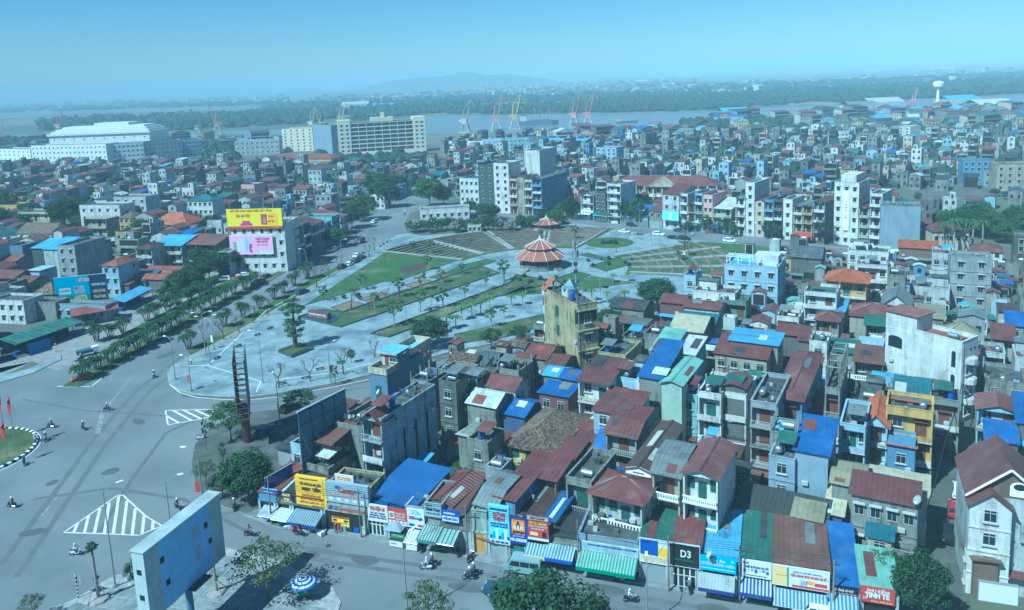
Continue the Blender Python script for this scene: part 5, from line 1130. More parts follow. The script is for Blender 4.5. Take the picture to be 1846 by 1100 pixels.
hl(0,515,20,6,6,'w_conc','flat','f_dark','n');hl(45,548,100,4.6,5,'w_conc','flat','f_dark','n');hl(100,552,190,4,4,'w_bluegrey','flat','f_conc','w')
hl(215,478,240,7,6,'w_conc','flat','f_dark','b');hl(215,505,262,4,7,'w_dark','shedb','r_teal','n');hl(205,512,232,4,6,'w_dark','shedb','r_red','n')
# stalls under long sheet roofs
def stall(x1,y1,x2,y2,h,d,col,lab,posts=6):
    a,b=G(x1,y1,h),G(x2,y2,h);ang=math.degrees(math.atan2(b.y-a.y,b.x-a.x));W=(b-a).length;c=(a+b)/2
    t=thing('market_stall',lab,'market stall',(c.x,c.y,0),R_(ang));m=MB();sheet(m,(-W/2,0,h),(W/2,0,h),(W/2,d,h+.9),(-W/2,d,h+.9),rs=1.5);m.obj('roof',col,t)
    for i in range(posts+1):MB().box(-W/2+i*W/posts-.06,-W/2+i*W/posts+.06,.1,.22,0,h).obj('post','darksteel',t)
    MB().box(-W/2,W/2,d-.1,d,0,h+.8).obj('back_wall','w_dark',t);rr=random.Random(int(x1))
    for i in range(int(W/3)):MB().box(-W/2+.6+i*3,-W/2+2.4+i*3,1.5,2.6,0,.8+rr.random()*.5).obj('counter',rr.choice(['w_conc','s_blue','w_pale','r_rust']),t)
    return t
stall(28,622,150,580,3.2,6,'r_green','long green sheet-roofed stall row beside the left pavement')
stall(128,571,215,556,3.4,5,'r_red','red sheet-roofed stall continuing the green roof row',4)
stall(-90,655,5,630,3.2,6,'r_teal','teal stall roof cut by the left picture edge')
stall(225,545,275,520,3.0,4,'r_sky','low blue and white tarpaulin stall by the parking yard',3)
for x1,y1,x2,y2,lab in((55,631,95,618,'blue tarpaulin hung below the green stall roof'),):
    a,b=G(x1,y1+12,0),G(x2,y2+12,0);ang=math.degrees(math.atan2(b.y-a.y,b.x-a.x));W=(b-a).length;c=(a+b)/2
    tag(MB().slab([(-W/2,0,.1),(W/2,0,.1),(W/2,1.0,2.9),(-W/2,1.0,2.9)],.04).obj('tarpaulin','tarp',None,None,(c.x,c.y,0),R_(ang)),lab,'tarpaulin')
# ---------------- big buildings far back ----------------
def gallery(x1,y1,x2,y2,yt,D,wl,label,fl,bays,wing=.14,near=False):
    a,b=G(x1,y1),G(x2,y2);ang=math.degrees(math.atan2(b.y-a.y,b.x-a.x));W=(b-a).length;c=(a+b)/2;H=Vp(x1,yt,a,ang).z
    t=thing('hospital_block',label,'building',(c.x,c.y,0),R_(ang));cc=c+Vector((-math.sin(R_(ang)),math.cos(R_(ang)),0))*D/2;OCC.append((cc.x,cc.y,R_(ang),W/2,D/2));st=H/(fl+.8)
    MB().box(-W/2,W/2,2,D,0,H).obj('wall','w_slate',t)
    for s in(-1,1):
        x0,x1_=(-W/2,-W/2+wing*W) if s<0 else (W/2-wing*W,W/2);MB().box(x0,x1_,-.3,D+.3,0,H+3).obj('wing',wl,t)
        for k in range(fl):
            for i in range(2):place(FWM['frame'],'window',t,(x0+x1_)/2+(i-.5)*wing*W*.45,-.31,(k+1.3)*st,0,(2,1,1.6))
    MB().box(-W/2+wing*W,W/2-wing*W,-.2,2,0,st*.8).obj('base',wl,t)
    for k in range(fl+1):
        MB().box(-W/2+wing*W,W/2-wing*W,0,2.0,(k+.8)*st-.5,(k+.8)*st+.35).obj('gallery_slab',wl,t)
    for i in range(bays+1):MB().box(-W/2+wing*W+i*W*(1-2*wing)/bays-.2,-W/2+wing*W+i*W*(1-2*wing)/bays+.2,-.05,1.9,0,H).obj('pier',wl,t)
    MB().box(-W*.12,W*.14,4,D-3,H,H+4).obj('roof_room',wl,t);MB().box(0,W*.04,5,9,H+4,H+8).obj('tower',wl,t);MB().box(-W/2+wing*W,W/2-wing*W,0,D,H,H+.4).obj('roof','f_conc',t)
    return t
gallery(613,283,769,273,224,14,'w_hosp','large cream hospital slab with seven open gallery floors',7,8)
def block(x1,y1,x2,y2,yt,D,wl,label,fl,n,rc='f_conc',sd='',name='building',ph=.8,rk='flat'):
    a,b=G(x1,y1),G(x2,y2);ang=math.degrees(math.atan2(b.y-a.y,b.x-a.x));W=(b-a).length;c=(a+b)/2;H=Vp(x1,yt,a,ang).z
    return hw_build(Vector((c.x,c.y,0)),ang,W,D,H,wl,rk,rc,'w' if n else 'n',sd,fl,label,'',near=False,nb=n or 1,name=name,cat='building',ph=ph)
block(511,274,566,272,234,20,'w_hosp','cream seven-storey block beside the hospital slab',7,5)
block(567,273,600,278,226,16,'w_bluegrey','pale blue grey windowless block between the hospital buildings',7,0)
block(60,299,195,297,264,16,'w_bright','long white colonnaded building, nearer of the white complex',4,18)
block(0,297,58,299,270,14,'w_bright','white four-storey wing at the left picture edge',4,7)
block(197,296,262,291,262,16,'w_bright','white four-storey wing right of the colonnaded building',4,8)
block(92,275,272,268,246,45,'w_bright','vast white hall with tiered cornices behind the colonnaded building',2,10)
block(262,290,330,284,258,16,'w_pale','pale long block at the right end of the white complex',4,9)
block(330,283,366,280,254,14,'w_sky','pale blue block near the dark trees',4,6)
block(425,281,505,277,256,12,'w_pale','low cream and blue roofed block left of the seven-storey building',3,9,'f_sky')
block(485,299,598,300,286,14,'w_yellow','long yellow building with red roof below the hospital',1,10,'r_red',rk='hip')
block(530,318,615,316,306,14,'w_dark','long dark roofed warehouse with rusty sheets',1,6,'r_dark',rk='gabx')
block(985,268,1056,270,253,10,'w_yellow','yellow and orange long building near the port',2,12,'r_sky',rk='gabx')
block(795,272,868,271,262,16,'w_white','long low white warehouse near the port',1,0,'r_white',rk='gabx')
block(870,277,905,277,253,12,'w_sky','light blue block near the port beside a grey one',3,4);block(905,278,955,277,252,12,'w_cyan','wide turquoise block near the port',4,7);block(956,277,986,275,250,12,'w_grey','grey bare block near the port',4,0)
block(1075,302,1112,303,268,12,'w_sky','pale blue mansard hotel rising from the rooftops',5,4)
block(1462,254,1476,254,227,9,'w_white','slim white tower near the port road',5,1);block(1608,256,1640,258,229,12,'w_white','white stepped building near the port road',5,3);block(1492,262,1530,262,240,12,'w_pale','pale flat block between the two white towers',3,5)
block(1735,330,1792,330,292,10,'w_blue','bright blue block in the dense roofs at the right',4,5)
block(1795,345,1860,345,300,12,'w_beige','beige balcony block at the right picture edge',4,4);block(1680,470,1745,470,418,10,'w_cream','cream colonial villa behind the palm trees',2,5,'r_maroon',rk='hip')
block(1748,478,1806,482,452,8,'w_white','white villa with small red pyramid roofs behind the palms',2,3,'r_maroon',rk='hip');block(1825,480,1880,484,430,10,'w_olive','dark tall block at the right picture edge',4,2)

# tiered top of the vast hall
hall=[o for o in THINGS if o['label'].startswith('vast white hall')][0];W,D,H=hall['WDH']
for k,(i,z) in enumerate(((-1.5,0),(1.5,2.2),(5,4.4),(10,6.6))):MB().box(-W/2+i,W/2-i,i,D-i,H+z,H+z+2.2).obj('cornice','w_bright',hall)
MB().box(-W*.1,W*.25,12,D-12,H+8.8,H+12).obj('roof_room','w_bright',hall)
# ---------------- occupancy and infill ----------------
CS=1.5;GRID=set()
def cells(cx,cy,a,hw,hd,m=.3):
    u=(math.cos(a),math.sin(a));v=(-u[1],u[0]);out=set();hw+=m;hd+=m;n1=max(1,int(2*hw/1.2));n2=max(1,int(2*hd/1.2))
    for i in range(n1+1):
        for j in range(n2+1):
            s=-hw+2*hw*i/n1;t=-hd+2*hd*j/n2;out.add((int((cx+u[0]*s+v[0]*t)//CS),int((cy+u[1]*s+v[1]*t)//CS)))
    return out
for o in OCC:GRID|=cells(*o,m=-.2)
def free(cx,cy,a,hw,hd,m=-.25):
    c=cells(cx,cy,a,hw,hd,m);return c if not (c&GRID) else None
def reserve(pl):
    pg=[G(x,y)[:2] for x,y in pl];xs=[p[0] for p in pg];ys=[p[1] for p in pg]
    for i in range(int(min(xs)//CS),int(max(xs)//CS)+1):
        for j in range(int(min(ys)//CS),int(max(ys)//CS)+1):
            if inpoly((i+.5)*CS,(j+.5)*CS,pg):GRID.add((i,j))
for pl in ([(1085,345),(1300,350),(1300,386),(1240,392),(1110,384)],[(1690,395),(1760,385),(1950,380),(1950,470),(1690,470)],[(1600,345),(1950,345),(1950,372),(1600,372)],[(85,385),(165,385),(165,430),(85,430)],[(-80,380),(25,380),(25,410),(-80,420)],[(1330,350),(1440,345),(1440,368),(1340,372)],[(420,275),(470,275),(470,292),(420,292)],[(560,282),(770,276),(770,300),(560,305)]):reserve(pl)
LEFTP=[(-80,305),(60,302),(330,296),(480,301),(640,300),(760,288),(800,300),(800,322),(760,332),(700,368),(640,398),(512,440),(500,470),(420,462),(250,472),(215,500),(200,545),(30,600),(-80,640)]
MIDP=[(800,262),(985,256),(1340,250),(1500,246),(1950,236),(1950,470),(1700,462),(1600,448),(1440,430),(1244,411),(1116,398),(1000,386),(830,368),(810,330),(805,300)]
BLK=[(560,800),(640,735),(700,722),(760,680),(860,650),(940,625),(1010,612),(1100,598),(1190,575),(1250,545),(1330,500),(1345,470),(1440,456),(1600,466),(1850,480),(1845,520),(1790,600),(1742,690),(1692,850),(1658,960),(1640,1085),(1394,1052),(1044,992),(640,935),(500,900),(520,850)]
RGT=[(1866,500),(1950,500),(1950,760),(1846,800),(1775,760),(1770,700),(1800,660),(1850,600)]
RED=[(-80,300),(0,300)]
def gpoly(pl):return [G(x,y)[:2] for x,y in pl]
WL=['w_white']*4+['w_pale']*4+['w_conc']*8+['w_dark']*3+['w_grey']*3+['w_beige']*2+['w_cream','w_sky','w_sky','w_cyan','w_mint','w_ochre','w_pink','w_blue','w_bluegrey','w_bluegrey','w_yellow']
WL2=WL+['w_conc']*5+['w_dark']*5+['w_grey']*2
RC=['r_maroon']*9+['r_red']*4+['r_brown','r_blue','r_blue','r_sky','r_mint','r_green','r_teal','r_grey','r_grey','r_white','r_rust','r_rust','r_rust','r_dark','r_dark']
def fill(pl,ang0,px,py,hr,wr,dr,redp=None,skip=.04,seed=1,jit=5):
    r=random.Random(seed);pg=gpoly(pl);xs=[p[0] for p in pg];ys=[p[1] for p in pg];u=(math.cos(R_(ang0)),math.sin(R_(ang0)));v=(-u[1],u[0]);out=[]
    cx,cy_=(min(xs)+max(xs))/2,(min(ys)+max(ys))/2;N=int(max(max(xs)-min(xs),max(ys)-min(ys))/1.2)
    j=-N
    y=-N*1.0
    row=0
    while y<N:
        rowh=dr[0]+r.random()*(dr[1]-dr[0]);lane=2.6 if row%2 else .2;x=-N*1.0;row+=1
        while x<N:
            w=wr[0]+r.random()*(wr[1]-wr[0]);X=cx+u[0]*(x+w/2)+v[0]*y;Y=cy_+u[1]*(x+w/2)+v[1]*y;x+=w+.12
            if r.random()<skip or not inpoly(X,Y,pg):continue
            d=rowh*(.7+.3*r.random());a=R_(ang0+r.uniform(-jit,jit));k=1 if r.random()<.72 else .6
            out.append((X,Y,a,w,d,r.choice(hr)*r.uniform(.88,1.1)*k,r.random(),r.random(),r.random(),r.random()))
        y+=rowh+lane
    return out
cand=[]
cand+=[(c,'in the dense block behind the shop row') for c in fill(BLK,-29,0,0,[3.4,3.6,4.5,6.5,7,7,8.5],(3.2,5.5),(5,8),seed=3,skip=.02,jit=2)]
cand+=[(c,'in the dense block behind the shop row') for c in fill(BLK,-29,0,0,[3,3.3,4,6],(2.2,3.2),(2.6,3.6),seed=13,skip=.02,jit=2)]
cand+=[(c,'beyond the alley') for c in fill(RGT,-26,0,0,[5,7,9],(4,6),(6,9),seed=4)]
cand+=[(c,'left of the boulevard') for c in fill(LEFTP,-14,0,0,[3.5,4,5,6.5,6.5,7.5,9,11],(4,9),(8,13),seed=5,skip=.10,jit=6)]
MIDa=fill(MIDP,-34,0,0,[3.5,4,5,6,6.5,7,8,9.5,13],(3.6,6.5),(7,12),seed=6,skip=.06,jit=7)
cand+=[(c,'in the dense quarter beyond the upper street') for c in MIDa]
def dist(c):return math.hypot(c[0][0],c[0][1])
cand.sort(key=dist)
NH=sum(1 for t in THINGS if t['category']=='house')
kept=0;far=[]
for c,wh in cand:
    X,Y,a,w,d,h,r1,r2,r3,r4=c
    cl=free(X,Y,a,w/2,d/2)
    if cl is None:continue
    GRID|=cl
    pxl=P((X,Y,h))
    vis=-30<pxl[0]<1880 and pxl[1]<1120
    if vis and NH+kept<312:
        wl=WL[int(r1*len(WL))];rc=RC[int(r2*len(RC))];rk=('flat' if r3<.42 else 'gabx' if r3<.55 else 'gab' if r3<.72 else 'hip' if r3<.80 else 'shedb')
        if h<3.9:wl=['w_conc','w_dark','w_beige','w_grey'][int(r1*4)];rk='shedb' if r3<.7 else 'flat'
        if rk=='flat':rc=['f_conc','f_dark','f_dark','f_red','f_conc'][int(r2*5)]
        elif rk in('hip','gabx') and r4<.25:rc='t_orange' if r4<.12 else 't_old'
        near=dist((c,0))<190;fr='n' if h<3.9 else ('b' if r4>.62 and w<7 else 'w')
        q=Vector((X+math.sin(a)*d/2,Y-math.cos(a)*d/2,0))
        hw_build(q,math.degrees(a),w,d,h,wl,rk,rc,fr,'r' if (r2*7)%1<.35 and h>6 else '',None,None,wh,near=near,pitch=.09 if rk=='shedb' else None);kept+=1
    else:far.append((c,wh))
# the rest of the city roofs: one mesh
FMAT=['w_white','w_pale','w_conc','w_dark','w_grey','w_beige','w_cream','w_sky','w_cyan','w_blue','w_pink','w_ochre','r_maroon','r_red','r_rust','r_blue','r_sky','r_mint','r_green','r_grey','r_white','r_dark','t_orange','f_conc','f_dark','void','r_teal','frame']
FI={k:i for i,k in enumerate(FMAT)}
def cheap(mb,c):
    X,Y,a,w,d,h,r1,r2,r3,r4=c;u=Vector((math.cos(a),math.sin(a),0));v=Vector((-u.y,u.x,0));o=Vector((X,Y,0))-v*d/2-u*w/2
    def p(s,t,z):return o+u*s+v*t+Vector((0,0,z))
    wl=FI.get(WL2[int(r1*len(WL2))],FI['w_pale']);rc=FI.get(RC[int(r2*len(RC))],FI['r_rust'])
    V=[p(0,0,0),p(w,0,0),p(w,d,0),p(0,d,0),p(0,0,h),p(w,0,h),p(w,d,h),p(0,d,h)]
    mb.add(V,[(0,1,5,4),(1,2,6,5),(2,3,7,6),(3,0,4,7)],wl)
    if r3<.45:
        f=FI['f_dark'] if r4<.5 else FI['f_conc'];mb.add([p(.2,.2,h-.7),p(w-.2,.2,h-.7),p(w-.2,d-.2,h-.7),p(.2,d-.2,h-.7)]+V[4:],[(0,1,2,3)],f)
        mb.add([p(.2,.2,h-.7),p(w-.2,.2,h-.7),p(w-.2,d-.2,h-.7),p(.2,d-.2,h-.7),p(.2,.2,h),p(w-.2,.2,h),p(w-.2,d-.2,h),p(.2,d-.2,h)],[(4,5,1,0),(5,6,2,1),(6,7,3,2),(7,4,0,3)],wl)
        mb.add([V[4],V[5],p(w-.2,.2,h),p(.2,.2,h),V[6],V[7],p(w-.2,d-.2,h),p(.2,d-.2,h)],[(0,1,2,3),(1,4,6,2),(4,5,7,6),(5,0,3,7)],wl)
        if r4>.35 and w>4:
            s=.3 if r1<.5 else w*.5;e=min(w-.3,s+w*.45);y0=d*.5;y1=min(d-.4,y0+3.2)
            q=[p(s,y0,h-.7),p(e,y0,h-.7),p(e,y1,h-.7),p(s,y1,h-.7),p(s,y0,h+1.9),p(e,y0,h+1.9),p(e,y1,h+1.9),p(s,y1,h+1.9)]
            mb.add(q,[(0,1,5,4),(1,2,6,5),(2,3,7,6),(3,0,4,7)],wl);mb.add(q[4:],[(0,1,2,3)],rc)
            mb.add([p(s+.5,y0-.03,h-.6),p(s+1.3,y0-.03,h-.6),p(s+1.3,y0-.03,h+1.3),p(s+.5,y0-.03,h+1.3)],[(0,1,2,3)],FI['void'])
        if (r2*13)%1<.4:
            q=p(w*.3,d*.3,h);
            mb.tube(q,q+u*1.6,.45,.45,6,FI['frame'])
    elif r3<.8:
        k=(w/2)*.34;mb.add([p(-.3,-.3,h-.1),p(w/2,-.3,h+k),p(w/2,d+.3,h+k),p(-.3,d+.3,h-.1),p(w+.3,-.3,h-.1),p(w+.3,d+.3,h-.1)],[(0,1,2,3),(1,4,5,2)],rc);mb.add([V[4],V[5],p(w/2,0,h+k-.1)],[(0,1,2)],wl);mb.add([V[6],V[7],p(w/2,d,h+k-.1)],[(0,1,2)],wl)
    else:
        k=d*.12;mb.add([p(-.3,-.3,h),p(w+.3,-.3,h),p(w+.3,d+.3,h+k),p(-.3,d+.3,h+k)],[(0,1,2,3)],rc);mb.add([V[5],V[6],p(w,d,h+k)],[(0,1,2)],wl);mb.add([V[4],p(0,d,h+k),V[7]],[(0,1,2)],wl)
    fl=max(1,int(h/3.3));n=max(1,int(w/2.2));st=h/fl
    for k in range(fl):
        if r4>.6:  # loggia band and slab
            mb.add([p(.25,-.02,k*st+.9),p(w-.25,-.02,k*st+.9),p(w-.25,-.02,k*st+st-.5),p(.25,-.02,k*st+st-.5)],[(0,1,2,3)],FI['void']);mb.add([p(0,-.7,k*st),p(w,-.7,k*st),p(w,-.7,k*st+.8),p(0,-.7,k*st+.8),p(0,0,k*st),p(w,0,k*st),p(w,0,k*st+.8),p(0,0,k*st+.8)],[(0,1,2,3),(3,2,6,7)],wl)  # near-black quad on the flat wall stands in for recess shade
        else:
            for i in range(n):
                s=w*(i+.5)/n;mb.add([p(s-.5,-.03,k*st+1),p(s+.5,-.03,k*st+1),p(s+.5,-.03,k*st+2.4),p(s-.5,-.03,k*st+2.4)],[(0,1,2,3)],FI['void'])
    if r2>.5:
        for k in range(fl):
            for i in range(max(1,int(d/4))):
                t=d*(i+.5)/max(1,int(d/4));mb.add([p(w+.03,t-.4,k*st+1),p(w+.03,t+.4,k*st+1),p(w+.03,t+.4,k*st+2.2),p(w+.03,t-.4,k*st+2.2)],[(0,1,2,3)],FI['void'])
mbf=MB()
for c,wh in far:
    if -150<P((c[0],c[1],0))[0]<2000:cheap(mbf,c)
o=mbf.obj('distant_houses',FMAT,None,'stuff');tag(o,'mass of small houses with mixed roofs filling the quarters up to the river','houses');o['kind']='stuff'
# port yards, sheds, far shore towns, woods, hills
fs=random.Random(9)
def scatter(pl,n,seed):
    r=random.Random(seed);pg=gpoly(pl);xs=[p[0] for p in pg];ys=[p[1] for p in pg];out=[];g=0
    # sample in picture space so that the far part is not starved
    X=[p[0] for p in pl];Y=[p[1] for p in pl]
    while len(out)<n and g<n*30:
        g+=1;x,y=r.uniform(min(X),max(X)),r.uniform(min(Y),max(Y))
        if inpoly(x,y,pl):q=G(x,y);out.append((q.x,q.y,r.random(),r.random(),r.random()))
    return out
mbt=MB()
for pl,n in (([(560,178),(700,170),(1040,150),(1260,146),(1260,168),(1000,178),(700,190),(560,190)],620),([(1080,150),(1250,143),(1290,158),(1240,170),(1100,172)],420),([(0,190),(420,178),(520,176),(520,186),(300,194),(0,202)],200),([(1290,150),(1850,122),(1850,150),(1290,165)],90),([(640,186),(860,178),(860,186),(680,196)],60),([(1250,152),(1500,145),(1500,165),(1260,175)],60),([(-20,262),(300,254),(600,250),(600,262),(300,266),(-20,275)],60),([(1300,215),(1846,196),(1846,240),(1300,250)],110),([(1000,246),(1300,238),(1300,252),(1000,262)],50)):
    for X,Y,a,b,c in scatter(pl,n,len(pl)*7+n):
        D=math.hypot(X,Y);k=max(1,D/1500);w=(8+14*a)*(.7+.3*k);d=(8+10*b)*(.7+.3*k);h=(5+10*c*c)*(.8+.15*k)
        cheap(mbt,(X,Y,R_(-30+60*a),w,d,h,(a*7.3)%1,b,c,a))
for x,y,w,h,m in((1590,128,60,9,'r_white'),(1490,130,40,8,'r_white'),(1700,126,50,8,'r_white'),(1240,142,60,22,'w_pale'),(1140,150,70,10,'r_white'),(700,197,80,9,'r_sky'),(1330,214,60,8,'r_sky'),(1600,194,70,8,'r_cream'),(1740,190,60,8,'r_sky'),(1800,200,70,8,'r_white'),(1560,200,60,7,'r_grey'),(1500,213,50,7,'r_teal'),(1320,222,70,7,'r_blue'),(640,200,60,16,'w_pale')):
    q=G(x,y);s=math.hypot(q.x,q.y)/1400;W=w*s*.8
    v=[(q.x-W/2,q.y,0),(q.x+W/2,q.y,0),(q.x+W/2,q.y+40,0),(q.x-W/2,q.y+40,0),(q.x-W/2,q.y,h),(q.x+W/2,q.y,h),(q.x+W/2,q.y+40,h),(q.x-W/2,q.y+40,h)]
    mbt.add(v,[(0,1,5,4),(1,2,6,5),(3,0,4,7)],FI['w_pale']);mbt.add([v[4],v[5],(q.x+W/2,q.y+20,h+5),(q.x-W/2,q.y+20,h+5),v[6],v[7]],[(0,1,2,3),(2,4,5,3)],FI.get(m,FI['w_pale']))
o=mbt.obj('far_town',FMAT,None,'stuff');tag(o,'scattered pale buildings on the far shore and around the port','town');o['kind']='stuff'
foliage('l_far',(.022,.045,.024),(.013,.03,.018))
mbw=MB();wr=random.Random(21)
def blob(mb,x,y,z,r,h):
    n=6;ph=wr.random()*6
    rings=[(1.0,.1),(1.05,.45),(.7,.8),(.25,1.0)];vs=[]
    for k,(rr,zz) in enumerate(rings):
        for i in range(n):
            a=ph+2*math.pi*i/n;q=r*rr*wr.uniform(.75,1.2);vs.append((x+q*math.cos(a),y+q*math.sin(a),z+h*zz*wr.uniform(.85,1.12)))
    mb.add(vs,[(k*n+i,k*n+(i+1)%n,(k+1)*n+(i+1)%n,(k+1)*n+i) for k in range(3) for i in range(n)]+[tuple(range(18,24))],0)
for pl,n,s in (([(75,220),(330,212),(520,206),(640,196),(640,205),(560,222),(300,236),(110,232),(75,238)],900,1),([(640,196),(740,190),(860,185),(860,202),(760,205),(640,218)],600,1),([(800,205),(900,196),(1050,188),(1250,176),(1500,164),(1846,146),(1846,155),(1500,182),(1250,200),(1050,203),(900,206)],1300,1),([(480,190),(760,180),(1000,175),(1260,165),(1260,172),(1000,184),(760,190),(480,200)],300,1.2),([(1250,160),(1850,134),(1850,142),(1250,168)],260,1.2),([(0,196),(480,186),(480,190),(0,204)],120,1.3),
 ([(1230,222),(1560,208),(1850,196),(1850,206),(1560,222),(1230,232)],330,1),([(1480,180),(1850,163),(1850,168),(1500,186)],200,1),([(0,255),(120,252),(120,262),(0,268)],40,1),([(1350,236),(1850,222),(1850,236),(1350,246)],110,.9),([(370,262),(420,255),(420,285),(370,290)],60,.9),([(560,288),(770,282),(770,292),(560,300)],80,.8)):
    for X,Y,a,b,c in scatter(pl,n,n+3):
        D=math.hypot(X,Y);k=s*max(.75,min(3,D/1300));blob(mbw,X,Y,0,(5+5*a)*k,(6+5*b)*min(k,1.5))
o=mbw.obj('far_woods','l_far',None,'stuff');tag(o,'dark wooded banks along the river and beyond it','woods');o['kind']='stuff'
mottled('m_hill',(.045,.075,.04),(.07,.08,.06),.003,.95)
def ridge(pts,D,th,name='hill'):
    mb=MB();n=60;top=[];xs=[p[0] for p in pts]
    rr=random.Random(len(pts))
    for i in range(n+1):
        x=xs[0]+(xs[-1]-xs[0])*i/n
        for a,b in zip(pts,pts[1:]):
            if a[0]<=x<=b[0]:y=a[1]+(b[1]-a[1])*(x-a[0])/(b[0]-a[0]);break
        d=ray(x,y-rr.uniform(0,1.0));t=D/d.y;q=CAM+d*t;top.append(q)
    rows=[]
    for k,(f,dy) in enumerate(((0,-th),(.45,-th*.55),(.8,-th*.25),(1,0),(.6,th*.5),(0,th))):
        rows.append([(q.x+rr.uniform(-30,30)*(k not in(0,3,5)),q.y+dy,max(-1,q.z*f*(rr.uniform(.9,1.08) if k!=3 else 1))) for q in top])
    vs=[p for r in rows for p in r];m=n+1
    mb.add(vs,[(k*m+i,k*m+i+1,(k+1)*m+i+1,(k+1)*m+i) for k in range(5) for i in range(n)]);mb.obj(name,'m_hill',None,'structure')
ridge([(640,163),(670,156),(700,148),(740,141),(780,140),(815,134),(832,130),(850,131),(880,137),(905,134),(930,135),(960,140),(990,143),(1030,151),(1060,157)],6200,700)
ridge([(1000,158),(1100,150),(1250,141),(1400,137),(1500,133)],9000,800)
# ---------------- port cranes, ship, water tower ----------------
for k,c in (('c_pink',(.50,.20,.17)),('c_yellow',(.55,.40,.10)),('c_pale',(.45,.42,.36)),('c_dark',(.12,.14,.15)),('c_ship',(.08,.12,.16))):plain(k,c,.6)
def crane(x,y,ytop,mat,lab,flip=1,base='c_pale'):
    q=G(x,y);H=Vp(x,ytop,q,0).z;t=thing('port_crane',lab,'crane',(q.x,q.y,0),R_(fs.uniform(-20,20)));s=H/42
    m=MB()
    for a in(-1,1):
        for b in(-1,1):m.bar((a*6*s,b*5*s,0),(a*2.2*s,b*2.2*s,12*s),1.1*s)
    m.box(-6.5*s,6.5*s,-5.5*s,-4.5*s,0,1.2*s);m.box(-6.5*s,6.5*s,4.5*s,5.5*s,0,1.2*s);m.box(-3.5*s,3.5*s,-3*s,3*s,11.5*s,13*s);m.obj('portal',base,t)
    m=MB();m.box(-3.5*s,3*s,-2.5*s,2.5*s,13*s,18*s);m.box(-7*s*flip if flip>0 else 3*s,-3.5*s if flip>0 else 7*s,-2*s,2*s,14*s,17.5*s);m.obj('cab',mat,t)
    m=MB()
    for b in(-1,1):m.bar((-2*s,b*1.8*s,18*s),(flip*-.5*s,b*.5*s,30*s),.8*s);m.bar((flip*2.5*s,b*1.8*s,17*s),(flip*9*s,b*.6*s,42*s),.7*s)
    for i in range(6):
        z=18+i*4;f=(z-17)/25;m.bar((flip*(2.5+6.5*f)*s,-1.7*s*(1-f*.6),z*s),(flip*(2.5+6.5*(f+.12))*s,1.7*s*(1-f*.6),(z+3)*s),.35*s)
    m.bar((-.5*s*flip,0,30*s),(flip*9*s,0,42*s),.4*s);m.bar((flip*9*s,0,42*s),(flip*14*s,0,33*s),.5*s);m.bar((flip*14*s,0,33*s),(flip*14*s,0,20*s),.15*s);m.obj('jib',mat,t)
crane(108,243,198,'c_pink','pink crane behind the vast white hall');crane(2,258,220,'c_yellow','yellow crane at the left picture edge')
crane(358,246,196,'c_dark','dark slim crane left of the isolated pink crane',-1);crane(393,243,188,'c_pink','isolated pink crane with leaning jib left of the hospital',-1)
crane(563,238,192,'c_pale','pale crane behind the cream seven-storey block');crane(580,238,196,'c_yellow','leaning yellow crane behind the cream seven-storey block',-1);crane(615,236,186,'c_yellow','yellow jib rising over the left end of the hospital slab')
crane(839,240,180,'c_pale','pale crane, first of the riverside cranes right of the hospital');crane(895,235,173,'c_pink','pink crane between the pale and the big yellow crane');crane(928,233,170,'c_yellow','big yellow crane with wide bent jib beside the ship')
crane(1036,228,169,'c_pink','first of the twin pink cranes right of the ship');crane(1060,227,168,'c_pink','second of the twin pink cranes right of the ship');crane(1645,200,160,'c_pink','lone pink crane far along the river at right');crane(1436,222,184,'c_pale','thin leaning crane among trees by the river',-1)
q=G(970,226);t=thing('cargo_ship','dark cargo ship with white superstructure moored beside the cranes','ship',(q.x,q.y,0),R_(-8))
m=MB();m.prism([(-24,-5),(18,-5),(26,0),(18,5),(-24,5)],0,6);m.obj('hull','c_ship',t);MB().box(-22,-14,-3.5,3.5,6,12).obj('bridge','c_pale',t);MB().box(-20,-16,-2,2,12,15).obj('funnel','c_ship',t)
m=MB();[m.bar((x,0,6),(x,0,22),.5) for x in(-4,6,15)];[m.bar((x,0,10),(x+7,0,18),.35) for x in(-4,6)];m.obj('mast','c_pale',t);MB().box(-8,14,-4,4,6,7.5).obj('hatch','c_dark',t)
q=G(1128,222);t=thing('barge','low dark barge on the river right of the ship','boat',(q.x,q.y,0),.1);MB().prism([(-12,-3),(12,-3),(15,0),(12,3),(-12,3)],0,2.5).obj('hull','c_ship',t);MB().box(-11,-6,-2,2,2.5,5).obj('cabin','c_pale',t)
q=G(1690,193);t=thing('water_tower','white mushroom water tower near the river at right','water tower',(q.x,q.y,0));m=MB();m.lathe([(2,0),(1.6,22),(1.6,24),(6,27),(6.5,31),(5,33),(0,34)],12);m.obj('shaft','white',t)
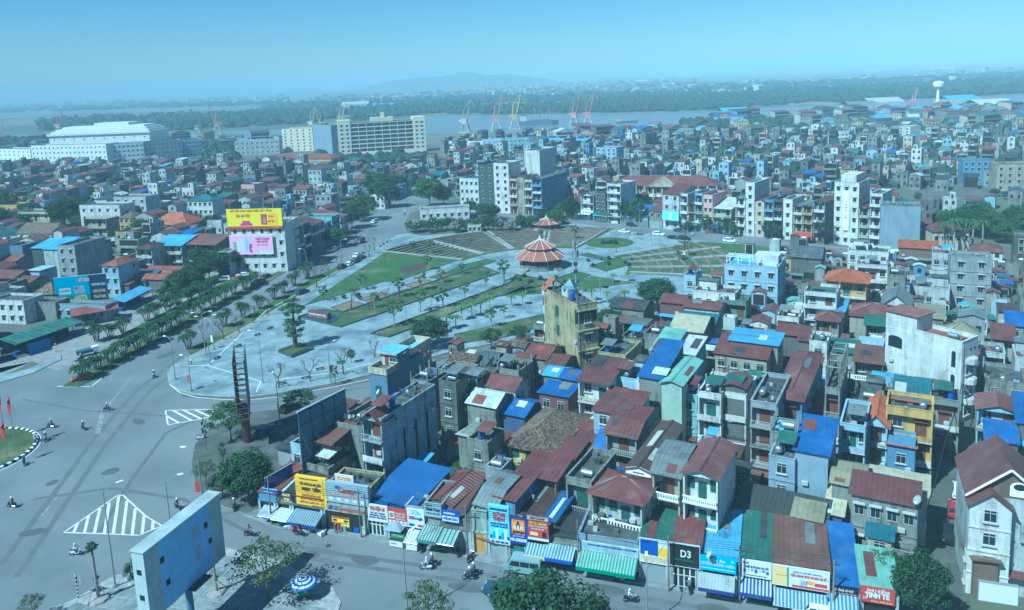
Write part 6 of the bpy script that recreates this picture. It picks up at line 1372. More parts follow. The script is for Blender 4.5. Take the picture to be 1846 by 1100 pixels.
# ---------------- trees ----------------
foliage('l_dark',(.020,.050,.020),(.035,.075,.022));foliage('l_mid',(.035,.085,.022),(.065,.12,.03));foliage('l_light',(.07,.13,.03),(.10,.16,.045));foliage('l_olive',(.05,.075,.025),(.085,.11,.04));foliage('l_blossom',(.36,.32,.36),(.16,.17,.15))
mottled('bark',(.13,.10,.075),(.07,.055,.04),3,.95);mottled('bark_pale',(.34,.32,.29),(.22,.20,.18),3,.9)
TR=random.Random(5)
def leaves(mb,c,r,n,s,flat=.8,mi=0,droop=.0):
    for _ in range(n):
        a=TR.uniform(0,2*math.pi);z=TR.uniform(-1,1);q=math.sqrt(1-z*z);k=TR.uniform(.55,1.08)
        p=Vector((c[0]+r*q*math.cos(a)*k,c[1]+r*q*math.sin(a)*k,c[2]+r*z*flat*k))
        nrm=Vector((q*math.cos(a)+TR.uniform(-.8,.8),q*math.sin(a)+TR.uniform(-.8,.8),z+TR.uniform(-.2,1.1))).normalized()
        u=nrm.cross(Vector((TR.uniform(-1,1),TR.uniform(-1,1),TR.uniform(-1,1)))).normalized();v=nrm.cross(u);e=s*TR.uniform(.6,1.3)
        mb.add([p-u*e,p-v*e*.6,p+u*e,p+v*e*.6],[(0,1,2,3)],mi)
def limbs(mb,p,h,r,tips):
    q=Vector((0,0,h));mb.tube(p,q,r,r*.7,7)
    for t in tips:
        t=Vector(t);m=q.lerp(t,.5)+Vector((TR.uniform(-.4,.4),TR.uniform(-.4,.4),TR.uniform(-.2,.3)));mb.tube(q-Vector((0,0,.1)),m,r*.5,r*.32,5,0,False);mb.tube(m,t,r*.32,r*.1,5,0,False)
PROTO={}
def proto(name,nm,W,H,trunk,crown,bm,lm,tn='trunk',cn='crown'):
    r=link(nm,None);a=trunk.obj(tn,bm,r) if trunk else None;b=crown.obj(cn,lm,r) if crown else None
    KIDS[r.name]=[q for q in(a,b) if q is not None];PROTO[name]=(r,W,H)
    return r
def crown_tree(name,W,H,trunkh,nclump,leafn,ls,lm,bm='bark',flat=.75,shape='round',hollow=.35,tr=None):
    t=MB();c=MB();tips=[];R=W/2;cz=trunkh+(H-trunkh)*.5;rz=(H-trunkh)/2
    for i in range(nclump):
        a=2.4*i+TR.uniform(-.4,.4);k=(i+.5)/nclump;z=1-2*k*(.8 if shape=='umbrella' else .92);q=math.sqrt(max(0,1-z*z))*TR.uniform(.7,1.0)
        k2=TR.uniform(.62,.92);p=(R*k2*q*math.cos(a),R*k2*q*math.sin(a),cz+rz*.82*z*TR.uniform(.75,1.15));rc=R*TR.uniform(.16,.36)
        leaves(c,p,rc,leafn,ls,flat);
        if i%2==0:tips.append((p[0]*.85,p[1]*.85,p[2]-rc*.2))
    limbs(t,(0,0,0),trunkh*.85,tr or H*.022,tips[:9]);proto(name,'tree',W,H,t,c,bm,lm)
crown_tree('big',12,11,3.5,46,190,.24,'l_dark');crown_tree('big2',12,10,3.2,40,190,.24,'l_mid',flat=.6);crown_tree('mid',7,7.5,2.4,26,130,.17,'l_mid');crown_tree('mid2',7,7.5,2.6,22,120,.17,'l_dark')
crown_tree('airy',8,8,3.2,26,70,.16,'l_olive',flat=.35,shape='umbrella');crown_tree('layered',9,8,2.6,34,110,.17,'l_mid',flat=.3,shape='umbrella')
crown_tree('young',2.6,5.5,2.4,12,70,.13,'l_light',bm='bark_pale');crown_tree('young2',2.6,5.5,2.0,11,70,.14,'l_mid');crown_tree('blossom',6,6,1.8,22,80,.16,'l_blossom')
crown_tree('farbig',14,10,2.5,30,50,.55,'l_dark');crown_tree('farmid',10,8,2,24,40,.5,'l_mid')
# palm clump with several thin stems
def fronds(c,p,n,L,droop,wd=.16,seg=4,start=.5):
    for i in range(n):
        a=2*math.pi*i/n+TR.uniform(-.3,.3);el=TR.uniform(start-.35,start+.35);d=Vector((math.cos(a)*math.cos(el),math.sin(a)*math.cos(el),math.sin(el)));q=Vector(p);side=Vector((-math.sin(a),math.cos(a),0));prev=None
        for k in range(seg+1):
            f=k/seg;pt=q+d*(L*f)+Vector((0,0,-droop*f*f*L));w=wd*L*(1-abs(f-.4))*TR.uniform(.8,1.2);cur=(pt-side*w-Vector((0,0,w*.55)),pt,pt+side*w-Vector((0,0,w*.55)))
            if prev:c.add([prev[0],prev[1],prev[2],cur[0],cur[1],cur[2]],[(0,1,4,3),(1,2,5,4)])
            prev=cur
t=MB();c=MB()
for i in range(9):
    a=i*.75;b=Vector((math.cos(a)*.35,math.sin(a)*.35,0));q=Vector((math.cos(a)*1.25*TR.uniform(.5,1.1),math.sin(a)*1.25*TR.uniform(.5,1.1),TR.uniform(2.4,3.7)));t.tube(b,q,.07,.05,5);fronds(c,q,9,1.5,.75,.13)
    leaves(c,q+Vector((0,0,.1)),.85,34,.16,.7)
proto('palmclump','palm_clump',4.2,4.6,t,c,'bark','l_dark','stem','fronds')
t=MB();c=MB();t.tube((0,0,0),(0,0,3.8),.13,.10,7);fronds(c,(0,0,3.8),20,1.3,.7,.2,start=.4);proto('palm','palm_tree',2.4,4.7,t,c,'bark_pale','l_light','trunk','fronds')
t=MB();c=MB();t.tube((0,0,0),(0,0,7),.28,.2,8);t.tube((0,0,7),(0,0,8.4),.2,.14,8);fronds(c,(0,0,8.3),15,2.9,.9,.07,seg=7,start=.55);proto('royal','royal_palm',6,10.5,t,c,'bark_pale','l_mid','trunk','fronds')
def branchy(mb,p,d,L,r,k):
    q=p+d*L;mb.tube(p,q,r,r*.65,5,0,False)
    if k==0:return
    for i in range(3):
        e=(d+Vector((TR.uniform(-.75,.75),TR.uniform(-.75,.75),TR.uniform(-.1,.5)))).normalized();branchy(mb,q,e,L*TR.uniform(.6,.8),r*.6,k-1)
for nme in('bare','bare2'):
    t=MB();branchy(t,Vector((0,0,0)),Vector((TR.uniform(-.1,.1),0,1)),2.0,.14,4)
    for a in(0,2.1,4.2):t.tube((math.cos(a)*.9,math.sin(a)*.9,0),(0,0,1.5),.035,.035,4)
    proto(nme,'bare_tree',4,5.5,t,None,'bark','l_mid')
# tall tiered tree of the plaza: three crown storeys over a fat trunk
t=MB();c=MB();t.tube((0,0,0),(0,0,3),.62,.45,9);t.tube((0,0,3),(.1,0,9.5),.45,.2,8)
for z,R,n in((3.7,2.1,15),(6.0,2.5,20),(9.2,2.9,24),(10.9,1.7,9)):
    for i in range(n):
        a=2*math.pi*i/n+TR.uniform(-.2,.2);q=R*TR.uniform(.45,.95);p=Vector((q*math.cos(a),q*math.sin(a),z+TR.uniform(-.7,.7)));t.tube((0,0,z-.7),p,.09,.04,4,0,False);leaves(c,p,.68,85,.14,.55)
for a in(0,2.1,4.2):t.tube((math.cos(a)*2.6,math.sin(a)*2.6,.3),(0,0,3.6),.04,.04,4)
proto('tiered','tree',6.2,12,t,c,'bark','l_mid')
# sapling with props and a cut tree with a tuft
t=MB();c=MB();t.tube((0,0,0),(-.1,0,5.4),.2,.14,7)
for a in(.3,2.4,4.5):t.tube((math.cos(a)*1.3,math.sin(a)*1.3,0),(0,0,2.2),.05,.05,4)
leaves(c,(-.1,0,5.7),.62,220,.14,.7);leaves(c,(.1,0,2.3),.3,50,.12);t.lathe([(.1,.0),(1.2,.02),(1.1,.25),(.5,.35),(0,.4)],8);proto('propped','tree',1.6,6.4,t,c,'bark_pale','l_dark')
NP=[o for o in PROTO.values()]
PLACED=set()
def T(kind,x,y,wpx,hpx,label,group=None,z=0.1):
    r,W,H=PROTO[kind];q=G(x,y,z);dep=(q-CAM).dot(FW);sw=(wpx*dep/FL)/W;h=max(.5,Vp(x,y-hpx,q,0).z-z);sz=h/H
    if kind not in PLACED:
        PLACED.add(kind);o=r;tag(o,label,'tree' if 'palm' not in kind and kind!='royal' else 'palm',group)
        o.location=q;o.rotation_euler[2]=TR.uniform(0,6.28);o.scale=(sw,sw,sz);return o
    o=copy_tree(r,q,TR.uniform(0,6.28),(sw,sw,sz),label);o['category']='tree' if 'palm' not in kind and kind!='royal' else 'palm'
    if group:o['group']=group
    elif 'group' in o:del o['group']
    return o
ME='growing in the boulevard median'
for i,(x,y,w) in enumerate([(150,684,42),(176,668,36),(200,655,38),(224,643,42),(248,632,40),(268,620,42),(287,606,40),(305,596,38),(323,586,36),(346,573,38),(366,562,34),(384,552,36),(404,542,34),(422,532,32),(442,523,32),(456,516,30)]):T('palmclump',x,y,w,w*.95,'bushy dark palm clump growing in the boulevard median','median palm clumps')
for i,(x,y,w) in enumerate([(174,615,36),(200,611,34),(222,601,34),(265,579,34),(282,572,34),(303,562,36),(322,552,34),(343,543,34),(362,534,32),(384,523,30)]):T('palmclump',x,y,w,w*1.0,'palm clump on the outer strip beside the parking yard','parking strip palm clumps')
for i,(x,y,w) in enumerate([(340,629,28),(405,589,26),(439,573,24),(468,557,22),(494,540,22),(511,529,20),(530,516,22),(554,503,26)]):T('palmclump',x,y,w*1.25,w*1.4,'slender palm clump on the grass verge along the plaza','verge palm clumps')
for x,y,w,h in((330,528,60,40),(352,515,56,40),(378,505,60,42),(405,493,66,44),(428,488,50,34),(312,536,44,34)):T('big' if w>55 else 'big2',x,y,w,h,'big dark spreading tree between the parking yard and the market sheds','parking yard trees')
for x,y,h in((367,616,34),(403,613,38),(431,600,32),(457,583,34),(483,569,34),(571,519,38),(593,500,32),(675,452,28),(666,464,26),(612,490,30)):T('bare',x,y,h*.75,h,'thin leafless tree along the plaza edge by the boulevard','leafless boulevard edge trees')
for i,(x,y,h) in enumerate(((503,699,50),(559,688,44),(619,675,52),(676,645,34),(1128,440,22),(1111,455,20),(1122,560,34),(640,440,24),(862,492,20),(700,548,30),(634,560,44))):
    T('bare2' if i%2 else 'bare',x,y,h*.85,h,['leafless tree nearest the white kerb line curve','leafless tree second along the lower plaza edge','tallest leafless tree on the lower plaza edge','leafless tree behind the blue and cream house','leafless tree beside the round bed','smaller leafless tree by the stepped terrace','leafless tree among the palms before the dark trees','leafless tree at the lawn corner','leafless tree near the pavilion path','leafless tree among the soil beds','gnarled leafless tree behind the stone monument'][i])
T('young2',605,694,14,38,'small tufted tree by the hoarding on the lower plaza edge')
for i,(x,y,h) in enumerate([(583,543,26),(652,524,30),(676,557,28),(720,537,34),(711,589,44),(758,563,40),(799,555,34),(838,540,30),(876,523,32),(909,508,36),(759,525,34),(777,459,26),(745,456,20),(771,488,26),(796,511,24),(833,495,20),(913,524,18),(948,530,22),(1037,432,24),(1222,470,26),(1240,462,24),(975,430,16),(886,590,32),(909,575,24)]):
    T('young' if i%3 else 'young2',x,y,h*.8,h*1.15,'young tree with small round crown on the plaza beds','young plaza trees')
for x,y,h in((833,578,32),(851,572,30),(867,566,32),(883,558,30),(922,553,24),(942,550,24),(1067,543,26),(1095,547,26),(1126,547,28),(1105,511,20),(1132,508,20),(1082,521,22),(1049,527,20),(806,596,34),(793,602,30),(822,592,28),(868,418,12),(846,436,12),(890,428,12),(975,415,12)):T('palm',x,y,h*.72,h,'small fan palm on the plaza','small plaza fan palms')
T('tiered',533,626,50,90,'tall three-tiered tree in the square planter on the plaza',None,.5)
for x,y,w,h,l in((775,628,78,52,'dark bushy tree behind the blue and cream house'),(886,630,46,38,'round dense tree at the pavement below the dry lawn'),(938,618,46,30,'pale green spreading tree beside the mustard tower'),(1186,562,82,58,'large dark tree at the corner near the terrace fan'),(1098,592,56,32,'dark tree right of the mustard tower'),(1140,590,40,24,'low dark tree in front of the large corner tree'),(1215,560,36,26,'small dark tree touching the large corner tree')):T('big' if w>50 else 'mid2',x,y,w,h,l)
r=random.Random(3)
for i in range(34):
    x=740+i*8.3;T(['mid','mid2','farmid','mid'][i%4],x,421-(x-740)*.035+r.uniform(-4,2),r.uniform(18,28),r.uniform(16,27),'mid-size leafy tree in the belt behind the plaza terraces','tree belt behind the plaza')
for x,y in((752,419),(820,421),(905,417),(922,419),(935,409)):T('blossom',x,y,24,22,'pale blossoming tree in the belt behind the plaza terraces','pale blossoming trees')
for i,(x,y,w,h) in enumerate([(775,374,70,52),(800,372,40,36),(680,352,66,40),(702,374,52,42),(655,398,62,46),(635,412,50,38),(605,446,50,34),(715,350,50,34),(590,425,24,18),(848,388,30,26),(870,392,34,26),(885,398,40,28),(1012,394,30,28),(1030,396,34,40),(1000,405,40,26),(980,400,30,22)]):
    T('big' if i%2 else 'big2',x,y,w,h,'broad dark street tree along the boulevard and its junction','broad boulevard trees')
for i,(x,y,w,h) in enumerate([(1130,407,36,46),(1150,409,40,52),(1175,404,20,18),(1272,421,26,34),(1308,424,34,32),(1322,427,20,24),(1384,431,28,32),(1398,432,24,28),(1486,441,40,46),(1240,418,18,20),(1100,402,16,18),(1450,436,18,16)]):
    T('mid' if i%2 else 'mid2',x,y,w,h,'leafy street tree in front of the upper street row','upper street trees')
for i,(x,y,w,h) in enumerate([(1700,470,40,84),(1718,474,44,96),(1736,470,46,92),(1752,462,40,80),(1690,462,34,70),(1770,455,34,70)]):T('royal',x,y,w,h,'tall feathery palm in front of the cream villa','tall villa palms')
for i in range(16):T('big' if i%2 else 'big2',1700+i*11+r.uniform(-4,4),440-abs(i-8)*2+r.uniform(-25,12),r.uniform(44,64),r.uniform(34,50),'dense tree in the grove behind the villas at the right','grove behind the villas')
for i,(x,y,w,h) in enumerate([(118,412,66,54),(140,398,50,40),(10,395,60,50),(-5,420,50,46),(40,415,50,30),(145,440,44,30),(160,450,36,24),(258,430,50,34),(275,400,46,30),(245,445,30,20),(100,428,30,22),(350,408,36,26),(383,418,40,30),(440,350,40,24),(20,345,40,22),(330,415,30,22),(175,410,30,22),(450,400,26,22),(300,445,22,16),(70,520,30,18)]):
    T(['big','big2','mid2'][i%3],x,y,w,h,'dark garden tree among the houses left of the boulevard','garden trees left of the boulevard')
FT=MB()
q0=scatter([(-20,268),(560,262),(780,285),(780,330),(600,380),(300,400),(-20,420)],110,77)
for i,(X,Y,a,b,c_) in enumerate(q0):
    p=P((X,Y,0))
    if math.hypot(X,Y)>430:blob(FT,X,Y,0,3+3*b,5+4*c_);continue
    T('farbig' if a<.5 else 'farmid',p[0],p[1],16+18*b,12+10*c_,'dark tree poking up between roofs of the left quarter','trees among the left roofs')
for i,(X,Y,a,b,c_) in enumerate(scatter([(800,262),(1500,246),(1846,236),(1846,400),(1600,420),(1340,330),(1000,330)],130,78)):
    p=P((X,Y,0))
    if math.hypot(X,Y)>430:blob(FT,X,Y,0,3+3*b,5+4*c_);continue
    T('farbig' if a<.5 else 'farmid',p[0],p[1],12+16*b,10+9*c_,'dark tree poking up between roofs beyond the upper street','trees among the far roofs')
o=FT.obj('distant_trees','l_far',None,'stuff');tag(o,'small dark trees scattered among the far roofs on both sides','trees');o['kind']='stuff'
# near trees
for i in range(26):T(['farmid','mid','mid2'][i%3],r.uniform(1095,1300),r.uniform(352,388),r.uniform(16,30),r.uniform(12,24),'leafy tree in the school yard behind the upper street row','school yard trees')
T('layered',417,795,84,72,'layered green tree left of the billboard column');T('big',450,908,112,88,'dark round tree at the corner of the yard above the shops');T('mid2',402,898,52,44,'smaller bushy tree left of the dark round yard tree');T('mid2',300,552,46,34,'leafy tree at the near end of the parking yard trees');T('big2',455,478,50,36,'dark tree in front of the corner block with billboards');T('big',368,485,60,40,'dark tree behind the parking yard rows by the market sheds');T('layered',541,750,70,48,'flat-topped tree behind the dark hoarding')
T('airy',372,872,52,40,'sparse low tree on the yard kerb');T('young2',404,850,14,56,'thin pole tree with tuft beside the yard lamp');T('young2',372,812,12,60,'thin pole tree with small tuft on the yard kerb');T('mid2',655,860,50,60,'dark ivy-clad tree before the narrow stained tower')
T('airy',484,1080,140,98,'wide airy tree on the corner pavement beside the striped umbrella');T('big',980,1225,230,168,'big dense tree rising from the bottom edge beside the grey van');T('airy',1070,1190,90,120,'sparse pale tree at the right shoulder of the big bottom tree');T('airy',775,1170,100,118,'thin airy tree crown at the bottom edge')
T('big',1655,1128,110,124,'dark tree shading the alley mouth beside the red corner sign');T('big2',1592,1062,90,62,'dark tree crown spreading over the mint roof above the red corner sign',None,.1);T('mid2',246,1068,40,62,'bush-like tree behind the blue hoarding');T('airy',62,1120,50,48,'small sapling at the bottom left corner');T('propped',178,1082,26,110,'propped pale trunk with a leafy tuft beside the striped post');T('propped',391,1068,24,74,'propped tree in a ring of rubble right of the blue hoarding')
T('mid2',770,800,44,50,'dark tree between the stained tower and old concrete houses');T('mid',830,850,60,20,'low green tree above the market roofs');T('mid2',895,838,60,16,'low creeper-like tree in front of the yellow tiled house');T('mid',634,655,18,26,'small tree beside the blue and cream house');T('palm',1345,905,20,30,'small palm between the blue-sided house and the grey box')
# low shrubs on the beds
c=MB();leaves(c,(0,0,.45),.55,240,.12,.8);c=c.mesh('shrub',['l_dark'])
first=True
for i in range(46):
    x,y=r.choice([(700+r.uniform(-90,90),540-r.uniform(-8,8)),(1080+r.uniform(-30,60),475+r.uniform(-8,8)),(960+r.uniform(-30,90),505+r.uniform(-6,6)),(1098+r.uniform(-14,14),438+r.uniform(-2,2))])
    q=G(x,y,.3);o=link('shrub',c,None,None,q,r.uniform(0,6));s=r.uniform(.8,1.6);o.scale=(s,s,s);tag(o,'small clipped dark shrub on the plaza beds','shrub','clipped plaza shrubs')
foliage('l_hedge',(.03,.055,.022),(.05,.08,.03))
# ---------------- pavilions ----------------
mottled('t_pav',(.36,.14,.085),(.25,.09,.06),1.5,.75)
def pavilion(x,y,Rr,lab,two=True):
    q=G(x,y,.15);t=thing('pavilion',lab,'pavilion',q,.2);N=12;A=[2*math.pi*(i)/N for i in range(N)]
    m=MB();m.lathe([(0,1.0),(Rr*.86,1.0),(Rr*.86,.1),(Rr*.86,0)],N);m.obj('platform','w_conc',t)
    def cone(r0,z0,r1,z1,nm):
        m=MB()
        for i in range(N):
            a,b=A[i],A[(i+1)%N]
            m.slab([(r0*math.cos(a),r0*math.sin(a),z0),(r0*math.cos(b),r0*math.sin(b),z0),(r1*math.cos(b),r1*math.sin(b),z1),(r1*math.cos(a),r1*math.sin(a),z1)],.12)
            for k in range(1,9):  # tile ribs
                f=k/9;ea=(r0*math.cos(a)*(1-f)+r0*math.cos(b)*f,r0*math.sin(a)*(1-f)+r0*math.sin(b)*f);ia=(r1*math.cos(a)*(1-f)+r1*math.cos(b)*f,r1*math.sin(a)*(1-f)+r1*math.sin(b)*f);m.tube((*ea,z0+.03),(*ia,z1+.03),.05,.03,3,0,False)
        o=m.obj(nm,'t_pav',t);m=MB()
        for a in A:m.tube((r0*1.02*math.cos(a),r0*1.02*math.sin(a),z0+.05),(r1*math.cos(a),r1*math.sin(a),z1+.08),.085,.07,5)
        m.obj('ridge','white',o)
    s=Rr/8.0
    cone(Rr,3.5*s,Rr*.56,5.8*s,'lower_roof' if two else 'roof') if two else cone(Rr,3.4*s,.1,5.9*s,'roof')
    if two:
        m=MB();m.lathe([(Rr*.55,5.7*s),(Rr*.52,6.5*s),(Rr*.54,6.55*s)],N);m.obj('drum','w_green',t);cone(Rr*.62,6.5*s,.1,9.0*s,'upper_roof')
    MB().lathe([(.3,0),(.35,.5),(.05,1.2),(0,1.5)],6).obj('finial','white',t).location=(0,0,(8.9 if two else 5.8)*s)
    for a in A:MB().tube((Rr*.72*math.cos(a),Rr*.72*math.sin(a),1),(Rr*.72*math.cos(a),Rr*.72*math.sin(a),4.2*s if two else 4.0*s),.2,.2,7).obj('column','w_brown',t)
    m=MB();m.lathe([(Rr*.5,1),(Rr*.5,4.6*s if two else 4*s)],N);m.obj('inner_wall','w_navy',t)
    m=MB()
    for i in range(N):
        a,b=A[i],A[(i+1)%N]
        if i%4==2:continue
        for k in range(5):
            f=k/5;p=((1-f)*Rr*.84*math.cos(a)+f*Rr*.84*math.cos(b),(1-f)*Rr*.84*math.sin(a)+f*Rr*.84*math.sin(b));m.bar((*p,1),(*p,1.8),.12)
        for z in(1.25,1.75):m.bar((Rr*.84*math.cos(a),Rr*.84*math.sin(a),z),(Rr*.84*math.cos(b),Rr*.84*math.sin(b),z),.12)
    m.obj('balustrade','w_grey',t)
    for a in(-.85,-2.35,.75,2.3):
        m=MB()
        for k in range(5):m.prism([(Rr*(.84+.06*k),-1.3),(Rr*(.90+.06*k),-1.3),(Rr*(.90+.06*k),1.3),(Rr*(.84+.06*k),1.3)],0,.95-.19*k)
        o=m.obj('steps','w_beige',t);o.rotation_euler[2]=a-.2
pavilion(975,481,8.3,'large two-tiered round pavilion with orange ridged roofs on the plaza');pavilion(985,413,6.3,'smaller single-roofed pavilion behind the large one',False)
for x,y,w,l in((855,421,24,'left of two pale garden kiosks behind the terraces'),(941,411,32,'right of two pale garden kiosks behind the terraces')):
    house(x-w/2,y-14,x+w/2,3.2,4,'w_pale','flat','f_conc','w',ang=-6,near=False,nb=3,ph=.25,label=l,name='kiosk',cat='kiosk')
# square planter, monument, benches
q=G(535,628,.15);pl=[(503,632),(540,619),(563,627),(527,641)];w_=[G(*p,.15) for p in pl]
t=thing('planter','dark edged diamond planter under the tiered tree','planter',(0,0,0));MB().prism([p[:2] for p in w_],.15,.5).obj('soil','m_drygrass',t);kerb(pl,.4,.15,.65,'m_darkkerb','rim',True,None,t)
mottled('stone_red',(.16,.075,.065),(.10,.05,.045),2,.5);mottled('pond',(.03,.05,.07),(.02,.035,.05),1,.15)
struct('dark_pool_slab',[(540,571),(578,558),(612,572),(598,582),(575,580)],.36,'pond')
q=G(574,572,.4);t=thing('monument','reddish stone monument block with pale carved letters','monument',q,R_(-31));m=MB();m.slab([(-3.6,-.5,.0),(3.6,-.5,.0),(3.4,.1,1.5),(-3.4,.1,1.5)],.5);m.box(-3.6,3.6,-.1,1.1,0,1.5);m.obj('block','stone_red',t);text(t,'VƯỜN HOA NGUYỄN TRÃI',0,.8,.5,'white',y=-.42,W=6.2,bold=.02)
for i,(x,y) in enumerate([(391,647),(430,625),(464,605),(487,593),(614,655),(577,667),(551,683),(508,693)]):
    q=G(x,y,.15);t=thing('bench','dark slab bench beside the pale paving line','bench',q,R_(66 if i<4 else 25),'slab benches along the pale line');MB().box(-.9,.9,-.25,.25,.38,.5).obj('seat','darksteel',t);MB().box(-.7,-.5,-.2,.2,0,.38).obj('leg','darksteel',t);MB().box(.5,.7,-.2,.2,0,.38).obj('leg','darksteel',t)
# ---------------- lamp posts, masts, flags, banners ----------------
def lamp(x,y,h,lab,arms=1,dirn=0,lean=0,group=None,banner=None):
    q=G(x,y,.1);t=thing('street_lamp',lab,'street lamp',q,R_(dirn),group);m=MB();m.tube((0,0,0),(0,0,h*.45),.13,.10,8);m.tube((0,0,h*.45),(0,0,h),.09,.06,8);m.box(-.25,.25,-.25,.25,0,.25);m.obj('pole','pole',t)
    for s in ([1] if arms==1 else [1,-1]):
        m=MB();m.tube((0,0,h-.1),(s*1.0,0,h+.45),.05,.045,6);m.tube((s*1.0,0,h+.45),(s*1.7,0,h+.55),.045,.04,6);m.obj('arm','pole',t);MB().box(min(s*1.6,s*2.4),max(s*1.6,s*2.4),-.16,.16,h+.48,h+.62).obj('lamp_head','white',t)
    if banner:
        MB().box(.12,.85,-.03,.03,h*.25,h*.25+1.7).obj('banner',banner,t)
    return t
lamp(208,1058,13,'very tall lamp mast beside the propped trunk on the corner pavement',1,40)
lamp(316,684,9,'lamp post at the kerb tip of the plaza',1,150);lamp(379,657,11,'double-armed lamp post where the pale paving lines meet',2,10);lamp(371,640,10,'double-armed lamp post just behind the paving corner',2,10)
lamp(474,690,11,'lamp post at the lower paving line corner',1,170);lamp(309,962,8,'curved lamp showing above the blue hoarding',1,20);lamp(735,1112,9.5,'white lamp post at the bottom edge below the green awnings',1,60);lamp(366,912,9,'lamp post with a red poster on the yard kerb',1,180,banner='s_red')
lamp(596,690,8,'lamp post with red banner on the lower plaza edge',1,60,banner='s_red');lamp(505,766,9,'white-headed lamp beside the yard with a red banner',1,120,banner='s_red');lamp(1167,1128,7,'slim lamp at the bottom beyond the black salon sign',1,80);lamp(386,630,7,'lamp post with white and orange banner by the verge',1,150,banner='s_white')
lamp(345,705,7,'short lamp post with a poster at the rounded plaza tip',1,150,banner='s_red')
for i,(x,y) in enumerate([(555,500),(617,480),(583,420),(655,396),(733,372),(548,463),(470,500),(724,420),(690,437)]):lamp(x,y,9,'grey street lamp along the boulevard',1,-10 if i%2 else 170,group='boulevard street lamps')
for i,(x,y) in enumerate([(1037,425),(1062,418),(1094,414),(1153,417),(1189,430),(1232,430),(1262,436),(1293,436),(1316,441),(1352,444),(1190,447)]):lamp(x,y,8,'thin street lamp along the upper street',1,-40,group='upper street lamps')
for i,(x,y) in enumerate([(870,490),(938,480),(988,500),(1058,455),(1093,448),(1175,455),(1049,478),(998,528),(757,590),(826,565),(733,585),(778,560),(903,540),(858,590),(1083,547),(1143,540),(1095,500),(1010,470),(815,475),(700,480)]):
    q=G(x,y,.15);t=thing('park_lamp','slim grey lamp pole on the plaza','lamp',q,0,'slim plaza lamp poles');MB().tube((0,0,0),(0,0,4.6),.06,.045,6).obj('pole','pole',t);MB().lathe([(.0,4.75),(.16,4.7),(.16,4.6),(.05,4.55)],6).obj('lamp_head','darksteel',t)
q=G(1040,560,0);t=thing('antenna_mast','tall antenna mast rising behind the mustard tower','mast',q);H=Vp(1030,432,q,0).z
m=MB();m.tube((0,0,0),(0,0,H),.35,.2,8);m.obj('mast','pole',t)
for k,z in enumerate((H-1.2,H-4)):
    for a in(0,2.1,4.2):
        MB().box(.7,.95,-.18,.18,z-1,z+1).obj('antenna_panel','w_grey',t).rotation_euler[2]=a+k*.6;MB().bar((0,0,z),(.8,0,z),.06).obj('bracket','pole',t).rotation_euler[2]=a+k*.6
for z in(H-7,H-9):MB().box(-.5,.5,-.4,.4,z,z+.9).obj('relay_box','darksteel',t)
q=G(1232,470);t=thing('utility_pole','dark leaning pole at the lawn corner by the upper street','pole',q);m=MB();m.tube((0,0,0),(1.2,0,15),.22,.14,7);m.obj('pole','darksteel',t);MB().box(-.5,.5,-.3,.3,2,3.2).obj('junction_box','white',t)
MATS['flagred']=plain('flagred',(.60,.03,.02),.7)
for i,(x,y,h,l) in enumerate([(27,803,9.5,'red flag with yellow star on the tallest pole of the roundabout'),(15,836,8,'red flag on the nearer pole inside the roundabout'),(9,790,9,'red flag cut by the left picture edge')]):
    q=G(x,y,.2);t=thing('flag_pole',l,'flag',q,R_(-60));MB().tube((0,0,0),(0,0,h),.07,.04,6).obj('pole','pole',t);m=MB()
    for k in range(6):
        a,b=k/6,(k+1)/6;m.add([(.05+.9*a*.8,.25*math.sin(a*7),h-.1-1.5*a),(.05+.9*b*.8,.25*math.sin(b*7),h-.1-1.5*b),(.05+.9*b*.8,.25*math.sin(b*7),h-1.9-1.6*b),(.05+.9*a*.8,.25*math.sin(a*7),h-1.9-1.6*a)],[(0,1,2,3)])
    f=m.obj('flag','flagred',t);s=[]
    for k in range(10):
        rr=.34 if k%2==0 else .14;s.append((.4+rr*math.sin(k*math.pi/5),-.30,h-1.85+rr*math.cos(k*math.pi/5)))
    MB().add(s,[tuple(range(10))]).obj('star','s_lemon',f)
q=G(141,1078,.12);t=thing('road_sign_post','black and white striped sign post on the corner pavement','sign post',q,R_(-20))
for k in range(12):MB().tube((0,0,k*.26),(0,0,(k+1)*.26),.07,.07,8).obj('band','white' if k%2 else 'black',t)
m=MB();m.box(-.75,.75,.08,.1,2.0,3.4);m.obj('sign_plate','w_grey',t)
q=G(101,634,.1);t=thing('bollard_post','white and red striped post on the left pavement','post',q)
for k in range(6):MB().tube((0,0,k*.35),(0,0,(k+1)*.35),.1,.1,8).obj('band','white' if k%2 else 's_red',t)
# plastered umbrella cart
q=G(549,1078,.05);t=thing('street_cart','covered cart under a blue and white striped umbrella','cart',q);MB().box(-.7,.7,-.4,.4,.5,1.0).obj('cart_body','s_green',t)
for s in(-.5,.5):
    m=MB();m.tube((s,-.45,.3),(s,-.38,.3),.3,.3,12);m.obj('wheel','rubber',t)
MB().tube((0,0,.9),(0,0,2.5),.03,.03,6).obj('umbrella_pole','steel',t);m=MB();N=8
for k in range(7):
    r0,r1=1.7*(1-k/7),1.7*(1-(k+1)/7);z0,z1=2.0+.75*(1-(r0/1.75)**1.6),2.0+.75*(1-(r1/1.75)**1.6)
    for i in range(N*2):
        a,b=math.pi*i/N,math.pi*(i+1)/N;m.add([(r0*math.cos(a),r0*math.sin(a),z0),(r0*math.cos(b),r0*math.sin(b),z0),(r1*math.cos(b),r1*math.sin(b),z1),(r1*math.cos(a),r1*math.sin(a),z1)],[(0,1,2,3)],k%2)
m.obj('umbrella_canopy',['s_blue','s_white'],t)
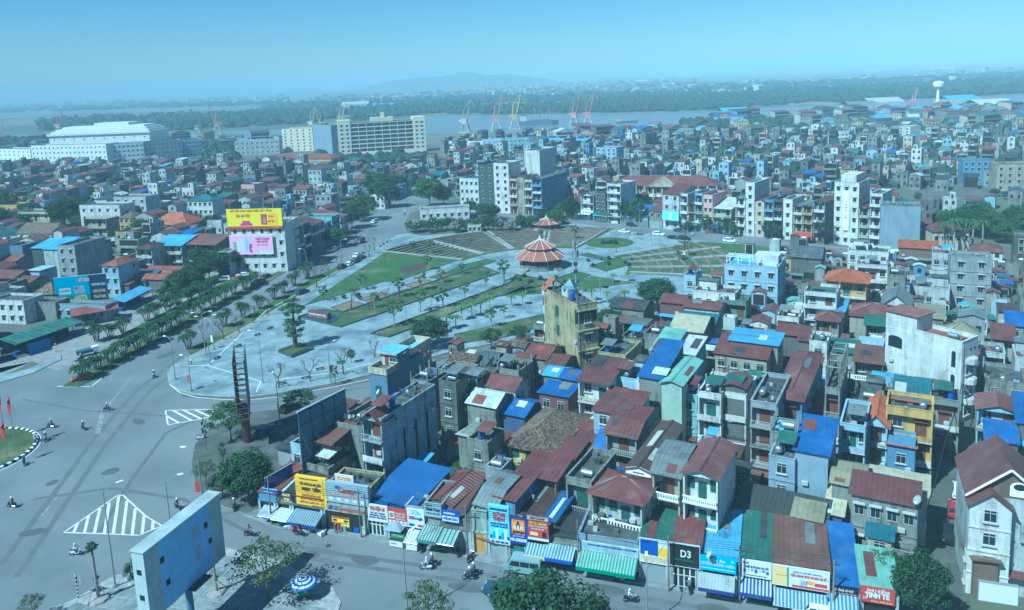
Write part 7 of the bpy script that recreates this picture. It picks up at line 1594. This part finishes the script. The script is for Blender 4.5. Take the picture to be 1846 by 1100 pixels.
q=G(716,974,.1);t=thing('parasol','grey blue square parasol over a drinks counter','parasol',q,R_(FA));m=MB();m.add([(-1.3,-1.3,2.1),(1.3,-1.3,2.1),(1.3,1.3,2.1),(-1.3,1.3,2.1),(0,0,2.9)],[(0,1,4),(1,2,4),(2,3,4),(3,0,4)]);m.obj('canopy','w_bluegrey',t);MB().tube((0,0,0),(0,0,2.8),.04,.04,6).obj('pole','steel',t)
def counter(x,y,w,lab,txt=None):
    q=G(x,y,.12);t=thing('drinks_counter',lab,'counter',q,R_(FA));MB().box(-w/2,w/2,-.35,.35,.05,.95).obj('front','s_white',t);MB().box(-w/2-.05,w/2+.05,-.4,.4,.95,1.02).obj('top','darksteel',t)
    if txt:MB().box(-w/2,w/2,.2,.3,1.02,1.6).obj('sign_strip','s_green',t);text(t,txt,0,1.3,.3,'s_gold',y=.18,W=w*.8);text(t,'TRÀ ĐÁ',-w*.2,.5,.3,'s_red',y=-.37,W=w*.4)
counter(717,984,2.0,'white drinks counter under the grey blue parasol','CÀ PHÊ');counter(744,990,1.6,'white ice box counter below the sagging awning')
# ---------------- vehicles ----------------
def car(col,kind='hatch'):
    r=link('parked_car',None);L,Wd=(4.3,1.75) if kind=='hatch' else (4.6,1.85) if kind=='suv' else (4.9,1.9);K=[]
    top=1.45 if kind=='hatch' else 1.68 if kind=='suv' else 2.1
    if kind=='van':prof=[(-2.45,.35),(-2.45,1.0),(-2.38,1.95),(-2.2,2.08),(1.2,2.08),(1.55,1.95),(2.15,1.15),(2.42,1.0),(2.45,.35)]
    elif kind=='suv':prof=[(-2.3,.4),(-2.3,1.0),(-2.1,1.62),(-1.9,1.68),(.4,1.68),(1.0,1.1),(2.15,.95),(2.3,.7),(2.3,.4)]
    else:prof=[(-2.15,.35),(-2.15,.9),(-1.9,1.0),(-1.35,1.4),(.3,1.45),(1.0,.95),(2.0,.82),(2.15,.6),(2.15,.35)]
    m=MB();n=len(prof)
    def ins(z):return Wd/2*(1 if z<1.0 else 1-.17*(z-1.0)/max(.3,top-1.0)*(.5 if kind=='van' else 1))
    vs=[(x,-ins(z),z) for x,z in prof]+[(x,ins(z),z) for x,z in prof]
    m.add(vs,[tuple(range(n-1,-1,-1)),tuple(range(n,2*n))]);m.add(vs,[(i,i+1,n+i+1,n+i) for i in range(n-1)]+[(n-1,0,n,2*n-1)]);body=m.obj('body',col,r);K.append(body)
    bv=body.modifiers.new('b','BEVEL');bv.width=.07;bv.segments=2
    m=MB();z0,z1=(1.0,1.36) if kind=='hatch' else (1.08,1.58) if kind=='suv' else (1.2,1.85)
    xa,xb=(-1.5,.55) if kind=='hatch' else (-1.95,.5) if kind=='suv' else (-2.2,1.5)
    for s in(-1,1):
        y0=s*(ins(z0)+.012);y1=s*(ins(z1)+.012);nn=3
        for k in range(nn):
            a=xa+(xb-xa)*k/nn+.05;b=xa+(xb-xa)*(k+1)/nn-.04;m.add([(a,y0,z0),(b+(.25 if k==nn-1 else 0),y0,z0),(b-(.1 if k==nn-1 else 0),y1,z1),(a,y1,z1)],[(0,1,2,3)])
    K.append(m.obj('side_window','glass',r))
    for a,b in (((prof[4][0]+.04,prof[4][1]-.05),(prof[5][0]-.0,prof[5][1]+.04)) if kind!='van' else ((1.6,1.88),(2.13,1.22)),((prof[3][0]-.03,prof[3][1]-.06),(prof[2][0]-.02,prof[2][1]+.03)) if kind!='van' else ((-2.41,1.85),(-2.46,1.2))):
        q=MB();o=.03 if a[0]>0 else -.03;q.add([(a[0]+o,-Wd*.38,a[1]+.02),(a[0]+o,Wd*.38,a[1]+.02),(b[0]+o,Wd*.42,b[1]+.02),(b[0]+o,-Wd*.42,b[1]+.02)],[(0,1,2,3)]);K.append(q.obj('windscreen','glass',r))
    for x in(-1.35,1.35):
        for s in(-1,1):
            q=MB();q.tube((x,s*(Wd/2-.18),.33),(x,s*(Wd/2+.02),.33),.33,.33,14);wq=q.obj('wheel','rubber',r);q=MB();q.tube((x,s*(Wd/2),.33),(x,s*(Wd/2+.03),.33),.19,.19,10);rm=q.obj('rim','steel',wq);K.append(wq);KIDS[wq.name]=[rm]
    for s in(-1,1):
        q=MB();q.box(L/2-.12,L/2+.01,s*.62-.17,s*.62+.17,.62,.78);K.append(q.obj('headlight','white',r));q=MB();q.box(-L/2-.01,-L/2+.05,s*.68-.12,s*.68+.12,.75,.95);K.append(q.obj('tail_light','s_red',r))
    KIDS[r.name]=K;return r
for k,c in (('p_white',(.72,.73,.74)),('p_black',(.015,.017,.02)),('p_red',(.30,.03,.03)),('p_pink',(.50,.16,.22)),('p_blue',(.04,.09,.18)),('p_teal',(.22,.32,.33)),('p_dkblue',(.03,.06,.12))):plain(k,c,.25)
CP={}
def put(col,kind,x,y,ang,lab,cat='car',name='car',group=None,z=.03):
    key=(col,kind);q=G(x,y,z)
    if key not in CP:o=CP[key]=car(col,kind);o.location=q;o.rotation_euler[2]=R_(ang);tag(o,lab,cat,group)
    else:o=copy_tree(CP[key],q,R_(ang),None,lab,group);o['category']=cat
    if name!='parked_car':
        k=KIDS.get(o.name);o.name=name
        if k:KIDS[o.name]=k
    return o
def putk(*a,**k):
    o=put(*a,**k);return o
BV=78
put('p_teal','van',945,1030,163,'grey green minivan parked before the penguin paint sign','van','parked_van')
for a in [('p_red','hatch',149,685,215,'red hatchback at the tip of the median'),('p_white','suv',402,507,190,'white hatchback in the parking yard, left of the pink car'),('p_pink','hatch',427,505,190,'pink car in the parking yard'),('p_white','hatch',437,499,190,'white car behind the pink car'),('p_red','suv',466,512,230,'dark red car parked by the corner block'),
 ('p_black','hatch',478,502,240,'black car behind the dark red one'),('p_white','hatch',556,481,250,'white car driving down the boulevard'),('p_white','suv',598,454,250,'white car parked by the tree, nearer of two'),('p_white','hatch',610,447,250,'white car parked by the tree, farther of two'),('p_white','hatch',644,463,75,'white car at the far end of the parked plaza-side line'),
 ('p_black','hatch',652,467,75,'dark car behind the far white one in the plaza-side line'),('p_black','suv',642,473,75,'black car in the middle of the plaza-side line'),('p_white','hatch',630,479,75,'white car second from the near end of the plaza-side line'),('p_black','suv',617,484,75,'black off-roader at the near end of the plaza-side line'),
 ('p_dkblue','suv',545,530,60,'dark blue car stopped on the plaza edge'),('p_white','hatch',674,402,80,'white car among the boulevard trees'),('p_white','hatch',1126,420,-40,'white car on the upper street, left of the motorbikes'),('p_white','suv',1188,425,-40,'white car on the upper street between motorbikes and black cars'),
 ('p_black','suv',1140,408,-40,'black car across from the parked motorbikes'),('p_black','hatch',1213,431,-40,'first black car by the lawn on the upper street'),('p_black','suv',1234,433,-40,'second black car by the lawn on the upper street'),('p_white','suv',1316,437,-40,'white car alone on the upper street at right'),('p_dkblue','hatch',1224,418,-40,'dark car in front of the row houses'),
 ('p_blue','hatch',478,780,75,'blue car in the yard beside the billboard column'),('p_dkblue','suv',905,1072,160,'dark blue car half hidden under the big bottom tree'),('p_white','suv',1466,1112,163,'white car roof at the bottom under the pharmacy sign'),('p_white','suv',1730,892,60,'white car in the alley beside the pale villa tower'),('p_red','hatch',1721,925,60,'dark red car behind the white one in the alley'),('p_black','hatch',522,740,60,'dark car under the flat-topped tree'),('p_black','suv',1712,970,60,'black car in the shaded alley')]:put(*a)
put('p_blue','van',650,438,252,'blue minibus on the boulevard','minibus','minibus')
q=G(159,640,.1);t=thing('small_truck','small white truck with green load bed beside the median','truck',q,R_(38));MB().box(1.0,2.3,-.8,.8,.5,1.9).obj('cab','p_white',t);MB().box(1.9,2.33,-.7,.7,1.15,1.75).obj('windscreen','glass',t);MB().box(-2.4,.95,-.85,.85,.7,1.5).obj('load_bed','r_teal',t)
for x in(-1.5,1.5):
    for s in(-1,1):MB().tube((x,s*.62,.35),(x,s*.82,.35),.35,.35,12).obj('wheel','rubber',t)
gr0=random.Random(4)
# motorbikes and riders
def bike(col):
    r=link('motorbike',None);K=[]
    for x in(-.62,.62):
        m=MB();m.lathe([(.22,-.05),(.30,-.05),(.30,.05),(.22,.05),(.22,-.05)],12);o=m.obj('wheel','rubber',r);o.location=(x,0,.30);o.rotation_euler=(math.pi/2,0,0);K.append(o)
    m=MB();m.prism([(-.75,-.13),(-.1,-.16),(-.1,.16),(-.75,.13)],.45,.72);m.prism([(-.1,-.12),(.35,-.10),(.35,.10),(-.1,.12)],.28,.42);m.slab([(.30,-.16,.35),(.30,.16,.35),(.52,.12,.95),(.52,-.12,.95)],.06);K.append(m.obj('body',col,r))
    m=MB();m.box(-.8,-.02,-.12,.12,.72,.80);K.append(m.obj('seat','black',r))
    m=MB();m.bar((.62,0,.3),(.45,0,1.0),.06);m.bar((.42,-.33,1.05),(.42,.33,1.05),.045);m.bar((.44,0,.98),(.42,0,1.06),.05);K.append(m.obj('handlebar','steel',r));K.append(MB().bar((-.62,.12,.3),(-.1,.12,.4),.06).obj('exhaust','steel',r))
    m=MB();m.box(.5,.6,-.08,.08,.85,.98);K.append(m.obj('headlight','white',r));KIDS[r.name]=K;return r
def rider(shirt,helmet):
    # one continuous skinned body: pelvis root, spine, arms to the handlebar, legs to the footboard
    V=[(-.25,0,.86),(-.22,0,1.12),(-.15,0,1.36),(-.12,0,1.50),(-.08,0,1.62),(-.14,.19,1.36),(.08,.24,1.16),(.36,.28,1.10),(-.14,-.19,1.36),(.08,-.24,1.16),(.36,-.28,1.10),(-.2,.11,.84),(.16,.17,.86),(.14,.16,.44),(.24,.16,.38),(-.2,-.11,.84),(.16,-.17,.86),(.14,-.16,.44),(.24,-.16,.38)]
    E=[(0,1),(1,2),(2,3),(3,4),(2,5),(5,6),(6,7),(2,8),(8,9),(9,10),(0,11),(11,12),(12,13),(13,14),(0,15),(15,16),(16,17),(17,18)];Rr=[.15,.15,.16,.06,.09,.08,.055,.04,.08,.055,.04,.11,.085,.06,.05,.11,.085,.06,.05]
    me=bpy.data.meshes.new('body');me.from_pydata(V,E,[]);o=bpy.data.objects.new('tmp',me);COL.objects.link(o);md=o.modifiers.new('s','SKIN');sv=me.skin_vertices[0].data
    for i,q in enumerate(Rr):sv[i].radius=(q,q)
    sv[0].use_root=True;o.modifiers.new('u','SUBSURF').levels=1;bpy.context.view_layer.update();dg=bpy.context.evaluated_depsgraph_get();me2=bpy.data.meshes.new_from_object(o.evaluated_get(dg));bpy.data.objects.remove(o)
    me2.materials.clear();[me2.materials.append(MATS[k]) for k in(shirt,'skin','a_navy')]
    for p in me2.polygons:
        c=p.center;p.material_index=2 if c.z<.95 else (1 if c.z>1.47 or c.x>.2 else 0)
    r=link('person',None);b=link('body',me2,r);m=MB();m.lathe([(0,.17),(.09,.15),(.145,.06),(.15,-.04),(.13,-.05)],10);hh=m.obj('helmet',helmet,r);hh.location=(-.07,0,1.66);m=MB();m.box(.09,.125,-.05,-.02,-.02,.0);m.box(.09,.125,.02,.05,-.02,0);m.box(.11,.15,-.012,.012,-.06,-.02);f=m.obj('face','skin',r);f.location=(-.07,0,1.64)
    KIDS[r.name]=[b,hh,f];return r
BK={c:bike(c) for c in('p_white','p_black','p_blue','p_red')};RD=[rider('w_dark','white'),rider('s_white','s_white'),rider('s_red','black'),rider('a_navy','s_blue'),rider('s_green','s_white')]
usedB=set();usedR=set()
def moto(x,y,ang,col,rd,lab):
    q=G(x,y,.03)
    if col not in usedB:usedB.add(col);o=BK[col];o.location=q;o.rotation_euler[2]=R_(ang);tag(o,'motorbike '+lab,'motorbike')
    else:o=copy_tree(BK[col],q,R_(ang),None,'motorbike '+lab);o['category']='motorbike'
    o['label']=('white' if col=='p_white' else 'black' if col=='p_black' else 'blue' if col=='p_blue' else 'red')+' motorbike '+lab
    if rd is not None:
        sh=['in dark clothes','in a white shirt','in a red shirt','in navy','in a green shirt'][rd]
        if rd not in usedR:usedR.add(rd);p=RD[rd];p.location=q;p.rotation_euler[2]=R_(ang);tag(p,f'helmeted rider {sh} '+lab,'person')
        else:p=copy_tree(RD[rd],q,R_(ang),None,f'helmeted rider {sh} '+lab)
        p['label']=f'helmeted rider {sh} '+lab;p['category']='person'
for a in [(195,741,10,'p_black',0,'by the worn lane line in the junction'),(92,771,170,'p_black',4,'above the pair near the roundabout'),(83,795,-70,'p_black',0,'right one of the pair near the roundabout'),(65,797,-70,'p_white',1,'left one of the pair near the roundabout'),(151,775,-40,'p_black',0,'between roundabout and lane line'),(44,838,120,'p_blue',3,'passing the roundabout kerb stones'),
 (22,915,170,'p_black',0,'below the roundabout at the left edge'),(138,1001,0,'p_white',1,'below the hatched triangle'),(321,918,-40,'p_black',0,'above the blue hoarding'),(451,967,-10,'p_black',2,'approaching the shop row corner'),(769,1027,175,'p_white',1,'passing below the green awnings'),(778,1020,175,'p_black',0,'riding beside the white scooter below the green awnings'),
 (846,1045,175,'p_black',0,'nearer one of the pair left of the grey van'),(853,1037,175,'p_black',0,'farther one of the pair left of the grey van'),(1137,1086,-10,'p_black',1,'below the white parked scooter'),(278,681,-80,'p_black',0,'alone at the upper mouth of the junction'),(423,917,100,'p_black',0,'at the yard kerb left of the shops'),
 (166,635,20,'p_white',None,'standing beside the small white truck'),(147,650,60,'p_black',0,'below the small white truck'),(1121,1047,-10,'p_white',None,'parked before the long green awning'),(541,966,-20,'p_black',2,'stopped at the seat cover shop'),(1243,1066,80,'p_black',0,'outside the black salon sign'),(825,1000,95,'p_black',None,'parked below the second blue phone sign'),
 (849,1010,60,'p_black',None,'parked left of the orange garage door'),(760,992,90,'p_black',None,'parked beside the ice box counter'),(1002,1025,90,'p_black',None,'parked under the wide blue awning'),(1407,1092,80,'p_black',None,'parked at the left end of the pharmacy'),(363,792,10,'p_white',None,'by the yard kerb lamp'),
 (1140,423,-40,'p_white',None,'first of the line parked on the upper street'),(1151,424,-40,'p_black',None,'second of the line parked on the upper street'),(1158,425,-40,'p_black',None,'third of the line parked on the upper street'),(1171,425,-40,'p_white',None,'last of the line parked on the upper street'),(1249,425,-40,'p_white',1,'riding past the black cars on the upper street'),
 (655,458,60,'p_black',None,'parked near the dark parked cars'),(686,446,70,'p_black',None,'first of the row parked at the plaza top corner'),(692,442,70,'p_blue',None,'second of the row parked at the plaza top corner'),(698,438,70,'p_black',None,'third of the row parked at the plaza top corner'),(704,435,70,'p_white',None,'fourth of the row parked at the plaza top corner'),(760,396,80,'p_black',0,'riding at the boulevard junction'),(730,388,80,'p_black',0,'riding up the boulevard')]:moto(*a)
# standing people
def stander(shirt,legs):
    V=[(0,0,.92),(0,0,1.15),(0,0,1.38),(0,0,1.50),(.01,0,1.63),(0,.20,1.38),(.03,.25,1.12),(.12,.24,.88),(0,-.20,1.38),(.03,-.25,1.12),(.16,-.22,.92),(0,.1,.88),(.03,.12,.48),(0,.12,.08),(.12,.12,.05),(0,-.1,.88),(.05,-.12,.48),(-.02,-.12,.08),(.12,-.12,.05)]
    E=[(0,1),(1,2),(2,3),(3,4),(2,5),(5,6),(6,7),(2,8),(8,9),(9,10),(0,11),(11,12),(12,13),(13,14),(0,15),(15,16),(16,17),(17,18)];Rr=[.14,.14,.15,.055,.10,.07,.05,.035,.07,.05,.035,.095,.07,.045,.04,.095,.07,.045,.04]
    me=bpy.data.meshes.new('body');me.from_pydata(V,E,[]);o=bpy.data.objects.new('tmp',me);COL.objects.link(o);md=o.modifiers.new('s','SKIN')
    for i,q in enumerate(Rr):me.skin_vertices[0].data[i].radius=(q,q)
    me.skin_vertices[0].data[0].use_root=True;o.modifiers.new('u','SUBSURF').levels=1;bpy.context.view_layer.update();dg=bpy.context.evaluated_depsgraph_get();m2=bpy.data.meshes.new_from_object(o.evaluated_get(dg));bpy.data.objects.remove(o);m2.materials.clear();[m2.materials.append(MATS[k]) for k in(shirt,'skin',legs,'black')]
    for p in m2.polygons:
        c=p.center;p.material_index=(3 if c.z>1.68 or (c.z>1.55 and c.x<-.02) else 1) if c.z>1.47 else 2 if c.z<.95 and abs(c.y)<.19 else 1 if abs(c.y)>.21 and c.z<1.2 else 0
    return m2
for i,(x,y,z,sh,lg,l) in enumerate([(533,957,.14,'s_red','a_navy','person in a red top sorting goods before the seat cover shop'),(548,960,.14,'s_white','w_dark','person in a white shirt between goods and the stopped motorbike'),(607,962,.14,'w_dark','a_navy','person in dark clothes by the gas cylinder poster'),(1318,738,7.4,'s_white','a_navy','person in white on the canopied balcony'),(1311,737,7.4,'s_red','w_dark','person in red on the canopied balcony'),(553,1082,.05,'a_mint','w_dark','vendor in pale green under the striped umbrella'),(1300,1068,.14,'a_navy','w_dark','person in navy outside the blue script shop'),(345,658,.16,'s_white','a_navy','person in white at the plaza kerb by the verge')]):
    tag(link('person',stander(sh,lg),None,None,G(x,y,z),gr0.uniform(0,6)),l,'person')
# ---------------- shop goods, rooftop tanks, dishes ----------------
gr=random.Random(31)
for i in range(16):
    x=505+i*5.3;q=G(x,by(min(max(x,478),1640))+gr.uniform(6,14),.14);s=gr.uniform(.25,.5);k=gr.choice(['s_white','s_blue','s_red','w_pale','a_navy','a_mint']);t=thing('goods_crate',f"{ {'s_white':'white','s_blue':'blue','s_red':'red','w_pale':'pale','a_navy':'navy','a_mint':'mint'}[k]} goods box on the pavement before the seat cover shop",'crate',q,gr.uniform(0,3),'goods outside the seat cover shop')
    MB().box(-s,s,-s*.7,s*.7,0,s).obj('box',k,t);MB().box(-s*.9,s*.9,-s*.6,s*.6,s,s+.06).obj('lid','s_white',t)
def tankproto(h):
    r=link('water_tank',None);m=MB()
    if h:
        m.tube((-.75,0,.85),(.75,0,.85),.48,.48,14);m.tube((-.9,0,.85),(-.75,0,.85),.3,.48,14);m.tube((.75,0,.85),(.9,0,.85),.48,.3,14)
    else:m.lathe([(0,.3),(.5,.32),(.52,1.6),(.4,1.8),(.12,1.9),(0,1.9)],14)
    a=m.obj('tank','tank_steel' if h else 's_blue',r);m=MB()
    for x in(-.5,.5):
        for y in(-.4,.4):m.bar((x,y,0),(x*.9,y*.6,.5),.05)
    b=m.obj('stand','darksteel',r);KIDS[r.name]=[a,b];return r
TP=[tankproto(True),tankproto(False)];ut=set()
roofs=[t for t in THINGS if t.get('WDH') and t['category']=='house' and any(k.name.startswith('roof') and k.data.materials[0].name.startswith('f_') for k in t.children)]
roofs.sort(key=lambda t:t.location.length);n=0
for t in roofs:
    if n>=42:break
    W,D,H=t['WDH']
    if W<2.5 or D<3 or H<5.5:continue
    x=gr.uniform(-W/2+1.0,W/2-1.0) if W>2.4 else 0;y=gr.uniform(.9,min(D*.45,D-1));a=t.rotation_euler[2];q=t.location+Vector((math.cos(a)*x-math.sin(a)*y,math.sin(a)*x+math.cos(a)*y,H+.05))
    k=0 if gr.random()<.85 else 1;lab='shiny steel water tank lying on a flat roof of the dense block' if k==0 else 'upright blue plastic water tank on a flat roof of the dense block'
    if k not in ut:ut.add(k);o=TP[k];o.location=q;o.rotation_euler[2]=a+gr.choice([0,1.57]);tag(o,lab,'water tank','steel rooftop water tanks' if k==0 else 'blue rooftop water tanks')
    else:o=copy_tree(TP[k],q,a+gr.choice([0,1.57]),None,lab)
    o['on']=t.name;n+=1
def dish(x,y,z,r_,lab):
    q=G(x,y,z);t=thing('satellite_dish',lab,'satellite dish',q,gr.uniform(-2,-1));m=MB();m.lathe([(0,0),(r_*.5,.06*r_),(r_*.85,.2*r_),(r_,.32*r_)],14);o=m.obj('dish','w_pale',t);o.location=(0,0,.9);o.rotation_euler=(math.radians(55),0,0);MB().tube((0,0,0),(0,0,.95),.05,.05,6).obj('stand','steel',t)
dish(887,662,7.8,1.3,'big pale satellite dish on the weathered flat roof');dish(683,716,9.8,.5,'small dish beside the blue and cream house');dish(1280,1012,4.6,.5,'small white dish at the edge of the sky blue shop roof');dish(1288,945,3.8,.5,'small dish on the blue-sided house balcony');dish(1655,915,8.7,.6,'white dish at the corner of the mould-stained house')
# sacks on the rubble roof
t=thing('sack_heap','heap of white sacks on the bare concrete roof','sacks',G(622,753,9.6))
for i in range(22):
    s=MB();s.lathe([(0,0),(.3,.03),(.36,.14),(.25,.25),(0,.28)],7);o=s.obj('sack','s_white' if i%3 else 'a_white',t);o.location=(gr.uniform(-1.6,1.6),gr.uniform(-1,1),gr.uniform(0,.3));o.scale=(1,gr.uniform(.6,.9),1);o.rotation_euler[2]=gr.uniform(0,3)
# overhead wires
def wire(pts,lab,r_=.022,n=1):
    m=MB()
    for k in range(n):
        for a,b in zip(pts,pts[1:]):
            a=Vector(a)+Vector((0,0,k*.28));b=Vector(b)+Vector((0,0,k*.28));sag=(b-a).length*.02;prev=a
            for i in range(1,9):
                f=i/8;c=a.lerp(b,f)-Vector((0,0,sag*4*f*(1-f)));m.tube(prev,c,r_,r_,3,0,False);prev=c
    tag(m.obj('overhead_wire','black',None),lab,'wire')
u_=Vector((math.cos(R_(FA)),math.sin(R_(FA)),0));PL=[]
for i,x in enumerate((500,660,850,1048,1208,1334,1500)):
    q=G(x,by(x))+FN*1.3;q.z=.12
    t=thing('utility_pole',['concrete pole by the first striped awning','concrete pole between the grey sign and the white sign','concrete pole left of the orange garage','concrete pole at the left end of the long green awning','concrete pole between the clothes shop and the salon','concrete pole between the sky blue and the green shop roof','concrete pole right of the pharmacy sign'][i],'utility pole',q,R_(FA));MB().tube((0,0,0),(0,0,7.2),.14,.09,7).obj('pole','w_conc',t);MB().box(-.6,.6,-.05,.05,6.6,6.7).obj('crossarm','darksteel',t);PL.append(q+Vector((0,0,6.7)))
wire(PL,'bundle of black cables strung along the shop row',.025,4)
wire([G(735,1112)+Vector((0,0,9)),PL[2]],'cable crossing the street to the bottom lamp post');wire([G(1167,1128)+Vector((0,0,7)),PL[4]],'cable crossing the street before the salon sign')
al=[G(1668,1010)+Vector((0,0,7)),G(1700,880)+Vector((0,0,7)),G(1730,770)+Vector((0,0,7)),G(1765,680)+Vector((0,0,7))];wire(al,'cables strung along the alley',.03,3)
# manhole covers and low wall
for x,y in((592,984),(614,1024)):
    q=G(x,y,.03);tag(MB().lathe([(0,.012),(.36,.012),(.38,0)],16).obj('manhole_cover','darksteel',None,None,q),'dark round manhole cover on the front street, '+('the farther one' if y<1000 else 'the nearer one'),'manhole cover')
# ---------------- tell look-alikes apart ----------------
from collections import defaultdict
byl=defaultdict(list)
for o in THINGS:
    if o.get('label') and not o.get('group'):byl[o['label']].append(o)
marks=[(o,P(o.location)) for o in THINGS if o.get('label') and len(byl[o['label']])==1 and not o.get('group') and o['category'] in('billboard','school','hoarding','tower','pavilion','shop','shop sign','monument','palm') ]
words=['first','second','third','fourth','fifth','sixth','seventh','eighth','ninth','tenth','eleventh','twelfth','thirteenth','fourteenth','fifteenth','sixteenth']
for l,os_ in list(byl.items()):
    if len(os_)<2:continue
    os_.sort(key=lambda o:P(o.location)[0])
    for i,o in enumerate(os_):
        lw=l.replace(' in the dense block behind the shop row',' behind the shop row').replace(' in the dense quarter beyond the upper street',' beyond the upper street').replace('blackened concrete','blackened').replace('stained concrete','stained')
        o['label']=lw+(f', {words[i]} from the left' if i<len(words) else f', number {i+1} from the left')
for o in THINGS:
    w_=o['label'].split()
    if len(w_)>16:
        s=o['label'].replace(' in the dense block behind the shop row',' behind the shop row').replace(' in the dense quarter beyond the upper street',' beyond the upper street').replace('blackened concrete','blackened').replace('stained concrete','stained').replace(' house with ',' house, ').replace(' left of the boulevard',' by the boulevard').replace(' and balconies',', balconied')
        o['label']=' '.join(s.split()[:16])
    if 'WDH' in o.keys():del o['WDH']
grp=defaultdict(list)
for o in THINGS:
    if o.get('group') in('median palm clumps','parking strip palm clumps','verge palm clumps','boulevard street lamps','upper street lamps','leafless boulevard edge trees','slab benches along the pale line','parking yard trees','upper street trees','broad boulevard trees','pale blossoming trees','tall villa palms'):grp[o['group']].append(o)
for g,os_ in grp.items():
    up=g.startswith(('upper','tall','pale'));os_.sort(key=lambda o:P(o.location)[0] if up else -P(o.location)[1])
    for i,o in enumerate(os_):
        if i<len(words) and len(o['label'].split())<11:o['label']=o['label']+f', {words[i]} from '+('the left' if up else 'the near end')
for o in THINGS:
    if o.get('on'):
        h_=bpy.data.objects.get(o['on']);l=('steel' if o['group'].startswith('steel') else 'blue')+' tank on the '+h_['label']
        if len(l.split())<=16:o['label']=l
        del o['on']
bpy.context.view_layer.update()
for o in [q for q in COL.objects if q.parent is None and q.type=='EMPTY' and not q.get('label')]:  # unused prototypes
    for c in list(o.children_recursive):bpy.data.objects.remove(c)
    bpy.data.objects.remove(o)
# ---------------- air ----------------
hm=bpy.data.materials.new('air');hm.use_nodes=True;hn=hm.node_tree
for q in list(hn.nodes):
    if q.type!='OUTPUT_MATERIAL':hn.nodes.remove(q)
pv=hn.nodes.new('ShaderNodeVolumePrincipled');pv.inputs['Density'].default_value=3.0e-4;pv.inputs['Color'].default_value=(.64,.87,1,1);pv.inputs['Anisotropy'].default_value=-.25
hn.links.new(pv.outputs[0],[q for q in hn.nodes if q.type=='OUTPUT_MATERIAL'][0].inputs['Volume'])
MATS['air']=hm
mb=MB();mb.box(-31000,31000,-600,41000,-3,135);hz=mb.obj('haze','air',None,'stuff')
tag(hz,'pale blue haze lying over the whole city','haze');hz['kind']='stuff'
